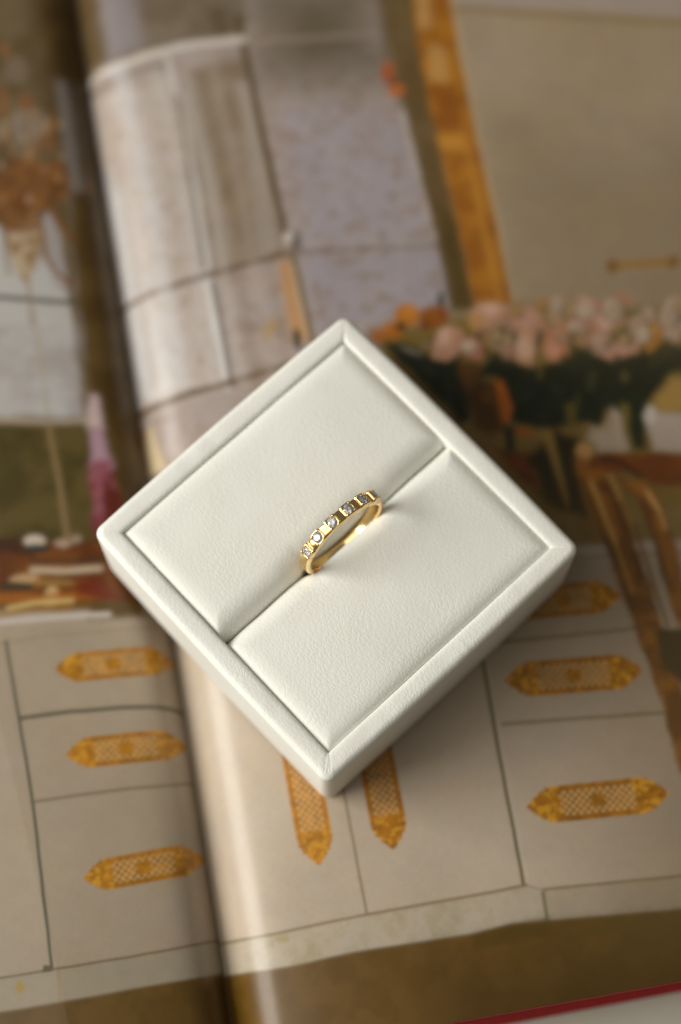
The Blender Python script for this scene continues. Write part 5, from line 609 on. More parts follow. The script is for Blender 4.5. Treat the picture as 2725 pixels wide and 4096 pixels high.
 ('area','R',(108,78,30),0.38,1.0,('mottle',(96,69,20),0.7,3.4),[(0.0,-78.7),(0.0,-78.7),(0.0,-78.6),(0.0,-78.6),(0.0,-78.6),(1.4,-78.7),(5.0,-79.0),(8.4,-79.3),(11.8,-79.4),(15.6,-79.3),(19.3,-79.1),(23.1,-79.0),(26.1,-79.0),(29.2,-79.1),(32.3,-79.2),(35.3,-79.3),(38.4,-79.3),(41.5,-79.4),(44.6,-79.5),(48.0,-79.2),(51.4,-79.0),(57.3,-79.5),(60.7,-79.8),(64.0,-80.1),(67.4,-80.4),(70.8,-80.7),(74.2,-81.0),(77.5,-81.3),(80.9,-81.6),(84.1,-81.9),(87.3,-82.1),(90.5,-82.4),(93.6,-82.7),(96.8,-83.0),(100.0,-83.3),(103.2,-83.6),(106.4,-83.9),(105.6,-86.9),(104.8,-90.0),(104.1,-93.0),(103.3,-96.1),(102.5,-99.1),(101.8,-102.1),(101.0,-105.0),(100.3,-108.0),(99.5,-110.9),(98.8,-113.9),(98.0,-116.8),(97.3,-119.7),(96.6,-122.6),(95.8,-125.4),(95.1,-128.3),(92.2,-127.8),(89.3,-127.2),(86.5,-126.7),(83.6,-126.2),(80.7,-125.7),(77.8,-125.2),(74.9,-124.7),(72.0,-124.2),(69.1,-123.7),(66.3,-123.2),(63.4,-122.7),(60.5,-122.2),(57.6,-121.7),(54.8,-121.2),(51.9,-120.7),(49.0,-120.2),(46.1,-119.7),(43.3,-119.2),(40.4,-118.7),(37.5,-118.2),(34.6,-117.7),(31.8,-117.2),(28.9,-116.7),(26.0,-116.2),(23.2,-115.7),(20.3,-115.2),(17.4,-114.7),(14.5,-114.2),(11.6,-113.7),(8.7,-113.2),(5.8,-112.7),(2.8,-112.3),(0.0,-112.0),(0.0,-111.4),(0.0,-110.9),(0.0,-110.4),(0.0,-109.9),(0.0,-109.4),(0.0,-108.8),(0.0,-108.3),(0.0,-105.4),(0.0,-102.5),(0.0,-99.6),(0.0,-96.7),(0.0,-93.7),(0.0,-90.7),(0.0,-87.8),(0.0,-84.8),(0.0,-81.7)]),
 ('area','R',(82,64,18),1.03,0.7,None,[(44.6,-79.6),(48.0,-79.4),(51.4,-79.1),(54.5,-79.4),(57.6,-79.6),(57.2,-81.7),(53.9,-81.7),(50.6,-81.7),(47.4,-81.7),(44.1,-81.7)]),
 ('area','R',(84,66,20),1.6,0.5,None,[(57.3,-79.5),(60.7,-79.8),(64.0,-80.1),(67.4,-80.4),(70.8,-80.7),(74.2,-81.0),(77.5,-81.3),(80.9,-81.6),(84.1,-81.9),(87.3,-82.2),(90.4,-82.6),(93.6,-82.9),(96.8,-83.2),(99.9,-83.6),(103.1,-83.9),(106.3,-84.2),(105.2,-88.6),(102.2,-88.2),(99.1,-87.8),(96.1,-87.4),(93.1,-87.1),(90.0,-86.7),(87.0,-86.3),(84.0,-85.9),(80.9,-85.6),(77.9,-85.2),(74.9,-84.8),(71.9,-84.4),(68.9,-84.1),(65.9,-83.7),(62.8,-83.3),(59.8,-83.0)]),
 ('area','R',(158,98,34),0.68,1.0,('mottle',(96,52,16),0.85,3),[(79.4,1.0),(84.5,-0.0),(85.3,-3.5),(86.1,-6.9),(86.9,-10.3),(87.3,-14.1),(87.8,-17.8),(88.3,-21.5),(88.6,-25.2),(88.9,-29.0),(89.2,-32.7),(89.5,-37.2),(89.8,-41.6),(90.0,-44.9),(90.3,-48.2),(90.5,-51.5),(88.8,-55.5),(87.2,-59.5),(86.1,-57.8),(86.0,-53.4),(85.9,-48.9),(85.5,-45.0),(85.1,-41.2),(84.7,-37.3),(84.2,-33.4),(83.7,-29.4),(83.2,-25.5),(82.6,-21.8),(82.1,-18.0),(81.6,-14.3),(81.0,-10.5),(80.7,-6.9),(80.3,-3.2)]),
 ('line','R',(206,150,72),0.46,0.75,0.84,[(81.8,-1.8),(82.8,-7.6),(83.8,-13.8),(84.2,-17.3),(84.6,-20.7),(85.0,-24.2)]),
 ('line','R',(214,164,96),0.46,0.7,0.68,[(85.5,-1.4),(86.6,-6.3)]),
 ('line','R',(78,42,12),0.46,0.75,0.76,[(84.8,-2.3),(85.5,-7.1),(86.2,-11.8),(86.6,-16.6),(87.1,-21.4)]),
 ('line','R',(190,128,54),0.38,0.6,0.61,[(86.1,-1.3),(86.7,-4.9),(87.3,-8.4),(87.7,-11.8),(88.1,-15.2),(88.5,-18.5),(89.0,-22.5),(89.4,-26.5)]),
 ('area','R',(164,104,40),0.68,1.0,('mottle',(112,62,20),0.85,3),[(86.7,-2.4),(92.2,-4.0),(94.3,-8.8),(94.5,-12.8),(94.7,-16.8),(94.8,-20.5),(94.9,-24.1),(95.1,-27.8),(95.2,-31.4),(91.9,-32.4),(91.5,-28.9),(91.2,-25.4),(90.8,-21.9),(90.9,-17.5),(90.9,-13.0),(90.3,-9.7),(89.7,-6.4)]),
 ('line','R',(222,170,100),0.53,0.85,0.91,[(92.0,-6.4),(93.1,-9.4)]),
 ('line','R',(94,52,16),0.46,0.6,0.68,[(90.7,-6.9),(91.2,-11.0),(91.6,-15.1),(91.7,-18.5),(91.8,-22.0),(92.0,-25.4)]),
 ('line','R',(226,176,100),0.3,0.8,0.61,[(82.0,-2.6),(83.0,-8.5),(84.0,-14.6)]),
 ('line','R',(70,36,10),0.38,0.7,0.68,[(80.5,-1.2),(81.0,-4.9),(81.5,-8.6),(82.2,-13.1),(83.0,-17.6),(83.6,-22.4),(84.3,-27.2)]),
 ('line','R',(72,38,12),0.38,0.7,0.61,[(88.1,-11.7),(88.6,-16.6),(89.0,-21.4),(89.3,-24.7),(89.6,-28.0),(89.9,-31.3)]),
 ('line','R',(228,180,112),0.3,0.8,0.61,[(91.8,-5.5),(93.3,-9.4),(93.5,-13.4)]),
 ('line','R',(84,44,14),0.38,0.6,0.61,[(88.3,-4.1),(90.3,-7.3),(90.6,-10.9),(91.0,-14.6),(91.2,-18.8),(91.4,-22.9)]),
 ('area','R',(44,44,26),0.8,1.0,None,[(87.5,-31.9),(91.6,-32.2),(96.3,-33.4),(95.4,-37.1),(94.5,-40.7),(93.7,-44.4),(89.9,-42.5),(87.6,-39.3),(87.5,-35.6)]),
 ('area','R',(104,58,18),0.68,1.0,None,[(90.3,-48.6),(89.5,-50.5),(88.3,-51.8),(87.1,-52.1),(86.0,-51.4),(85.5,-49.8),(85.6,-47.8),(86.4,-46.0),(87.6,-44.7),(88.8,-44.4),(89.9,-45.1),(90.4,-46.6)]),
 ('area','R',(100,80,48),21.66,0.52,None,[(66.3,-5.6),(69.5,-5.7),(72.8,-5.9),(76.0,-6.1),(79.3,-6.3),(82.6,-6.4),(85.9,-6.6),(89.1,-6.8),(92.4,-7.0),(95.7,-7.1),(99.0,-7.3),(102.3,-7.5),(105.6,-7.7),(108.9,-7.8),(112.2,-8.0),(115.5,-8.2),(118.8,-8.3),(122.1,-8.5),(125.5,-8.7),(124.6,-12.0),(123.8,-15.3),(123.0,-18.6),(122.1,-21.9),(121.3,-25.1),(120.5,-28.3),(119.7,-31.5),(118.9,-34.7),(118.0,-37.9),(117.2,-41.1),(116.5,-44.2),(115.7,-47.3),(114.9,-50.4),(114.1,-53.5),(113.3,-56.6),(112.5,-59.6),(111.8,-62.7),(111.0,-65.7),(110.2,-68.7),(109.5,-71.7),(108.7,-74.7),(108.0,-77.6),(107.2,-80.6),(106.5,-83.5),(105.7,-86.4),(105.0,-89.3),(104.3,-92.2),(103.6,-95.0),(102.8,-97.9),(102.1,-100.7),(99.1,-100.2),(96.2,-99.7),(93.2,-99.2),(90.2,-98.7),(87.3,-98.1),(84.3,-97.6),(81.4,-97.1),(78.4,-96.6),(75.4,-96.1),(72.5,-95.6),(69.5,-95.0),(66.6,-94.5),(66.5,-91.6),(66.5,-88.6),(66.4,-85.6),(66.4,-82.6),(66.4,-79.6),(66.3,-76.5),(66.3,-73.5),(66.2,-70.4),(66.2,-67.3),(66.1,-64.2),(66.1,-61.1),(66.2,-58.0),(66.2,-54.8),(66.2,-51.7),(66.2,-48.5),(66.2,-45.3),(66.2,-42.1),(66.2,-38.9),(66.2,-35.6),(66.2,-32.3),(66.2,-29.1),(66.2,-25.8),(66.2,-22.4),(66.2,-19.1),(66.2,-15.8),(66.2,-12.4),(66.2,-9.0)]),  # soft overlay: light falloff over the right side painted into the print
 ('area','R',(112,94,68),13.68,0.35,None,[(78.5,76.5),(81.8,75.5),(85.2,74.6),(88.6,73.7),(92.0,72.8),(95.4,71.9),(98.8,71.0),(102.1,70.1),(105.5,69.1),(108.9,68.2),(112.3,67.3),(115.7,66.4),(119.0,65.5),(122.4,64.6),(125.8,63.7),(129.2,62.8),(132.5,61.9),(135.9,60.9),(139.3,60.0),(142.7,59.1),(141.7,55.3),(140.8,51.6),(139.8,47.8),(138.9,44.1),(137.9,40.4),(137.0,36.8),(136.1,33.1),(135.2,29.5),(134.2,25.9),(133.3,22.3),(132.4,18.8),(131.5,15.2),(130.6,11.7),(129.7,8.2),(126.6,9.5),(123.4,10.7),(120.2,12.0),(117.0,13.3),(113.8,14.6),(110.6,15.8),(107.3,17.1),(104.1,18.4),(100.9,19.7),(97.7,20.9),(94.5,22.2),(91.3,23.5),(88.1,24.8),(84.8,26.1),(81.6,27.4),(78.4,28.6),(75.1,29.9),(75.4,33.7),(75.7,37.5),(75.9,41.3),(76.2,45.1),(76.5,48.9),(76.8,52.8),(77.1,56.7),(77.3,60.6),(77.6,64.5),(77.9,68.5),(78.2,72.5)]),  # wall darkened softly, falling light painted into its ink
 ('area','R',(50,36,6),10.26,0.6,None,[(36.6,-84.1),(39.7,-84.3),(42.8,-84.5),(45.9,-84.6),(49.0,-84.8),(52.1,-85.0),(55.2,-85.1),(58.3,-85.3),(61.4,-85.5),(64.5,-85.6),(67.6,-85.8),(70.8,-86.0),(73.9,-86.1),(77.0,-86.3),(80.2,-86.5),(83.3,-86.7),(86.5,-86.8),(89.6,-87.0),(92.7,-87.2),(95.9,-87.3),(99.1,-87.5),(102.2,-87.7),(105.4,-87.8),(104.6,-90.7),(103.9,-93.6),(103.2,-96.5),(102.5,-99.3),(101.8,-102.1),(101.0,-104.9),(100.3,-107.7),(99.6,-110.5),(98.9,-113.3),(98.2,-116.0),(97.5,-118.8),(96.8,-121.5),(93.9,-121.0),(90.9,-120.5),(87.9,-119.9),(84.9,-119.4),(82.0,-118.9),(79.0,-118.4),(76.0,-117.9),(73.1,-117.3),(70.1,-116.8),(67.1,-116.3),(64.2,-115.8),(61.2,-115.3),(58.2,-114.7),(55.3,-114.2),(52.3,-113.7),(49.4,-113.2),(46.4,-112.7),(43.5,-112.2),(40.5,-111.6),(37.5,-111.1),(34.6,-110.6),(31.6,-110.1),(32.2,-107.3),(32.7,-104.4),(33.3,-101.6),(33.8,-98.7),(34.3,-95.8),(34.9,-92.9),(35.4,-90.0),(36.0,-87.1)]),  # carpet dimmed toward bottom right, the loss of light painted in
 ('plate','R',(160,106,28),(194,168,124),6.08,[(61.2,-22.6),(82.8,-24.4)]),
 ('plate','R',(160,106,28),(194,168,124),6.38,[(58.5,-36.5),(83.6,-38.7)]),
 ('plate','R',(160,106,28),(194,168,124),6.38,[(57.9,-59.5),(83.4,-61.3)]),
 ('plate','R',(186,124,28),(194,168,124),6.23,[(19.7,-35.5),(20.0,-63.2)]),
 ('plate','R',(172,112,24),(194,168,124),6.23,[(33.0,-34.7),(33.3,-62.8)]),
 ('area','L',(116,98,72),0.68,1.0,('mottle',(92,74,46),0.7,6),[(-48.5,130.9),(-44.9,130.3),(-41.4,129.7),(-37.8,129.2),(-34.2,128.6),(-30.6,128.1),(-27.1,127.6),(-23.5,127.1),(-19.9,126.6),(-16.4,126.2),(-12.8,125.8),(-9.2,125.4),(-5.7,125.2),(-2.2,125.9),(0.0,127.5),(0.0,126.8),(0.0,126.2),(0.0,125.5),(0.0,121.4),(0.0,117.4),(0.0,113.3),(0.0,109.3),(0.0,105.3),(0.0,101.3),(0.0,97.4),(0.0,93.4),(0.0,89.5),(0.0,85.7),(0.0,81.8),(0.0,78.0),(0.0,74.2),(0.0,70.4),(0.0,66.6),(0.0,62.9),(0.0,59.1),(0.0,55.4),(0.0,51.8),(0.0,48.1),(0.0,44.5),(0.0,40.8),(0.0,37.2),(0.0,33.6),(0.0,29.9),(0.0,26.2),(0.0,22.5),(-0.4,18.5),(-0.8,14.5),(-1.3,10.6),(-1.8,6.7),(-2.3,3.0),(-2.7,-0.7),(-3.2,-4.4),(-3.7,-8.0),(-4.2,-11.5),(-4.7,-15.0),(-7.8,-14.7),(-10.9,-14.3),(-14.1,-13.8),(-17.2,-13.3),(-20.4,-12.9),(-23.5,-12.4),(-26.7,-11.9),(-29.8,-11.3),(-33.0,-10.8),(-36.1,-10.3),(-39.3,-9.7),(-42.4,-9.2),(-45.6,-8.6),(-48.8,-8.1),(-51.9,-7.5),(-55.1,-7.0),(-58.3,-6.4),(-61.4,-5.9),(-61.1,-2.5),(-60.8,0.8),(-60.5,4.2),(-60.2,7.5),(-59.8,10.9),(-59.5,14.4),(-59.2,17.8),(-58.8,21.2),(-58.5,24.7),(-58.2,28.2),(-57.9,31.7),(-57.5,35.3),(-57.2,38.8),(-56.8,42.4),(-56.5,46.0),(-56.2,49.6),(-55.8,53.2),(-55.5,56.9),(-55.1,60.6),(-54.8,64.3),(-54.4,68.0),(-54.1,71.7),(-53.7,75.5),(-53.3,79.3),(-53.0,83.2),(-52.6,87.0),(-52.3,90.9),(-51.9,94.8),(-51.5,98.7),(-51.2,102.6),(-50.8,106.6),(-50.4,110.6),(-50.0,114.6),(-49.7,118.6),(-49.3,122.7),(-48.9,126.8)]),
 ('area','L',(88,66,28),2.96,1.0,('mottle',(64,46,16),0.6,4),[(-7.8,125.3),(-3.0,125.5),(0.0,127.4),(0.0,122.7),(0.0,118.1),(0.0,113.5),(0.0,108.9),(0.0,104.7),(0.0,100.5),(0.0,96.4),(0.0,92.3),(0.0,88.2),(0.0,84.1),(0.0,80.1),(0.0,76.1),(-1.0,78.3),(-2.8,80.4),(-4.7,83.1),(-6.7,86.1),(-6.8,90.3),(-6.9,94.6),(-7.0,98.9),(-7.1,103.2),(-7.3,107.6),(-7.4,112.0),(-7.5,116.4),(-7.6,120.8)]),
 ('area','L',(146,128,110),1.06,1.0,('mottle',(120,100,78),0.6,3),[(-9.5,88.5),(-10.9,87.3),(-12.8,87.1),(-14.5,87.9),(-15.7,89.6),(-16.0,91.6),(-15.4,93.5),(-13.9,94.8),(-12.1,95.0),(-10.3,94.2),(-9.1,92.5),(-8.8,90.5)]),
 ('area','L',(150,134,118),1.06,1.0,None,[(-9.7,63.3),(-11.3,62.0),(-13.4,61.7),(-15.3,62.6),(-16.7,64.5),(-17.0,66.8),(-16.3,68.9),(-14.7,70.2),(-12.6,70.5),(-10.6,69.6),(-9.3,67.7),(-9.0,65.4)]),
 ('area','L',(146,136,132),1.14,0.75,None,[(-5.6,100.8),(-3.2,100.0),(-3.3,95.9),(-3.3,91.8),(-3.4,87.7),(-3.4,83.6),(-3.4,79.6),(-3.5,75.6),(-3.5,71.6),(-3.9,67.5),(-4.3,63.5),(-4.7,59.5),(-5.0,55.6),(-5.4,51.6),(-5.8,47.8),(-6.1,43.9),(-6.5,40.1),(-6.9,36.3),(-9.0,42.0),(-8.7,45.6),(-8.4,49.2),(-8.0,52.9),(-7.7,56.6),(-7.4,60.3),(-7.1,64.0),(-6.7,67.8),(-6.4,71.6),(-6.3,75.6),(-6.2,79.8),(-6.1,83.9),(-6.0,88.1),(-5.9,92.3),(-5.8,96.6)]),
 ('area','L',(184,180,178),1.14,1.0,('mottle',(160,148,142),0.6,5),[(-21.0,65.7),(-24.3,66.6),(-27.5,67.4),(-30.8,68.3),(-34.1,69.2),(-37.4,70.1),(-40.6,71.0),(-43.9,71.9),(-47.2,72.9),(-50.5,73.8),(-53.8,74.7),(-54.1,71.0),(-54.5,67.4),(-54.8,63.7),(-55.2,60.1),(-55.5,56.5),(-55.8,52.9),(-56.2,49.3),(-56.5,45.8),(-56.9,42.3),(-57.2,38.8),(-57.5,35.3),(-54.1,34.7),(-50.7,34.1),(-47.2,33.4),(-43.8,32.8),(-40.4,32.2),(-37.0,31.6),(-33.5,31.1),(-30.1,30.5),(-26.7,30.0),(-23.3,29.4),(-19.9,28.9),(-16.5,28.4),(-13.1,27.9),(-9.7,27.5),(-9.6,31.1),(-9.5,34.7),(-9.5,38.3),(-9.4,42.0),(-9.4,45.7),(-9.5,49.3),(-9.5,53.0),(-9.6,56.8),(-11.7,59.5),(-13.9,62.3),(-16.1,65.1)]),
 ('area','L',(174,168,170),0.91,0.8,None,[(-11.8,72.1),(-11.0,68.2),(-10.3,64.3),(-9.9,60.5),(-9.6,56.8),(-12.6,59.0),(-12.4,63.3),(-12.1,67.7)]),
 ('area','L',(138,122,104),0.91,0.6,None,[(-10.7,104.3),(-10.8,102.5),(-11.5,101.0),(-12.6,100.2),(-14.0,100.2),(-15.1,101.2),(-15.8,102.8),(-15.8,104.6),(-15.1,106.1),(-13.9,106.9),(-12.5,106.8),(-11.4,105.8)]),
 ('area','L',(142,126,110),0.91,0.6,None,[(-10.8,88.9),(-10.7,86.9),(-11.4,85.2),(-12.7,84.1),(-14.2,84.1),(-15.6,85.0),(-16.5,86.7),(-16.6,88.6),(-16.0,90.4),(-14.7,91.4),(-13.1,91.5),(-11.7,90.6)]),
 ('area','L',(160,138,112),0.76,0.7,None,[(-16.2,90.0),(-16.5,88.8),(-17.1,88.0),(-17.7,87.8),(-18.3,88.2),(-18.7,89.1),(-18.7,90.3),(-18.4,91.5),(-17.8,92.4),(-17.2,92.6),(-16.6,92.2),(-16.2,91.2)]),
 ('area','L',(186,182,178),0.68,1.0,None,[(-45.5,73.3),(-41.9,72.7),(-38.3,72.2),(-34.8,71.6),(-31.2,71.0),(-27.7,70.5),(-24.1,70.0),(-20.6,69.5),(-19.9,64.9),(-19.2,60.3),(-16.8,55.8),(-13.2,61.4),(-12.7,56.7),(-9.6,53.5),(-9.6,46.6),(-13.0,47.0),(-16.4,47.5),(-19.7,48.0),(-23.1,48.5),(-26.6,49.0),(-30.1,49.5),(-33.6,50.1),(-37.1,50.6),(-40.6,51.2),(-44.1,51.8),(-47.6,52.4),(-47.1,56.5),(-46.7,60.7),(-46.3,64.9),(-45.9,69.1)]),
 ('area','L',(160,154,150),0.68,0.9,None,[(-11.6,72.1),(-9.9,70.9),(-9.6,66.5),(-9.3,62.1),(-9.0,57.7),(-10.8,56.9),(-11.9,63.1),(-11.7,67.6)]),
 ('area','L',(128,88,50),0.68,1.0,('mottle',(92,58,30),0.9,1.8),[(-22.5,81.7),(-19.1,81.7),(-16.3,83.7),(-12.7,82.3),(-6.7,82.4),(-5.9,76.8),(-10.1,71.9),(-13.9,69.0),(-19.0,68.8),(-23.7,71.8),(-23.1,76.7)]),
 ('area','L',(118,68,29),0.53,0.6,None,[(-13.3,74.2),(-13.7,73.3),(-14.5,72.7),(-15.6,72.6),(-16.5,73.0),(-17.2,73.7),(-17.3,74.7),(-16.9,75.6),(-16.1,76.2),(-15.1,76.3),(-14.1,76.0),(-13.5,75.2)]),
 ('area','L',(152,103,56),0.53,0.6,None,[(-11.9,73.6),(-12.1,72.8),(-12.5,72.3),(-13.1,72.2),(-13.5,72.4),(-13.8,73.0),(-13.9,73.8),(-13.7,74.5),(-13.2,75.0),(-12.7,75.2),(-12.2,74.9),(-11.9,74.3)]),
 ('area','L',(142,93,50),0.53,0.6,None,[(-7.5,79.3),(-7.8,78.2),(-8.4,77.4),(-9.1,77.2),(-9.6,77.5),(-10.0,78.4),(-10.0,79.6),(-9.7,80.7),(-9.1,81.5),(-8.5,81.7),(-7.9,81.4),(-7.5,80.5)]),
 ('area','L',(136,80,34),0.53,0.6,None,[(-17.4,76.6),(-17.7,75.5),(-18.2,74.8),(-18.7,74.5),(-19.2,74.9),(-19.4,75.8),(-19.4,76.9),(-19.2,78.0),(-18.7,78.8),(-18.2,79.0),(-17.7,78.7),(-17.4,77.8)]),
 ('area','L',(150,101,55),0.53,0.6,None,[(-15.6,96.8),(-15.9,95.1),(-16.4,93.9),(-16.9,93.4),(-17.2,94.0),(-17.4,95.3),(-17.3,97.0),(-17.0,98.8),(-16.5,100.0),(-16.0,100.4),(-15.6,99.9),(-15.5,98.6)]),
 ('area','L',(160,100,47),0.53,0.6,None,[(-16.5,95.0),(-16.7,93.8),(-16.9,93.0),(-17.2,92.7),(-17.3,93.0),(-17.4,93.9),(-17.3,95.1),(-17.1,96.2),(-16.8,97.1),(-16.6,97.3),(-16.4,97.0),(-16.4,96.1)]),
 ('area','L',(144,90,47),0.53,0.6,None,[(-10.7,95.8),(-11.1,94.6),(-11.7,93.8),(-12.5,93.6),(-13.3,94.0),(-13.7,94.9),(-13.8,96.1),(-13.4,97.3),(-12.8,98.1),(-12.0,98.3),(-11.2,97.9),(-10.8,97.0)]),
 ('area','L',(160,103,50),0.53,0.6,None,[(-7.5,89.0),(-8.1,87.1),(-8.7,85.8),(-9.1,85.3),(-9.3,85.9),(-9.2,87.4),(-8.8,89.3),(-8.3,91.2),(-7.7,92.5),(-7.2,92.9),(-7.0,92.3),(-7.2,90.9)]),
 ('area','L',(188,160,132),0.53,0.6,None,[(-8.3,90.6),(-8.4,90.0),(-8.7,89.6),(-9.0,89.5),(-9.2,89.7),(-9.4,90.1),(-9.4,90.7),(-9.3,91.3),(-9.0,91.7),(-8.7,91.8),(-8.4,91.6),(-8.3,91.2)]),
 ('area','L',(144,93,50),0.53,0.6,None,[(-12.3,82.7),(-12.7,81.8),(-13.3,81.2),(-14.1,81.0),(-14.8,81.4),(-15.3,82.1),(-15.4,83.1),(-15.0,84.0),(-14.4,84.7),(-13.6,84.8),(-12.9,84.5),(-12.4,83.7)]),
 ('area','L',(176,116,63),0.53,0.6,None,[(-14.3,108.1),(-14.5,107.4),(-14.9,106.8),(-15.3,106.6),(-15.6,106.9),(-15.8,107.5),(-15.8,108.3),(-15.6,109.1),(-15.3,109.6),(-14.9,109.8),(-14.5,109.5),(-14.3,108.9)]),
 ('area','L',(166,109,56),0.53,0.6,None,[(-14.3,80.1),(-14.5,79.3),(-14.8,78.8),(-15.2,78.7),(-15.6,78.9),(-15.8,79.5),(-15.8,80.3),(-15.6,81.0),(-15.3,81.5),(-14.9,81.7),(-14.5,81.4),(-14.3,80.9)]),
 ('area','L',(100,66,36),0.53,0.6,None,[(-16.6,83.3),(-16.9,81.9),(-17.1,81.0),(-17.3,80.7),(-17.5,81.0),(-17.5,82.0),(-17.4,83.4),(-17.1,84.7),(-16.9,85.7),(-16.7,86.0),(-16.5,85.6),(-16.5,84.6)]),
 ('area','L',(120,77,39),0.53,0.6,None,[(-12.2,78.8),(-12.5,77.9),(-12.9,77.3),(-13.2,77.1),(-13.3,77.4),(-13.3,78.1),(-13.1,79.1),(-12.8,80.0),(-12.4,80.6),(-12.1,80.8),(-12.0,80.4),(-12.0,79.7)]),
 ('area','L',(139,93,48),0.53,0.6,None,[(-6.5,74.4),(-6.7,73.7),(-7.2,73.2),(-7.9,73.0),(-8.5,73.3),(-8.9,73.9),(-9.0,74.7),(-8.7,75.4),(-8.2,75.9),(-7.5,76.1),(-6.9,75.8),(-6.5,75.2)]),
 ('area','L',(146,112,70),0.38,1.0,('mottle',(190,174,150),0.8,1.6),[(-20.0,69.4),(-16.2,69.3),(-12.4,69.3),(-13.4,65.2),(-14.4,61.1),(-16.8,56.1),(-18.9,60.3),(-19.4,64.8)]),
 ('area','L',(120,76,36),0.46,0.8,None,[(-12.3,67.9),(-12.9,67.4),(-14.3,67.1),(-16.2,67.2),(-18.1,67.6),(-19.4,68.2),(-19.8,68.9),(-19.2,69.4),(-17.8,69.7),(-15.9,69.6),(-14.1,69.2),(-12.8,68.6)]),
 ('line','L',(150,102,56),0.3,0.7,0.35,[(-12.6,87.3),(-13.3,82.5),(-13.6,80.4),(-13.3,83.2)]),
 ('line','L',(120,78,40),0.3,0.7,0.38,[(-16.0,86.4),(-15.5,83.0),(-14.5,81.5),(-13.3,83.2)]),
 ('line','L',(120,78,40),0.3,0.7,0.55,[(-13.2,91.3),(-12.6,86.9),(-11.3,84.9),(-9.9,87.2)]),
 ('line','L',(150,102,56),0.3,0.7,0.5,[(-11.0,87.7),(-11.3,85.1),(-11.4,84.0),(-11.2,85.5)]),
 ('line','L',(96,70,44),0.3,0.7,0.38,[(-18.0,85.0),(-19.1,82.6),(-20.4,81.7),(-21.1,83.2)]),
 ('line','L',(150,102,56),0.3,0.7,0.47,[(-11.0,87.3),(-11.8,81.8),(-12.3,79.5),(-12.1,82.6)]),
 ('line','L',(120,78,40),0.3,0.7,0.53,[(-15.8,81.8),(-14.6,77.7),(-12.5,75.8),(-10.5,77.8)]),
 ('line','L',(96,70,44),0.3,0.7,0.41,[(-18.5,81.1),(-18.5,78.2),(-18.1,76.9),(-17.6,78.5)]),
 ('line','L',(96,70,44),0.3,0.7,0.42,[(-16.1,90.3),(-15.8,86.7),(-15.0,85.1),(-14.0,87.0)]),
 ('line','L',(172,132,86),0.3,0.7,0.46,[(-12.0,89.4),(-12.8,84.7),(-13.4,82.7),(-13.3,85.4)]),
 ('line','L',(150,102,56),0.3,0.7,0.32,[(-13.5,86.0),(-12.9,82.2),(-11.6,80.4),(-10.3,82.4)]),
 ('line','L',(172,132,86),0.3,0.7,0.3,[(-16.2,92.6),(-16.6,86.5),(-16.4,83.8),(-15.7,87.2)]),
 ('line','L',(96,70,44),0.3,0.7,0.44,[(-15.2,81.0),(-14.9,77.1),(-14.2,75.3),(-13.1,77.4)]),
 ('line','L',(96,70,44),0.3,0.7,0.35,[(-17.1,85.2),(-18.7,79.5),(-20.2,77.2),(-20.7,80.6)]),
 ('line','L',(120,78,40),0.3,0.7,0.31,[(-15.8,91.2),(-16.8,88.0),(-17.9,86.7),(-18.3,88.7)]),
 ('line','L',(150,102,56),0.3,0.7,0.51,[(-10.5,89.5),(-9.8,86.0),(-8.5,84.4),(-7.1,86.2)]),
 ('area','L',(196,176,152),0.3,0.6,None,[(-14.1,74.2),(-14.2,73.8),(-14.3,73.5),(-14.5,73.4),(-14.7,73.6),(-14.7,73.9),(-14.7,74.3),(-14.6,74.7),(-14.5,75.0),(-14.3,75.1),(-14.1,75.0),(-14.1,74.7)]),
 ('area','L',(168,120,70),0.3,0.6,None,[(-15.4,78.7),(-15.5,78.5),(-15.7,78.3),(-15.9,78.3),(-16.2,78.4),(-16.3,78.6),(-16.4,78.9),(-16.3,79.1),(-16.1,79.3),(-15.8,79.4),(-15.6,79.2),(-15.4,79.0)]),
 ('area','L',(186,150,108),0.3,0.6,None,[(-9.9,80.6),(-10.1,80.2),(-10.3,80.0),(-10.5,79.9),(-10.8,80.0),(-10.9,80.3),(-10.9,80.7),(-10.8,81.1),(-10.6,81.3),(-10.3,81.4),(-10.1,81.3),(-10.0,81.0)]),
 ('area','L',(196,176,152),0.3,0.6,None,[(-13.5,87.6),(-13.5,87.3),(-13.7,87.1),(-14.0,87.1),(-14.2,87.2),(-14.3,87.4),(-14.3,87.7),(-14.2,88.0),(-14.0,88.2),(-13.8,88.3),(-13.6,88.2),(-13.5,87.9)]),
 ('area','L',(196,176,152),0.3,0.6,None,[(-6.2,83.0),(-6.3,82.7),(-6.5,82.5),(-6.8,82.4),(-7.0,82.5),(-7.2,82.7),(-7.2,83.0),(-7.1,83.3),(-6.9,83.5),(-6.6,83.5),(-6.4,83.5),(-6.2,83.2)]),
 ('area','L',(186,150,108),0.3,0.6,None,[(-7.5,78.6),(-7.6,78.1),(-7.8,77.8),(-8.0,77.7),(-8.2,77.8),(-8.3,78.2),(-8.3,78.6),(-8.2,79.1),(-8.0,79.4),(-7.8,79.5),(-7.6,79.4),(-7.5,79.0)]),
 ('area','L',(186,150,108),0.3,0.6,None,[(-12.6,84.0),(-12.7,83.7),(-12.9,83.5),(-13.2,83.5),(-13.4,83.6),(-13.6,83.8),(-13.6,84.1),(-13.5,84.3),(-13.3,84.5),(-13.1,84.6),(-12.8,84.5),(-12.7,84.2)]),
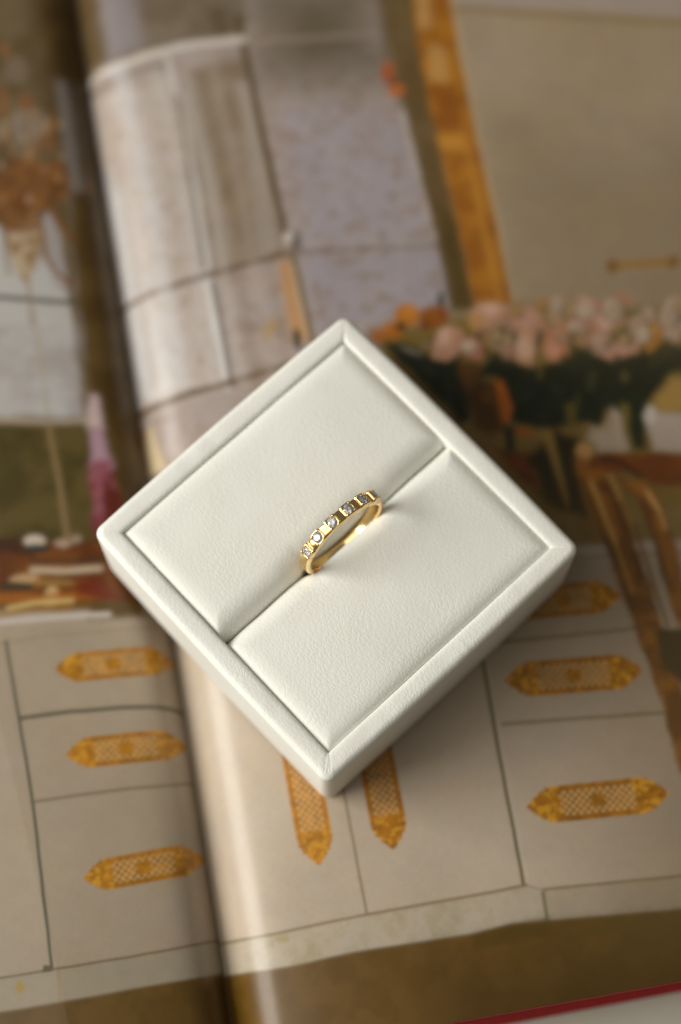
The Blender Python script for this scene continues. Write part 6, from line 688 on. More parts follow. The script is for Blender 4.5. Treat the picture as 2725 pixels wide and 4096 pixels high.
 ('area','L',(186,150,108),0.3,0.6,None,[(-13.3,70.6),(-13.4,70.3),(-13.6,70.1),(-13.8,70.1),(-14.0,70.2),(-14.1,70.4),(-14.2,70.8),(-14.1,71.1),(-13.9,71.3),(-13.6,71.3),(-13.4,71.2),(-13.3,71.0)]),
 ('area','L',(186,150,108),0.3,0.6,None,[(-8.8,89.0),(-8.9,88.8),(-9.1,88.6),(-9.4,88.5),(-9.7,88.6),(-9.8,88.9),(-9.9,89.1),(-9.8,89.4),(-9.6,89.6),(-9.3,89.6),(-9.0,89.5),(-8.9,89.3)]),
 ('area','L',(168,120,70),0.3,0.6,None,[(-17.2,89.8),(-17.2,89.5),(-17.4,89.3),(-17.5,89.2),(-17.7,89.3),(-17.8,89.6),(-17.8,89.9),(-17.7,90.2),(-17.6,90.5),(-17.4,90.5),(-17.2,90.4),(-17.2,90.2)]),
 ('area','L',(186,150,108),0.3,0.6,None,[(-18.9,75.2),(-19.0,74.9),(-19.2,74.6),(-19.4,74.5),(-19.6,74.7),(-19.7,75.0),(-19.7,75.4),(-19.6,75.7),(-19.4,76.0),(-19.2,76.1),(-19.0,75.9),(-18.9,75.6)]),
 ('area','L',(186,150,108),0.3,0.6,None,[(-5.9,89.9),(-6.0,89.5),(-6.2,89.2),(-6.5,89.1),(-6.7,89.2),(-6.8,89.5),(-6.9,89.9),(-6.7,90.3),(-6.5,90.6),(-6.3,90.7),(-6.0,90.6),(-5.9,90.3)]),
 ('area','L',(186,150,108),0.3,0.6,None,[(-10.7,93.1),(-10.8,92.9),(-11.0,92.7),(-11.2,92.6),(-11.4,92.7),(-11.5,92.9),(-11.5,93.2),(-11.4,93.5),(-11.3,93.6),(-11.1,93.7),(-10.9,93.6),(-10.8,93.4)]),
 ('area','L',(196,176,152),0.3,0.6,None,[(-5.5,90.7),(-5.6,90.3),(-5.8,90.0),(-5.9,89.9),(-6.1,90.0),(-6.2,90.3),(-6.1,90.7),(-6.0,91.1),(-5.9,91.5),(-5.7,91.6),(-5.6,91.4),(-5.5,91.1)]),
 ('area','L',(196,176,152),0.3,0.6,None,[(-18.4,82.5),(-18.5,82.1),(-18.7,81.9),(-18.9,81.8),(-19.1,81.9),(-19.2,82.2),(-19.2,82.6),(-19.1,83.0),(-18.9,83.2),(-18.7,83.3),(-18.5,83.2),(-18.4,82.9)]),
 ('area','L',(168,120,70),0.3,0.6,None,[(-11.1,91.9),(-11.2,91.5),(-11.3,91.2),(-11.5,91.1),(-11.6,91.2),(-11.7,91.6),(-11.7,92.0),(-11.6,92.4),(-11.5,92.7),(-11.3,92.8),(-11.2,92.7),(-11.1,92.3)]),
 ('area','L',(196,176,152),0.3,0.6,None,[(-14.1,74.8),(-14.1,74.5),(-14.3,74.4),(-14.5,74.3),(-14.7,74.4),(-14.8,74.6),(-14.8,74.9),(-14.7,75.1),(-14.5,75.3),(-14.4,75.4),(-14.2,75.3),(-14.1,75.1)]),
 ('area','L',(168,120,70),0.3,0.6,None,[(-13.5,75.9),(-13.6,75.5),(-13.8,75.3),(-13.9,75.3),(-14.1,75.4),(-14.2,75.6),(-14.2,76.0),(-14.1,76.3),(-14.0,76.5),(-13.8,76.6),(-13.6,76.5),(-13.5,76.2)]),
 ('line','L',(122,78,36),0.38,1.0,1.14,[(-10.7,72.5),(-8.3,67.0),(-6.1,64.0),(-3.1,62.7)]),
 ('line','L',(128,86,44),0.3,1.0,0.76,[(-12.7,69.8),(-12.6,65.8),(-12.5,61.8),(-11.1,57.9),(-8.5,55.3)]),
 ('line','L',(110,70,32),0.3,0.7,0.61,[(-18.9,69.2),(-20.3,64.7),(-20.1,59.1)]),
 ('line','L',(150,96,44),0.38,0.7,0.68,[(-2.5,77.2),(-4.0,69.7),(-3.3,63.6)]),
 ('area','L',(180,140,90),0.46,0.6,None,[(-2.3,67.1),(-2.5,66.4),(-2.8,65.8),(-3.1,65.5),(-3.4,65.6),(-3.6,66.1),(-3.6,66.9),(-3.4,67.6),(-3.1,68.2),(-2.7,68.4),(-2.4,68.3),(-2.3,67.9)]),
 ('line','L',(134,100,56),0.3,0.8,0.46,[(-16.7,56.3),(-16.8,51.9),(-17.0,47.6)]),
 ('line','L',(64,62,52),0.3,1.0,0.84,[(-55.2,59.5),(-51.9,59.0),(-48.6,58.4),(-45.3,57.9),(-42.1,57.4),(-38.8,56.8),(-35.5,56.3),(-32.2,55.8),(-28.9,55.3),(-25.7,54.8),(-22.4,54.4),(-19.1,53.6),(-15.9,52.9),(-12.4,52.1),(-9.0,51.4)]),
 ('line','L',(168,146,118),0.38,0.8,0.46,[(-16.6,56.7),(-16.5,52.1),(-16.4,47.5),(-16.3,42.9),(-16.3,39.3),(-16.3,35.7),(-16.3,32.1),(-16.3,28.5)]),
 ('line','L',(166,150,130),0.46,1.0,1.06,[(-57.5,35.5),(-54.3,34.8),(-51.1,34.1),(-47.8,33.5),(-44.6,32.8),(-41.4,32.2),(-38.2,31.6),(-35.0,31.0),(-31.8,30.4),(-28.6,29.8),(-25.4,29.2),(-21.4,28.4),(-17.4,27.6),(-13.4,27.2),(-9.3,26.9)]),
 ('area','L',(92,78,40),0.68,1.0,('mottle',(66,56,22),0.8,5),[(-57.6,34.0),(-54.4,33.4),(-51.2,32.8),(-48.0,32.2),(-44.8,31.5),(-41.5,30.9),(-38.3,30.4),(-35.1,29.8),(-31.9,29.2),(-28.7,28.7),(-25.5,28.1),(-22.3,27.7),(-19.1,27.2),(-15.9,26.8),(-12.7,26.4),(-9.5,26.0),(-9.4,21.5),(-9.3,17.1),(-9.2,12.6),(-9.1,9.2),(-9.1,5.7),(-9.0,2.3),(-12.2,2.7),(-15.3,3.2),(-18.5,3.6),(-21.7,4.1),(-24.9,4.6),(-28.0,5.1),(-31.2,5.6),(-34.4,6.1),(-37.5,6.6),(-40.7,7.1),(-43.9,7.7),(-47.1,8.2),(-50.3,8.8),(-53.5,9.3),(-56.7,9.9),(-59.9,10.4),(-59.5,14.3),(-59.1,18.2),(-58.8,22.1),(-58.4,26.0),(-58.0,30.0)]),
 ('line','L',(136,112,76),0.38,0.9,1.14,[(-16.5,26.8),(-16.4,23.2),(-16.2,19.7),(-16.0,16.2),(-16.0,11.9),(-16.0,7.5),(-15.9,3.3)]),
 ('area','L',(98,76,38),1.03,1.0,('mottle',(78,56,22),0.7,5),[(-6.3,75.4),(-1.6,75.1),(-1.5,71.2),(-1.5,67.3),(-1.5,63.4),(-1.5,59.5),(-1.5,55.7),(-1.5,51.9),(-1.5,48.1),(-1.5,44.3),(-1.4,40.6),(-1.4,36.8),(-1.4,33.1),(-1.4,29.3),(-1.3,25.5),(-1.3,21.6),(-1.2,17.9),(-1.2,14.1),(-1.1,10.4),(-1.1,6.6),(-2.0,2.0),(-3.0,-2.4),(-5.3,0.2),(-7.7,3.0),(-7.7,6.7),(-7.7,10.4),(-7.7,14.1),(-7.8,17.8),(-7.8,21.6),(-7.8,25.4),(-7.8,29.2),(-7.8,32.8),(-7.8,36.4),(-7.8,40.0),(-7.8,43.7),(-7.8,47.3),(-7.8,51.0),(-7.6,55.0),(-7.3,59.0),(-7.1,63.1),(-6.8,67.1),(-6.6,71.2)]),
 ('area','L',(150,84,26),0.91,0.7,None,[(-5.0,8.2),(-5.2,6.1),(-5.8,4.4),(-6.7,3.8),(-7.7,4.3),(-8.5,5.8),(-8.8,7.9),(-8.6,10.1),(-7.9,11.7),(-7.0,12.3),(-6.0,11.8),(-5.3,10.3)]),
 ('area','L',(200,176,174),0.8,1.0,None,[(-8.3,32.4),(-6.8,32.2),(-6.6,28.6),(-6.3,25.1),(-9.2,25.4),(-8.8,28.9)]),
 ('area','L',(176,142,156),0.8,1.0,None,[(-9.1,25.3),(-6.5,25.1),(-6.1,20.8),(-5.7,16.6),(-9.8,17.1),(-9.4,21.2)]),
 ('area','L',(150,88,98),0.91,1.0,('mottle',(106,36,34),0.8,2.2),[(-9.8,18.8),(-5.8,18.4),(-5.6,14.9),(-5.4,11.4),(-5.3,7.9),(-5.2,3.6),(-11.1,4.3),(-10.8,7.9),(-10.4,11.5),(-10.1,15.2)]),
 ('area','L',(96,38,26),0.91,1.0,None,[(-7.8,14.2),(-5.3,12.2),(-5.3,7.5),(-5.4,2.7),(-9.4,3.2),(-8.9,6.8),(-8.3,10.5)]),
 ('area','L',(120,70,26),0.68,1.0,('mottle',(84,42,14),0.8,4),[(-59.8,11.0),(-56.7,10.5),(-53.5,9.9),(-50.3,9.4),(-47.2,8.8),(-44.0,8.2),(-40.8,7.7),(-37.7,7.1),(-34.5,6.6),(-31.4,6.1),(-28.2,5.6),(-25.1,5.1),(-21.9,4.6),(-18.8,4.1),(-15.6,3.6),(-12.5,3.2),(-9.3,2.8),(-6.1,0.4),(-2.9,-1.5),(-2.0,-4.5),(-1.2,-7.4),(-0.4,-10.3),(-3.4,-10.9),(-6.6,-10.8),(-9.8,-10.4),(-13.0,-10.0),(-16.2,-9.6),(-19.4,-9.1),(-22.6,-8.7),(-25.8,-8.2),(-29.0,-7.7),(-32.2,-7.2),(-35.4,-6.8),(-38.6,-6.2),(-41.8,-5.7),(-45.0,-5.2),(-48.2,-4.7),(-51.5,-4.2),(-54.7,-3.6),(-57.9,-3.1),(-61.1,-2.6),(-60.8,0.8),(-60.5,4.2),(-60.1,7.6)]),
 ('area','L',(68,40,22),0.8,1.0,None,[(-59.8,10.9),(-56.5,10.4),(-53.2,9.9),(-49.9,9.3),(-46.6,8.8),(-43.3,8.3),(-39.9,7.7),(-36.6,7.2),(-33.3,6.7),(-30.0,6.2),(-26.7,5.7),(-23.4,5.3),(-22.9,2.2),(-26.2,2.6),(-29.6,3.0),(-33.0,3.5),(-36.4,3.9),(-39.8,4.4),(-43.2,4.9),(-46.6,5.4),(-50.0,5.8),(-53.4,6.3),(-56.8,6.8),(-60.2,7.3)]),
 ('area','L',(196,180,166),0.38,1.0,None,[(-19.9,4.3),(-20.2,3.7),(-21.0,3.4),(-22.1,3.4),(-23.1,3.7),(-23.8,4.3),(-24.0,4.9),(-23.6,5.5),(-22.8,5.8),(-21.8,5.8),(-20.8,5.5),(-20.1,4.9)]),
 ('area','L',(50,52,46),0.38,1.0,None,[(-19.3,2.7),(-19.6,2.4),(-20.5,2.2),(-21.7,2.3),(-22.9,2.6),(-23.7,3.0),(-24.0,3.5),(-23.6,3.8),(-22.7,4.0),(-21.5,3.9),(-20.4,3.6),(-19.5,3.2)]),
 ('area','L',(188,168,146),0.38,1.0,('mottle',(130,96,60),0.6,1.2),[(-15.1,3.1),(-15.4,2.8),(-16.1,2.6),(-17.0,2.6),(-17.8,2.9),(-18.4,3.2),(-18.6,3.7),(-18.3,4.0),(-17.6,4.2),(-16.8,4.2),(-15.9,3.9),(-15.3,3.6)]),
 ('area','L',(176,152,132),0.46,0.7,None,[(-13.4,3.8),(-13.6,3.4),(-14.0,3.1),(-14.5,3.1),(-15.0,3.2),(-15.3,3.6),(-15.3,4.0),(-15.2,4.4),(-14.8,4.7),(-14.3,4.7),(-13.8,4.5),(-13.5,4.2)]),
 ('line','L',(190,168,140),0.46,1.0,1.22,[(-23.0,-0.9),(-17.2,-2.0),(-14.0,-2.2),(-10.8,-2.4)]),
 ('line','L',(60,50,34),0.46,0.8,0.76,[(-22.8,0.7),(-19.1,0.3),(-15.3,-0.2),(-9.8,-0.8)]),
 ('line','L',(172,132,70),0.61,0.7,1.06,[(-22.9,-3.3),(-19.8,-3.8),(-16.7,-4.4),(-13.6,-4.9)]),
 ('area','L',(186,150,110),0.46,1.0,None,[(-22.1,-2.2),(-22.4,-2.8),(-23.4,-3.1),(-24.7,-3.3),(-26.1,-3.2),(-27.1,-2.9),(-27.5,-2.4),(-27.1,-1.9),(-26.2,-1.5),(-24.8,-1.3),(-23.5,-1.4),(-22.5,-1.8)]),
 ('area','L',(54,48,32),0.46,1.0,None,[(-23.0,-4.1),(-23.5,-4.5),(-24.7,-4.6),(-26.2,-4.4),(-27.8,-4.1),(-28.9,-3.6),(-29.3,-3.1),(-28.8,-2.8),(-27.6,-2.6),(-26.0,-2.8),(-24.5,-3.1),(-23.4,-3.6)]),
 ('area','L',(200,168,120),0.53,1.0,None,[(-19.1,-6.8),(-19.5,-7.7),(-20.2,-8.2),(-20.8,-8.3),(-21.4,-7.8),(-21.6,-7.0),(-21.5,-6.0),(-21.0,-5.1),(-20.4,-4.5),(-19.7,-4.5),(-19.2,-4.9),(-18.9,-5.8)]),
 ('line','L',(164,96,28),0.68,0.8,1.82,[(-37.3,-3.9),(-34.2,-4.4),(-31.1,-5.0),(-28.0,-5.6),(-24.9,-6.1),(-21.7,-6.7),(-17.8,-6.9),(-13.9,-7.2),(-9.9,-7.4)]),
 ('area','L',(110,40,14),0.91,1.0,None,[(-15.9,-4.4),(-10.3,-4.3),(-8.7,-7.5),(-7.2,-10.6),(-11.3,-8.8),(-15.4,-7.0)]),
 ('line','L',(110,88,38),0.53,1.0,0.76,[(-37.5,-5.7),(-34.1,-6.4),(-30.7,-7.0),(-27.3,-7.5),(-23.8,-8.1),(-20.4,-8.7),(-16.7,-8.9),(-13.1,-9.1),(-9.4,-9.3)]),
 ('area','L',(174,158,138),0.38,1.0,('mottle',(165,150,131),0.5,30),[(-61.1,-2.6),(-57.9,-3.1),(-54.6,-3.7),(-51.4,-4.2),(-48.1,-4.8),(-44.9,-5.3),(-41.6,-5.8),(-38.4,-6.4),(-35.2,-6.9),(-31.9,-7.4),(-28.7,-7.9),(-25.5,-8.4),(-22.2,-8.9),(-19.0,-9.4),(-15.8,-9.8),(-12.6,-10.0),(-9.5,-10.2),(-6.3,-10.3),(-3.0,-10.3),(0.0,-9.4),(0.0,-9.9),(0.0,-13.4),(0.0,-16.8),(0.0,-20.3),(0.0,-23.7),(0.0,-27.1),(0.0,-30.5),(0.0,-33.8),(0.0,-37.2),(0.0,-40.5),(0.0,-43.8),(0.0,-47.1),(0.0,-50.4),(0.0,-53.7),(0.0,-56.9),(0.0,-60.1),(0.0,-63.3),(0.0,-66.5),(0.0,-69.7),(0.0,-72.9),(0.0,-72.9),(-1.7,-73.3),(-4.6,-73.6),(-7.7,-73.8),(-10.7,-73.9),(-13.7,-74.0),(-16.8,-74.1),(-19.8,-74.2),(-22.8,-74.3),(-25.8,-74.4),(-28.8,-74.5),(-31.9,-74.5),(-34.9,-74.6),(-37.9,-74.7),(-41.0,-74.7),(-44.0,-74.8),(-47.0,-74.9),(-50.0,-74.9),(-53.0,-75.0),(-56.0,-75.1),(-59.0,-75.2),(-62.0,-75.2),(-65.0,-75.3),(-68.0,-75.4),(-67.7,-72.4),(-67.5,-69.4),(-67.2,-66.4),(-66.9,-63.4),(-66.6,-60.3),(-66.3,-57.3),(-66.0,-54.2),(-65.7,-51.1),(-65.4,-48.0),(-65.1,-44.9),(-64.8,-41.7),(-64.5,-38.5),(-64.2,-35.4),(-63.9,-32.2),(-63.6,-29.0),(-63.3,-25.7),(-63.0,-22.5),(-62.7,-19.2),(-62.4,-15.9),(-62.1,-12.6),(-61.8,-9.3),(-61.4,-6.0)]),  # same cabinet in darker ink, painting in the dimmer light of this page
 ('area','L',(90,66,22),0.91,1.0,None,[(-13.2,-8.5),(-10.1,-9.0),(-7.0,-9.4),(-3.9,-9.6),(-3.6,-12.6),(-7.0,-12.5),(-10.6,-12.1),(-14.1,-11.7)]),
 ('line','L',(206,176,112),0.46,1.0,0.91,[(-28.2,-7.5),(-23.4,-7.2),(-20.1,-7.5),(-16.7,-7.8)]),
 ('line','L',(150,104,34),0.46,1.0,0.61,[(-29.9,-8.4),(-26.7,-8.4),(-23.5,-8.4),(-20.0,-8.8),(-16.5,-9.1)]),
 ('line','L',(206,194,186),0.46,1.0,0.99,[(-61.4,-5.7),(-58.3,-6.1),(-55.1,-6.5),(-52.0,-6.9),(-48.9,-7.4),(-45.7,-7.8),(-42.6,-8.2),(-39.5,-8.6),(-36.3,-9.0),(-33.2,-9.4),(-30.1,-9.8),(-25.7,-10.1),(-21.4,-10.4),(-17.8,-10.7),(-14.1,-11.0),(-10.4,-11.4)]),
 ('line','L',(158,140,114),0.38,0.8,0.53,[(-61.8,-9.9),(-58.7,-10.3),(-55.6,-10.7),(-52.4,-11.1),(-49.3,-11.5),(-46.2,-11.9),(-43.0,-12.3),(-39.9,-12.7),(-36.8,-13.1),(-33.7,-13.5),(-30.5,-13.9),(-27.4,-13.8),(-24.2,-13.8),(-21.1,-13.7),(-17.9,-14.0),(-14.8,-14.2),(-11.7,-14.4),(-8.5,-14.6),(-5.4,-14.7),(-2.3,-14.4),(0.0,-13.6)]),
 ('line','L',(62,70,48),0.23,1.0,0.53,[(-29.4,-13.5),(-29.3,-17.0),(-29.1,-20.5),(-29.0,-24.1),(-28.8,-27.8),(-28.7,-31.6),(-28.5,-35.4),(-28.4,-39.2),(-28.3,-43.0),(-28.3,-46.4),(-28.3,-49.7),(-28.4,-53.1),(-28.4,-56.4),(-28.5,-59.8),(-28.5,-63.1),(-28.5,-66.3),(-28.6,-69.6),(-28.6,-72.8)]),
 ('line','L',(78,80,58),0.23,1.0,0.68,[(-28.7,-28.1),(-24.2,-28.2),(-19.8,-28.3),(-16.7,-28.6),(-13.6,-28.8),(-10.5,-29.0),(-5.2,-29.6),(-1.9,-30.1),(0.0,-30.5)]),
 ('line','L',(112,100,76),0.23,0.85,0.46,[(-28.6,-43.4),(-25.3,-43.5),(-22.0,-43.5),(-18.7,-43.6),(-14.9,-43.7),(-11.0,-43.8),(-7.2,-44.1),(-3.4,-44.2),(0.0,-43.7)]),
 ('line','L',(116,100,72),0.23,1.0,0.46,[(-67.8,-73.2),(-64.8,-73.2),(-61.8,-73.1),(-58.8,-73.1),(-55.8,-73.0),(-52.8,-73.0),(-49.8,-72.9),(-46.8,-72.9),(-43.7,-72.8),(-40.7,-72.8),(-37.7,-72.7),(-34.7,-72.8),(-31.7,-72.8),(-28.6,-72.8),(-25.2,-72.9),(-21.9,-72.9),(-18.5,-72.9),(-15.1,-73.0),(-12.1,-72.9),(-9.0,-72.9),(-6.0,-72.8),(-3.0,-72.6),(-0.2,-72.2),(0.0,-72.5)]),
 ('area','L',(166,154,134),0.3,1.0,('mottle',(160,150,130),0.6,5),[(-67.8,-73.5),(-64.8,-73.4),(-61.8,-73.4),(-58.8,-73.4),(-55.8,-73.3),(-52.8,-73.3),(-49.8,-73.2),(-46.8,-73.2),(-43.8,-73.1),(-40.8,-73.1),(-37.7,-73.0),(-34.7,-73.0),(-31.7,-73.1),(-28.7,-73.1),(-25.3,-73.2),(-21.9,-73.2),(-18.5,-73.2),(-15.1,-73.3),(-12.1,-73.2),(-9.1,-73.2),(-6.1,-73.1),(-3.1,-72.9),(-0.2,-72.5),(0.0,-72.8),(0.0,-78.6),(0.0,-77.8),(-2.7,-78.1),(-5.9,-78.2),(-9.2,-78.2),(-12.5,-78.2),(-15.8,-78.2),(-18.8,-78.2),(-21.8,-78.3),(-24.8,-78.3),(-27.8,-78.3),(-31.3,-78.3),(-34.9,-78.2),(-38.4,-78.2),(-41.4,-78.2),(-44.4,-78.2),(-47.4,-78.2),(-50.4,-78.2),(-53.4,-78.2),(-56.4,-78.2),(-59.3,-78.2),(-62.3,-78.2),(-65.3,-78.2),(-68.3,-78.2)]),
 ('area','L',(86,80,52),0.23,1.0,None,[(-30.0,-71.8),(-28.7,-72.1),(-28.8,-73.1),(-30.3,-73.0)]),
 ('line','L',(160,134,92),0.23,0.8,0.38,[(-27.7,-73.0),(-27.9,-78.3)]),
 ('area','L',(176,140,44),0.38,0.8,None,[(-33.7,-74.9),(-33.9,-75.4),(-34.2,-75.7),(-34.6,-75.8),(-34.9,-75.6),(-35.2,-75.2),(-35.2,-74.6),(-35.0,-74.2),(-34.7,-73.8),(-34.3,-73.8),(-34.0,-74.0),(-33.8,-74.4)]),
 ('area','L',(104,76,26),0.38,1.0,('mottle',(86,62,16),0.6,3.4),[(-68.3,-78.4),(-65.3,-78.4),(-62.3,-78.4),(-59.4,-78.4),(-56.4,-78.4),(-53.4,-78.4),(-50.4,-78.4),(-47.4,-78.4),(-44.4,-78.4),(-41.4,-78.4),(-38.4,-78.4),(-34.9,-78.5),(-31.4,-78.5),(-27.9,-78.5),(-24.9,-78.5),(-21.9,-78.5),(-18.9,-78.5),(-15.9,-78.4),(-12.5,-78.4),(-9.2,-78.4),(-5.9,-78.4),(-2.7,-78.3),(0.0,-78.0),(0.0,-78.8),(0.0,-82.0),(0.0,-85.3),(0.0,-88.5),(0.0,-91.7),(0.0,-94.8),(0.0,-98.0),(0.0,-101.1),(0.0,-104.2),(0.0,-107.3),(0.0,-110.4),(0.0,-113.5),(0.0,-113.0),(0.0,-112.5),(-0.5,-111.9),(-3.2,-111.2),(-6.0,-110.6),(-8.9,-110.1),(-11.8,-109.6),(-14.7,-109.1),(-17.6,-108.5),(-20.5,-108.0),(-23.5,-107.5),(-26.4,-107.0),(-29.3,-106.5),(-32.2,-106.0),(-35.2,-105.5),(-38.1,-104.9),(-41.0,-104.4),(-43.9,-103.9),(-46.9,-103.4),(-49.8,-102.9),(-52.7,-102.4),(-55.7,-101.9),(-58.6,-101.4),(-61.5,-100.8),(-64.4,-100.3),(-67.4,-99.8),(-70.3,-99.3),(-70.0,-96.4),(-69.7,-93.4),(-69.5,-90.4),(-69.2,-87.4),(-68.9,-84.4),(-68.6,-81.4)]),
 ('area','L',(92,76,52),6.84,0.16,None,[(-61.0,-1.8),(-57.9,-2.3),(-54.8,-2.9),(-51.6,-3.4),(-48.5,-4.0),(-45.4,-4.5),(-42.2,-5.1),(-39.1,-5.6),(-36.0,-6.2),(-32.9,-6.7),(-29.8,-7.2),(-26.6,-7.7),(-23.5,-8.2),(-20.4,-8.7),(-17.3,-9.2),(-14.2,-9.6),(-11.1,-10.1),(-8.0,-10.5),(-4.9,-10.8),(-1.8,-10.7),(0.0,-10.3),(0.0,-10.9),(0.0,-11.4),(0.0,-12.0),(0.0,-12.5),(0.0,-13.1),(0.0,-16.5),(0.0,-19.8),(0.0,-23.1),(0.0,-26.4),(0.0,-29.7),(0.0,-32.9),(0.0,-36.2),(0.0,-39.4),(0.0,-42.6),(0.0,-45.8),(0.0,-49.0),(0.0,-52.2),(0.0,-55.3),(0.0,-58.5),(0.0,-61.6),(0.0,-64.7),(0.0,-67.8),(0.0,-70.8),(0.0,-73.9),(0.0,-76.9),(0.0,-79.9),(0.0,-82.9),(0.0,-85.9),(0.0,-88.9),(0.0,-91.9),(0.0,-94.8),(0.0,-97.7),(0.0,-100.7),(0.0,-103.6),(0.0,-106.5),(0.0,-105.9),(0.0,-105.4),(0.0,-104.9),(-2.2,-104.3),(-5.0,-103.7),(-7.9,-103.2),(-10.8,-102.7),(-13.7,-102.2),(-16.7,-101.7),(-19.6,-101.1),(-22.5,-100.6),(-25.4,-100.1),(-28.4,-99.6),(-31.3,-99.1),(-34.3,-98.6),(-37.2,-98.0),(-40.2,-97.5),(-43.1,-97.0),(-46.1,-96.5),(-49.0,-96.0),(-52.0,-95.5),(-54.9,-94.9),(-57.9,-94.4),(-60.8,-93.9),(-63.7,-93.4),(-66.7,-92.9),(-69.6,-92.4),(-69.4,-89.6),(-69.1,-86.8),(-68.8,-83.9),(-68.6,-81.1),(-68.3,-78.2),(-68.0,-75.4),(-67.8,-72.5),(-67.5,-69.6),(-67.2,-66.7),(-66.9,-63.7),(-66.6,-60.8),(-66.4,-57.8),(-66.1,-54.9),(-65.8,-51.9),(-65.5,-48.9),(-65.2,-45.8),(-64.9,-42.8),(-64.6,-39.7),(-64.4,-36.7),(-64.1,-33.6),(-63.8,-30.5),(-63.5,-27.4),(-63.2,-24.2),(-62.9,-21.1),(-62.6,-17.9),(-62.3,-14.7),(-62.0,-11.5),(-61.7,-8.3),(-61.3,-5.0)]),  # thin dark veil painted over the left cabinet to imitate weaker light
 ('plate','L',(172,116,30),(194,168,124),5.32,[(-21.4,-20.2),(-0.2,-21.2)]),
 ('plate','L',(172,116,30),(194,168,124),5.47,[(-21.4,-36.0),(-0.2,-37.0)]),
 ('plate','L',(172,116,30),(194,168,124),5.47,[(-21.2,-58.3),(0.0,-57.7)]),
]

def lattice_noise(S, T, scale, seed):
    """smooth value noise in page millimetres"""
    rng = np.random.default_rng(seed)
    N = 256
    tab = rng.random((N, N))
    x, y = S / scale + 1000.0, T / scale + 1000.0
    xi, yi = np.floor(x).astype(int), np.floor(y).astype(int)
    fx, fy = x - xi, y - yi
    fx = fx * fx * (3 - 2 * fx); fy = fy * fy * (3 - 2 * fy)
    g = lambda i, j: tab[i % N, j % N]
    return (g(xi, yi) * (1 - fx) + g(xi + 1, yi) * fx) * (1 - fy) + (g(xi, yi + 1) * (1 - fx) + g(xi + 1, yi + 1) * fx) * fy

def fractal(S, T, scale, seed):
    return (lattice_noise(S, T, scale, seed) * .55 + lattice_noise(S, T, scale * .47, seed + 1) * .3
            + lattice_noise(S, T, scale * .21, seed + 2) * .15)

def sstep(a, b, x):
    k = np.clip((x - a) / (b - a), 0, 1)
    return k * k * (3 - 2 * k)

def poly_sdf(P, S, T):
    """signed distance to a closed outline, negative inside"""
    d = np.full(S.shape, 1e18); inside = np.zeros(S.shape, bool)
    n = len(P)
    for i in range(n):
        (ax, ay), (bx, by) = P[i], P[(i + 1) % n]
        ex, ey = bx - ax, by - ay
        l2 = ex * ex + ey * ey
        if l2 < 1e-9: continue
        wx, wy = S - ax, T - ay
        k = np.clip((wx * ex + wy * ey) / l2, 0, 1)
        d = np.minimum(d, (wx - k * ex) ** 2 + (wy - k * ey) ** 2)
        if ay != by:
            c = ((ay > T) != (by > T)) & (S < (bx - ax) * (T - ay) / (by - ay) + ax)
            inside ^= c
    d = np.sqrt(d)
    return np.where(inside, -d, d)

def line_dist(P, S, T):
    d = np.full(S.shape, 1e18)
    for (ax, ay), (bx, by) in zip(P[:-1], P[1:]):
        ex, ey = bx - ax, by - ay
        l2 = ex * ex + ey * ey
        if l2 < 1e-9: continue
        wx, wy = S - ax, T - ay
        k = np.clip((wx * ex + wy * ey) / l2, 0, 1)
        d = np.minimum(d, (wx - k * ex) ** 2 + (wy - k * ey) ** 2)
    return np.sqrt(d)

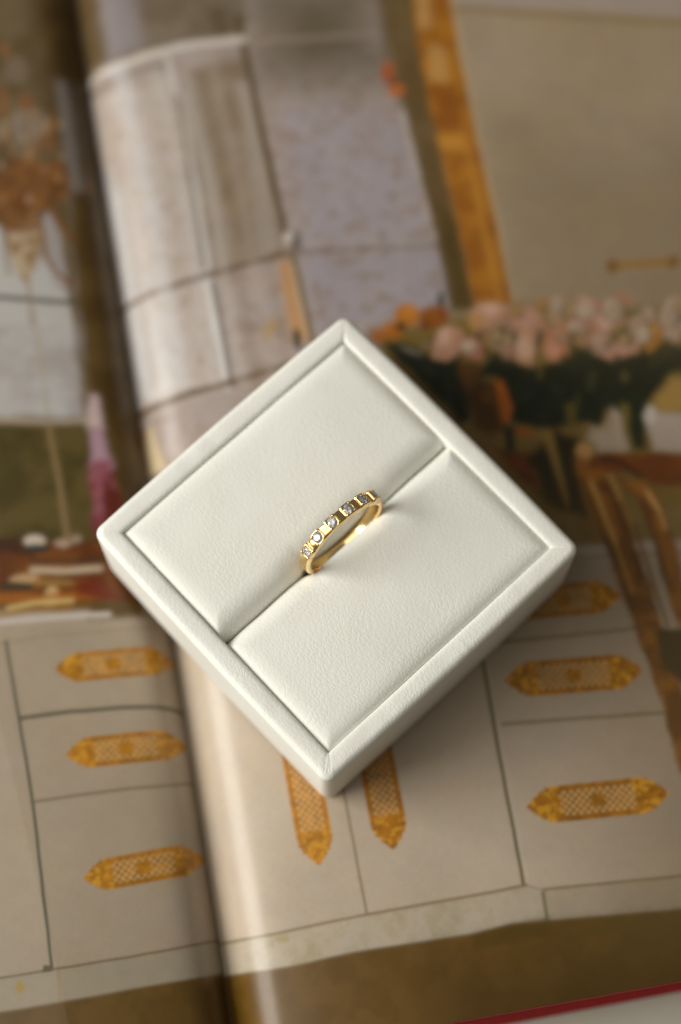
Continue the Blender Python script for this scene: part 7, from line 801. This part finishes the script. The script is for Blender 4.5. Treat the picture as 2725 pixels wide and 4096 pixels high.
def print_page(side, sv, tv):
    """the printed picture of one page, evaluated in page millimetres at the sheet's own points"""
    col = np.empty((len(tv), len(sv), 3)); col[:] = lin((150, 134, 112))
    for num, mark in enumerate(PRINT):
        if mark[1] != side: continue
        P = mark[-1]
        xs = [p[0] for p in P]; ys = [p[1] for p in P]
        pad = 2.5 + (mark[4] if mark[0] == 'plate' else mark[5] if mark[0] == 'line' else 2 * mark[3])
        i0, i1 = np.searchsorted(sv, [min(xs) - pad, max(xs) + pad])
        j0, j1 = np.searchsorted(tv, [min(ys) - pad, max(ys) + pad])
        if i1 <= i0 or j1 <= j0: continue
        S, T = np.meshgrid(sv[i0:i1], tv[j0:j1])
        if mark[0] == 'area' and mark[3] > .4:             # organic, uneven outlines
            wv = min(mark[3] * .6, .5)
            S, T = (S + wv * (fractal(S, T, 3.4, 31 + num % 7) - .5) * 2.4, T + wv * (fractal(S, T, 3.4, 57 + num % 5) - .5) * 2.4)
        sub = col[j0:j1, i0:i1]
        if mark[0] == 'plate':
            _, _, base, lat, wide, ((ax, ay), (bx, by)) = mark
            cx, cy = (ax + bx) / 2, (ay + by) / 2
            half = math.hypot(bx - ax, by - ay) / 2
            ux, uy = (bx - ax) / 2 / half, (by - ay) / 2 / half
            u = (S - cx) * ux + (T - cy) * uy; v = -(S - cx) * uy + (T - cy) * ux
            h = wide / 2; flat = half - 1.05 * wide * .75
            jag = (.2 * np.sin(u * 5.2 + num) + .16 * np.sin(u * 9.1 + 2.0 * num)) * (np.abs(u) > flat)
            over = np.clip((np.abs(u) - flat) / (half - flat), 0, 1)
            lim = h * (1 - over ** 1.7) + jag * over * (1 - over) * 3
            d = np.maximum(np.abs(v) - lim, np.abs(u) - half)
            m = (1 - sstep(-.12, .22, d))[..., None]
            n1 = fractal(S, T, 1.3, 900 + num)
            c = np.array(lin(base)) * (0.5 + .9 * n1)[..., None]
            orn = sstep(.5, .66, fractal(S, T, .75, 70 + num)) * .85 * sstep(flat * .72, flat * .9, np.abs(u))
            c = c * (1 - orn[..., None]) + np.array(lin((206, 150, 46))) * orn[..., None]
            # pierced lattice between the raised borders
            p = 1.3
            a, b2 = u / p * 2 * math.pi, v / p * 2 * math.pi
            hole = sstep(-.05, .4, np.cos(a) * np.cos(b2)) + sstep(.05, .55, np.cos(a + math.pi / 2) * np.cos(b2 + math.pi / 2)) * 0
            boss = sstep(.9, 1.5, np.hypot(u * .9, v)) if abs(ux) > abs(uy) else 1.0
            field = (1 - sstep(h * .66, h * .76, np.abs(v))) * (1 - sstep(flat * .82, flat * .9, np.abs(u))) * boss
            hole = np.clip(hole, 0, 1) * field * .92
            c = c * (1 - hole[..., None]) + np.array(lin(lat)) * hole[..., None]
            edge = np.exp(-((np.abs(v) - h * .8) / .16) ** 2) * (np.abs(u) < flat) * .45
            c = c * (1 - edge[..., None]) + np.array(lin((128, 72, 10))) * edge[..., None]
            sub[:] = sub * (1 - m) + c * m
            continue
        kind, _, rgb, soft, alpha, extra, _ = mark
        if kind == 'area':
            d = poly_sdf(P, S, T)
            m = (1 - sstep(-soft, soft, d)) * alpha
            c = np.empty(S.shape + (3,)); c[:] = lin(rgb)
            if extra:
                how, c2, amount, size = extra
                n = fractal(S, T, size, 11 * num + 5)
                if how == 'spots':
                    fine = fractal(S, T, size * .32, 11 * num + 8)
                    k = (sstep(.52, .72, n) * .8 + sstep(.56, .72, fine) * .55) * amount
                else:
                    k = sstep(.3, .7, n) * amount
                k = np.clip(k, 0, 1)[..., None]
                c = c * (1 - k) + np.array(lin(c2)) * k
        else:
            d = line_dist(P, S, T)
            m = (1 - sstep(extra / 2 - soft, extra / 2 + soft, d)) * alpha
            c = np.array(lin(rgb))
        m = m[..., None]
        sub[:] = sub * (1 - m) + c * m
    # the printed picture is itself a soft photograph: sharper in its lower part
    S, T = np.meshgrid(sv, tv)
    soft = col.copy()
    for _ in range(2):
        for ax in (0, 1):
            acc = soft.copy()
            for k in (1, 2):
                acc += np.roll(soft, k, ax) + np.roll(soft, -k, ax)
            soft = acc / 5
    mixk = (.12 + .6 * sstep(-45, 5, T))[..., None] * (np.minimum(np.abs(S), np.abs(T - PAGE_BOTTOM)) > 2)[..., None]
    col = col * (1 - mixk) + soft * mixk
    tone = .90 + .10 * (fractal(S, T, 14, 501) - .5) + .07 * (fractal(S, T, 2.4, 505) - .5) + .04 * (lattice_noise(S, T, .55, 509) - .5)
    warm = .06 * (fractal(S, T, 6, 515) - .5)
    return col * tone[..., None] * np.stack([1 + warm, np.ones_like(warm), 1 - 1.6 * warm], -1)

def axis_points(lo, hi, fine_lo, fine_hi, step, coarse):
    a = []
    if lo < fine_lo: a.append(np.linspace(lo, fine_lo, max(2, int((fine_lo - lo) / coarse)), endpoint=False))
    a.append(np.arange(fine_lo, fine_hi, step))
    if hi > fine_hi: a.append(np.linspace(fine_hi, hi, max(2, int((hi - fine_hi) / coarse))))
    else: a.append(np.array([hi]))
    return np.concatenate(a)

book = empty('open_book', (0, 0, Zt * MM))
tag(book, 'large open picture book with a printed interior photograph and red cover, under the ring box', 'book')

def book_xyz(S, T, Z):
    return BOOK_O[0] + S * BS[0] + T * BT[0], BOOK_O[1] + S * BS[1] + T * BT[1], Z - Zt

tv = axis_points(PAGE_BOTTOM, PAGE_TOP, PAGE_BOTTOM, 122.0, 0.19, 4.0)
for side, sv in (('R', np.concatenate([np.linspace(0, 3, 40, endpoint=False), axis_points(3, PAGE_WIDE, 3, 124.0, 0.19, 4.0)])),
                 ('L', np.concatenate([axis_points(-PAGE_WIDE, -3, -42.0, -3, 0.19, 4.0)[:-1], np.linspace(-3, -0.02, 40)]))):
    S, T = np.meshgrid(sv, tv)
    Z = page_height(S if side == 'R' else np.minimum(S, -1e-6), T)
    Z = Z + 0.05 * (lattice_noise(S, T, 26, 3) - .5)
    me = grid_mesh('page', *book_xyz(S, T, Z), INK)
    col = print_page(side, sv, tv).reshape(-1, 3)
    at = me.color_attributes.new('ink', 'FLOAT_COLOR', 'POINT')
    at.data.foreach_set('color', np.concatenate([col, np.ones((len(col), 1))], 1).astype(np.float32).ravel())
    pg = new_obj('page', me, book)
    pg['label'] = ('right printed page with white cabinet, gilt frame and pink flowers' if side == 'R'
                   else 'left printed page with chandelier and cabinet drawers')
    # leaves below the open page
    sb = np.concatenate([np.linspace(0, 24, 40), np.linspace(25, PAGE_WIDE - .4, 40)])
    if side == 'L': sb = -sb[::-1]
    top = page_height(np.where(np.abs(sb) < 1e-6, 1e-6 if side == 'R' else -1e-6, sb), np.zeros_like(sb)) - .35
    verts, faces = [], []
    t0, t1 = PAGE_BOTTOM + .5, PAGE_TOP - .5
    n = len(sb)
    for t in (t0, t1):
        tt = page_height(np.where(np.abs(sb) < 1e-6, 1e-6 if side == 'R' else -1e-6, sb), np.full_like(sb, t)) - .35
        for z in (tt, np.full(n, -19.2)):
            verts += list(zip(*book_xyz(sb, np.full(n, t), z)))
    for i in range(n - 1):
        a, b = i, i + 1
        faces += [(n + a, n + b, b, a), (a, b, 2 * n + b, 2 * n + a), (2 * n + a, 2 * n + b, 3 * n + b, 3 * n + a), (3 * n + a, 3 * n + b, n + b, n + a)]
    faces += [(0, n, 3 * n, 2 * n)[::-1], (n - 1, 2 * n - 1, 4 * n - 1, 3 * n - 1)]
    new_obj('page_block', mesh_from('page_block', verts, faces, SHEETS, False), book)

# hard cover boards
for sgn in (1, -1):
    bm = bmesh.new()
    lo, hi = (0.6, PAGE_WIDE + 3) if sgn > 0 else (-PAGE_WIDE - 3, -0.6)
    vs_ = []
    for z in (-21.9, -19.3):
        for s, t in ((lo, -95.5), (hi, -93.7), (hi, PAGE_TOP + 3), (lo, PAGE_TOP + 3)):
            x, y, zz = book_xyz(np.array(s), np.array(t), np.array(z))
            vs_.append(bm.verts.new((float(x) * MM, float(y) * MM, float(zz) * MM)))
    for f in ((3, 2, 1, 0), (4, 5, 6, 7), (0, 1, 5, 4), (1, 2, 6, 5), (2, 3, 7, 6), (3, 0, 4, 7)):
        bm.faces.new([vs_[i] for i in f])
    bmesh.ops.bevel(bm, geom=list(bm.edges), offset=.5 * MM, segments=2, affect='EDGES', profile=.5)
    me = bpy.data.meshes.new('cover'); bm.to_mesh(me); bm.free(); me.materials.append(RED)
    new_obj('cover', me, book)

# ------------------------------------------------------------------ the ring box
BOX_YAW = math.radians(42.96)
BOX_XY = (-0.73, -11.45)
box = empty('ring_box', (BOX_XY[0] * MM, BOX_XY[1] * MM, -0.1 * MM), BOX_YAW)
tag(box, 'square white leather ring box with two cushions lying on the open book', 'box')

def rounded_square(half, rc, bow, n_edge=110, n_corner=10):
    pts = []
    rc = max(rc, .05)
    for q in range(4):
        a0 = q * math.pi / 2
        ca, sa = math.cos(a0), math.sin(a0)
        for i in range(n_edge):                                   # side with outward normal a0
            k = -1 + 2 * i / n_edge
            y = k * (half - rc); x = half + bow * (1 - k * k)
            pts.append((x * ca - y * sa, x * sa + y * ca))
        for i in range(n_corner):
            a = i / n_corner * math.pi / 2
            x = half - rc + rc * math.cos(a); y = half - rc + rc * math.sin(a)
            pts.append((x * ca - y * sa, x * sa + y * ca))
    return pts

H = 21.35
prof = [(0.75, 0.0), (0.3, 0.12), (0.08, 0.35), (0.0, 0.8), (0.0, 5), (0.0, 12), (0.0, 17.5), (0.0, 20.0)]
for i in range(1, 9):
    a = i / 8 * math.pi / 2
    prof.append((1.25 - 1.25 * math.cos(a), H - 1.25 + 1.25 * math.sin(a)))
prof += [(1.5, H + .02), (2.1, H + .03), (2.7, H + .02), (3.05, H - .01), (3.3, H - .06), (3.5, H - .14), (3.65, H - .26), (3.75, H - .42), (3.8, H - .75), (3.8, H - 1.6), (3.8, H - 3.2), (3.8, 12.0), (3.8, 9.0)]
verts, faces = [], []
rng = random.Random(4)
loops = [rounded_square(30.0 - o, max(2.0 - .2 * z / 21.4 - o * .5, .25), .3 * max(0, 1 - o / 4)) for o, z in prof]
n = len(loops[0])
for (o, z), lp in zip(prof, loops):
    for (x, y) in lp:
        w = 0.0
        if z > 15:
            w = .05 * math.sin(x * .31 + y * .23 + z)
            w += .10 * float(lattice_noise(np.array(x * .8 + 3), np.array(y * .8 + z), 2.2, 41) - .5)
            dg = abs(abs(x) - abs(y))                      # folded mitre at each corner
            if min(abs(x), abs(y)) > 24 and o > .6:
                w -= .07 * math.exp(-(dg / .35) ** 2) + .05 * math.sin(dg * 7 + x) * math.exp(-(dg / 1.6) ** 2)
            if y < -28 and o < 2.2 and abs(x - 3.4) < 1.2:  # a nick in the edge of the covering
                w += .07 * math.exp(-((x - 3.2) / .28) ** 2) - .09 * math.exp(-((x - 3.8) / .22) ** 2)
        verts.append((x, y, z + w))
for k in range(len(prof) - 1):
    for i in range(n):
        j = (i + 1) % n
        faces.append((k * n + i, k * n + j, (k + 1) * n + j, (k + 1) * n + i))
faces.append(tuple(range(n))[::-1])
faces.append(tuple((len(prof) - 1) * n + i for i in range(n)))
tray = new_obj('tray', mesh_from('tray', verts, faces, LEATHER), box)

# cushions: two padded halves with a slot between them
RX, RY, RZ, RR = 1.03, -0.20, 23.3, 9.23                 # where the ring stands in the slot
def ring_push(x):
    d = np.maximum(np.abs(x - RX) - 7.2, 0)
    return np.exp(-(d / 1.5) ** 2)

def cushion(sign):
    hx = 26.13
    na, nb = 230, 130
    A = np.linspace(-1, 1, na); 
    A = np.sign(A) * (1 - (1 - np.abs(A)) ** 1.35)          # denser to the ends
    B = np.linspace(-1, 1, nb); B = np.sign(B) * (1 - (1 - np.abs(B)) ** 1.35)
    X = np.repeat((A * hx)[None, :], nb, 0)
    if sign > 0: inner = 0.02 + 0.85 * ring_push(X)
    else: inner = 0.28 + 0.86 * ring_push(X)
    inner = inner + .16 * (lattice_noise(X, X * 0 + 7 * sign, 4.5, 61) - .5)
    Bk = np.repeat(((B + 1) / 2)[:, None], na, 1)
    Yd = inner + (26.13 - inner) * Bk                      # distance from the box middle
    e_side = hx - np.abs(X); e_out = 26.13 - Yd; e_in = Yd - inner
    def roll(d, r, drop):
        k = np.clip(1 - d / r, 0, 1)
        return drop * (.55 * k ** 2.3 + .45 * k ** 7)
    fall = (roll(e_side, 3.6, 1.0) ** 4 + roll(e_out, 3.6, 1.0) ** 4 + roll(e_in, 5.0 if sign > 0 else 3.8, 3.2) ** 4) ** .25
    dome = .75 * (1 - (X / 27) ** 2) * (1 - ((Yd - 13.5) / 14.5) ** 2)
    rip = .10 * (lattice_noise(X, Yd * sign, 9, 21) - .5) + .05 * (lattice_noise(X, Yd * sign, 4, 22) - .5)
    pinch = -.5 * np.exp(-((Yd - inner) / 3.4) ** 2) * (np.exp(-((X - RX - 10) / 2.2) ** 2) + np.exp(-((X - RX + 9.6) / 2.2) ** 2))
    Z = 21.4 + dome - fall + rip + pinch
    # side walls going down
    def ring_rows(M, f): return np.concatenate([f(M[:1]), M, f(M[-1:])], 0)
    Xe = np.concatenate([X[:1], X, X[-1:]], 0); Ye = np.concatenate([Yd[:1], Yd, Yd[-1:]], 0)
    Ze = np.concatenate([np.full_like(Z[:1], 10.), Z, np.full_like(Z[-1:], 10.)], 0)
    Xe = np.concatenate([Xe[:, :1], Xe, Xe[:, -1:]], 1); Ye = np.concatenate([Ye[:, :1], Ye, Ye[:, -1:]], 1)
    Ze = np.concatenate([np.full_like(Ze[:, :1], 10.), Ze, np.full_like(Ze[:, -1:], 10.)], 1)
    Yw = Ye * sign
    if sign < 0: Xe, Yw, Ze = Xe[:, ::-1], Yw[:, ::-1], Ze[:, ::-1]
    o = new_obj('cushion', grid_mesh('cushion', Xe, Yw, Ze, LEATHER), box)
    return o
cushion(1); cushion(-1)

# ------------------------------------------------------------------ the ring
ring = empty('ring')
ring.rotation_euler = (0, 0, 0)
LEAN, TURN = 0.051, -0.0202
rot = Matrix.Rotation(BOX_YAW + TURN, 4, 'Z') @ Matrix.Rotation(-LEAN, 4, 'X')
cy, sy = math.cos(BOX_YAW), math.sin(BOX_YAW)
ring.matrix_world = Matrix.Translation(((BOX_XY[0] + cy * RX - sy * RY) * MM, (BOX_XY[1] + sy * RX + cy * RY) * MM, RZ * MM)) @ rot
tag(ring, 'yellow gold ring set with six clear round stones standing in the cushion slot', 'ring')
# ring frame: x along the slot, z up, y = ring axis
PITCH, PHASE, HALF = 22.19, 0.79, 1.13
stone_angles = [math.radians((i - 2.5) * PITCH + PHASE) for i in range(6)]

def polar(a, r, y): return (r * math.sin(a), y, r * math.cos(a))

pocket = HALF / RR
angs = []
for i in range(360): angs.append(math.radians(i - 180))
angs = [a for a in angs if all(abs(abs(a - s) - pocket) > .006 for s in stone_angles)]
for s in stone_angles: angs += [s - pocket - .0015, s - pocket + .0015, s + pocket - .0015, s + pocket + .0015]
angs.sort()
verts, faces = [], []
INNER = 7.8
for a in angs:
    near = min(abs(a - s) for s in stone_angles)
    inp = near < pocket
    wid = 1.14
    ro = 8.3 if inp else 9.0
    sec = []
    for k in range(13):                                     # outer face, gently domed
        y = -wid + .12 + (2 * wid - .24) * k / 12
        sec.append((ro - (.0 if inp else .16 * (y / wid) ** 4 + .05 * (y / wid) ** 2), y))
    e = ro - (.0 if inp else .3)
    sec += [(e - .1, wid - .02), (e - .25, wid), (INNER + .22, wid), (INNER + .08, wid - .05), (INNER + .01, wid - .2)]
    sec += [(INNER, wid * .5), (INNER, 0), (INNER, -wid * .5)]
    sec += [(INNER + .01, -wid + .2), (INNER + .08, -wid + .05), (INNER + .22, -wid), (e - .25, -wid), (e - .1, -wid + .02)]
    for r, y in sec: verts.append(polar(a, r, y))
m = len(sec); na = len(angs)
for i in range(na):
    j = (i + 1) % na
    for k in range(m):
        l = (k + 1) % m
        faces.append((i * m + k, i * m + l, j * m + l, j * m + k))
me = mesh_from('band', verts, faces, GOLD)
o = new_obj('band', me, ring)
sm = o.modifiers.new('edges', 'EDGE_SPLIT'); sm.split_angle = math.radians(42)

# setting: a square plate with a round seat and four corner beads; built once at the ring's top
def build_setting():
    bm = bmesh.new()
    hx, hy = 1.13, 1.13
    top, bot, rs = 9.40, 8.3, .90
    N = 48
    def sq(a):
        c, s = math.cos(a), math.sin(a)
        k = 1 / max(abs(c) / hx, abs(s) / hy)
        return c * k, s * k
    rows = []
    for kind in ('bot', 'side', 'top', 'lip', 'seat', 'seat_low'):
        row = []
        for i in range(N):
            a = (i + .5) / N * 2 * math.pi
            x, y = sq(a)
            if kind == 'bot': p = (x, y, bot)
            elif kind == 'side': p = (x, y, top - .1 - .055 * x * x * .9)
            elif kind == 'top': p = (x * .94, y * .94, top - .055 * x * x * .9)
            elif kind == 'lip': p = ((rs + .05) * math.cos(a), (rs + .05) * math.sin(a), top - .03)
            elif kind == 'seat': p = (rs * math.cos(a), rs * math.sin(a), top - .14)
            else: p = (rs * .8 * math.cos(a), rs * .8 * math.sin(a), bot + .1)
            row.append(bm.verts.new((p[0] * MM, p[1] * MM, p[2] * MM)))
        rows.append(row)
    for r0, r1 in zip(rows[:-1], rows[1:]):
        for i in range(N):
            j = (i + 1) % N
            bm.faces.new((r0[i], r0[j], r1[j], r1[i]))
    for sx in (-1, 1):
        for s2 in (-1, 1):
            mat = Matrix.Translation((sx * .80 * MM, s2 * .80 * MM, (top - .04) * MM)) @ Matrix.Diagonal((1, 1, .8, 1))
            bmesh.ops.create_icosphere(bm, subdivisions=2, radius=.2 * MM, matrix=mat)
    bmesh.ops.recalc_face_normals(bm, faces=list(bm.faces))
    me = bpy.data.meshes.new('setting'); bm.to_mesh(me); bm.free()
    me.materials.append(GOLD)
    me.polygons.foreach_set('use_smooth', [True] * len(me.polygons))
    return me

def build_stone():
    R, girdle = .91, 9.29
    v, f = [], []
    def ringv(r, h, n, off):
        i0 = len(v)
        for i in range(n):
            a = (i + off) / n * 2 * math.pi
            v.append((r * R * math.cos(a), r * R * math.sin(a), girdle + h * R))
        return [i0 + i for i in range(n)]
    tb = ringv(.56, .30, 8, 0); st = ringv(.76, .20, 8, .5); g0 = ringv(1, .02, 16, 0); g1 = ringv(1, -.02, 16, 0); pv = ringv(.42, -.52, 8, .5)
    v.append((0, 0, girdle - .86 * R)); cu = len(v) - 1
    f.append(tuple(tb))
    for i in range(8):
        j = (i + 1) % 8
        f.append((tb[i], st[i], tb[j]))                                             # star
        f.append((tb[j], st[i], g0[(2 * i + 2) % 16], st[j]))                         # kite
        f.append((st[i], g0[2 * i], g0[2 * i + 1])); f.append((st[i], g0[2 * i + 1], g0[(2 * i + 2) % 16]))
        f.append((g1[2 * i], pv[i], g1[2 * i + 1])[::-1][::-1]); f.append((g1[2 * i + 1], pv[i], g1[(2 * i + 2) % 16]))
        f.append((g1[(2 * i + 2) % 16], pv[i], cu, pv[j]))
    for i in range(16):
        j = (i + 1) % 16
        f.append((g0[i], g1[i], g1[j], g0[j]))
    me = mesh_from('stone', v, f, GEM, False)
    bm = bmesh.new(); bm.from_mesh(me); bmesh.ops.recalc_face_normals(bm, faces=list(bm.faces)); bm.to_mesh(me); bm.free()
    return me

set_me, stone_me = build_setting(), build_stone()
for i, a in enumerate(stone_angles):
    so = new_obj('setting', set_me, ring)
    so.rotation_euler = (0, a, 0)
    st = new_obj('stone', stone_me, so)
    st.rotation_euler = (0, 0, .37 * i)
    st.matrix_parent_inverse.identity()
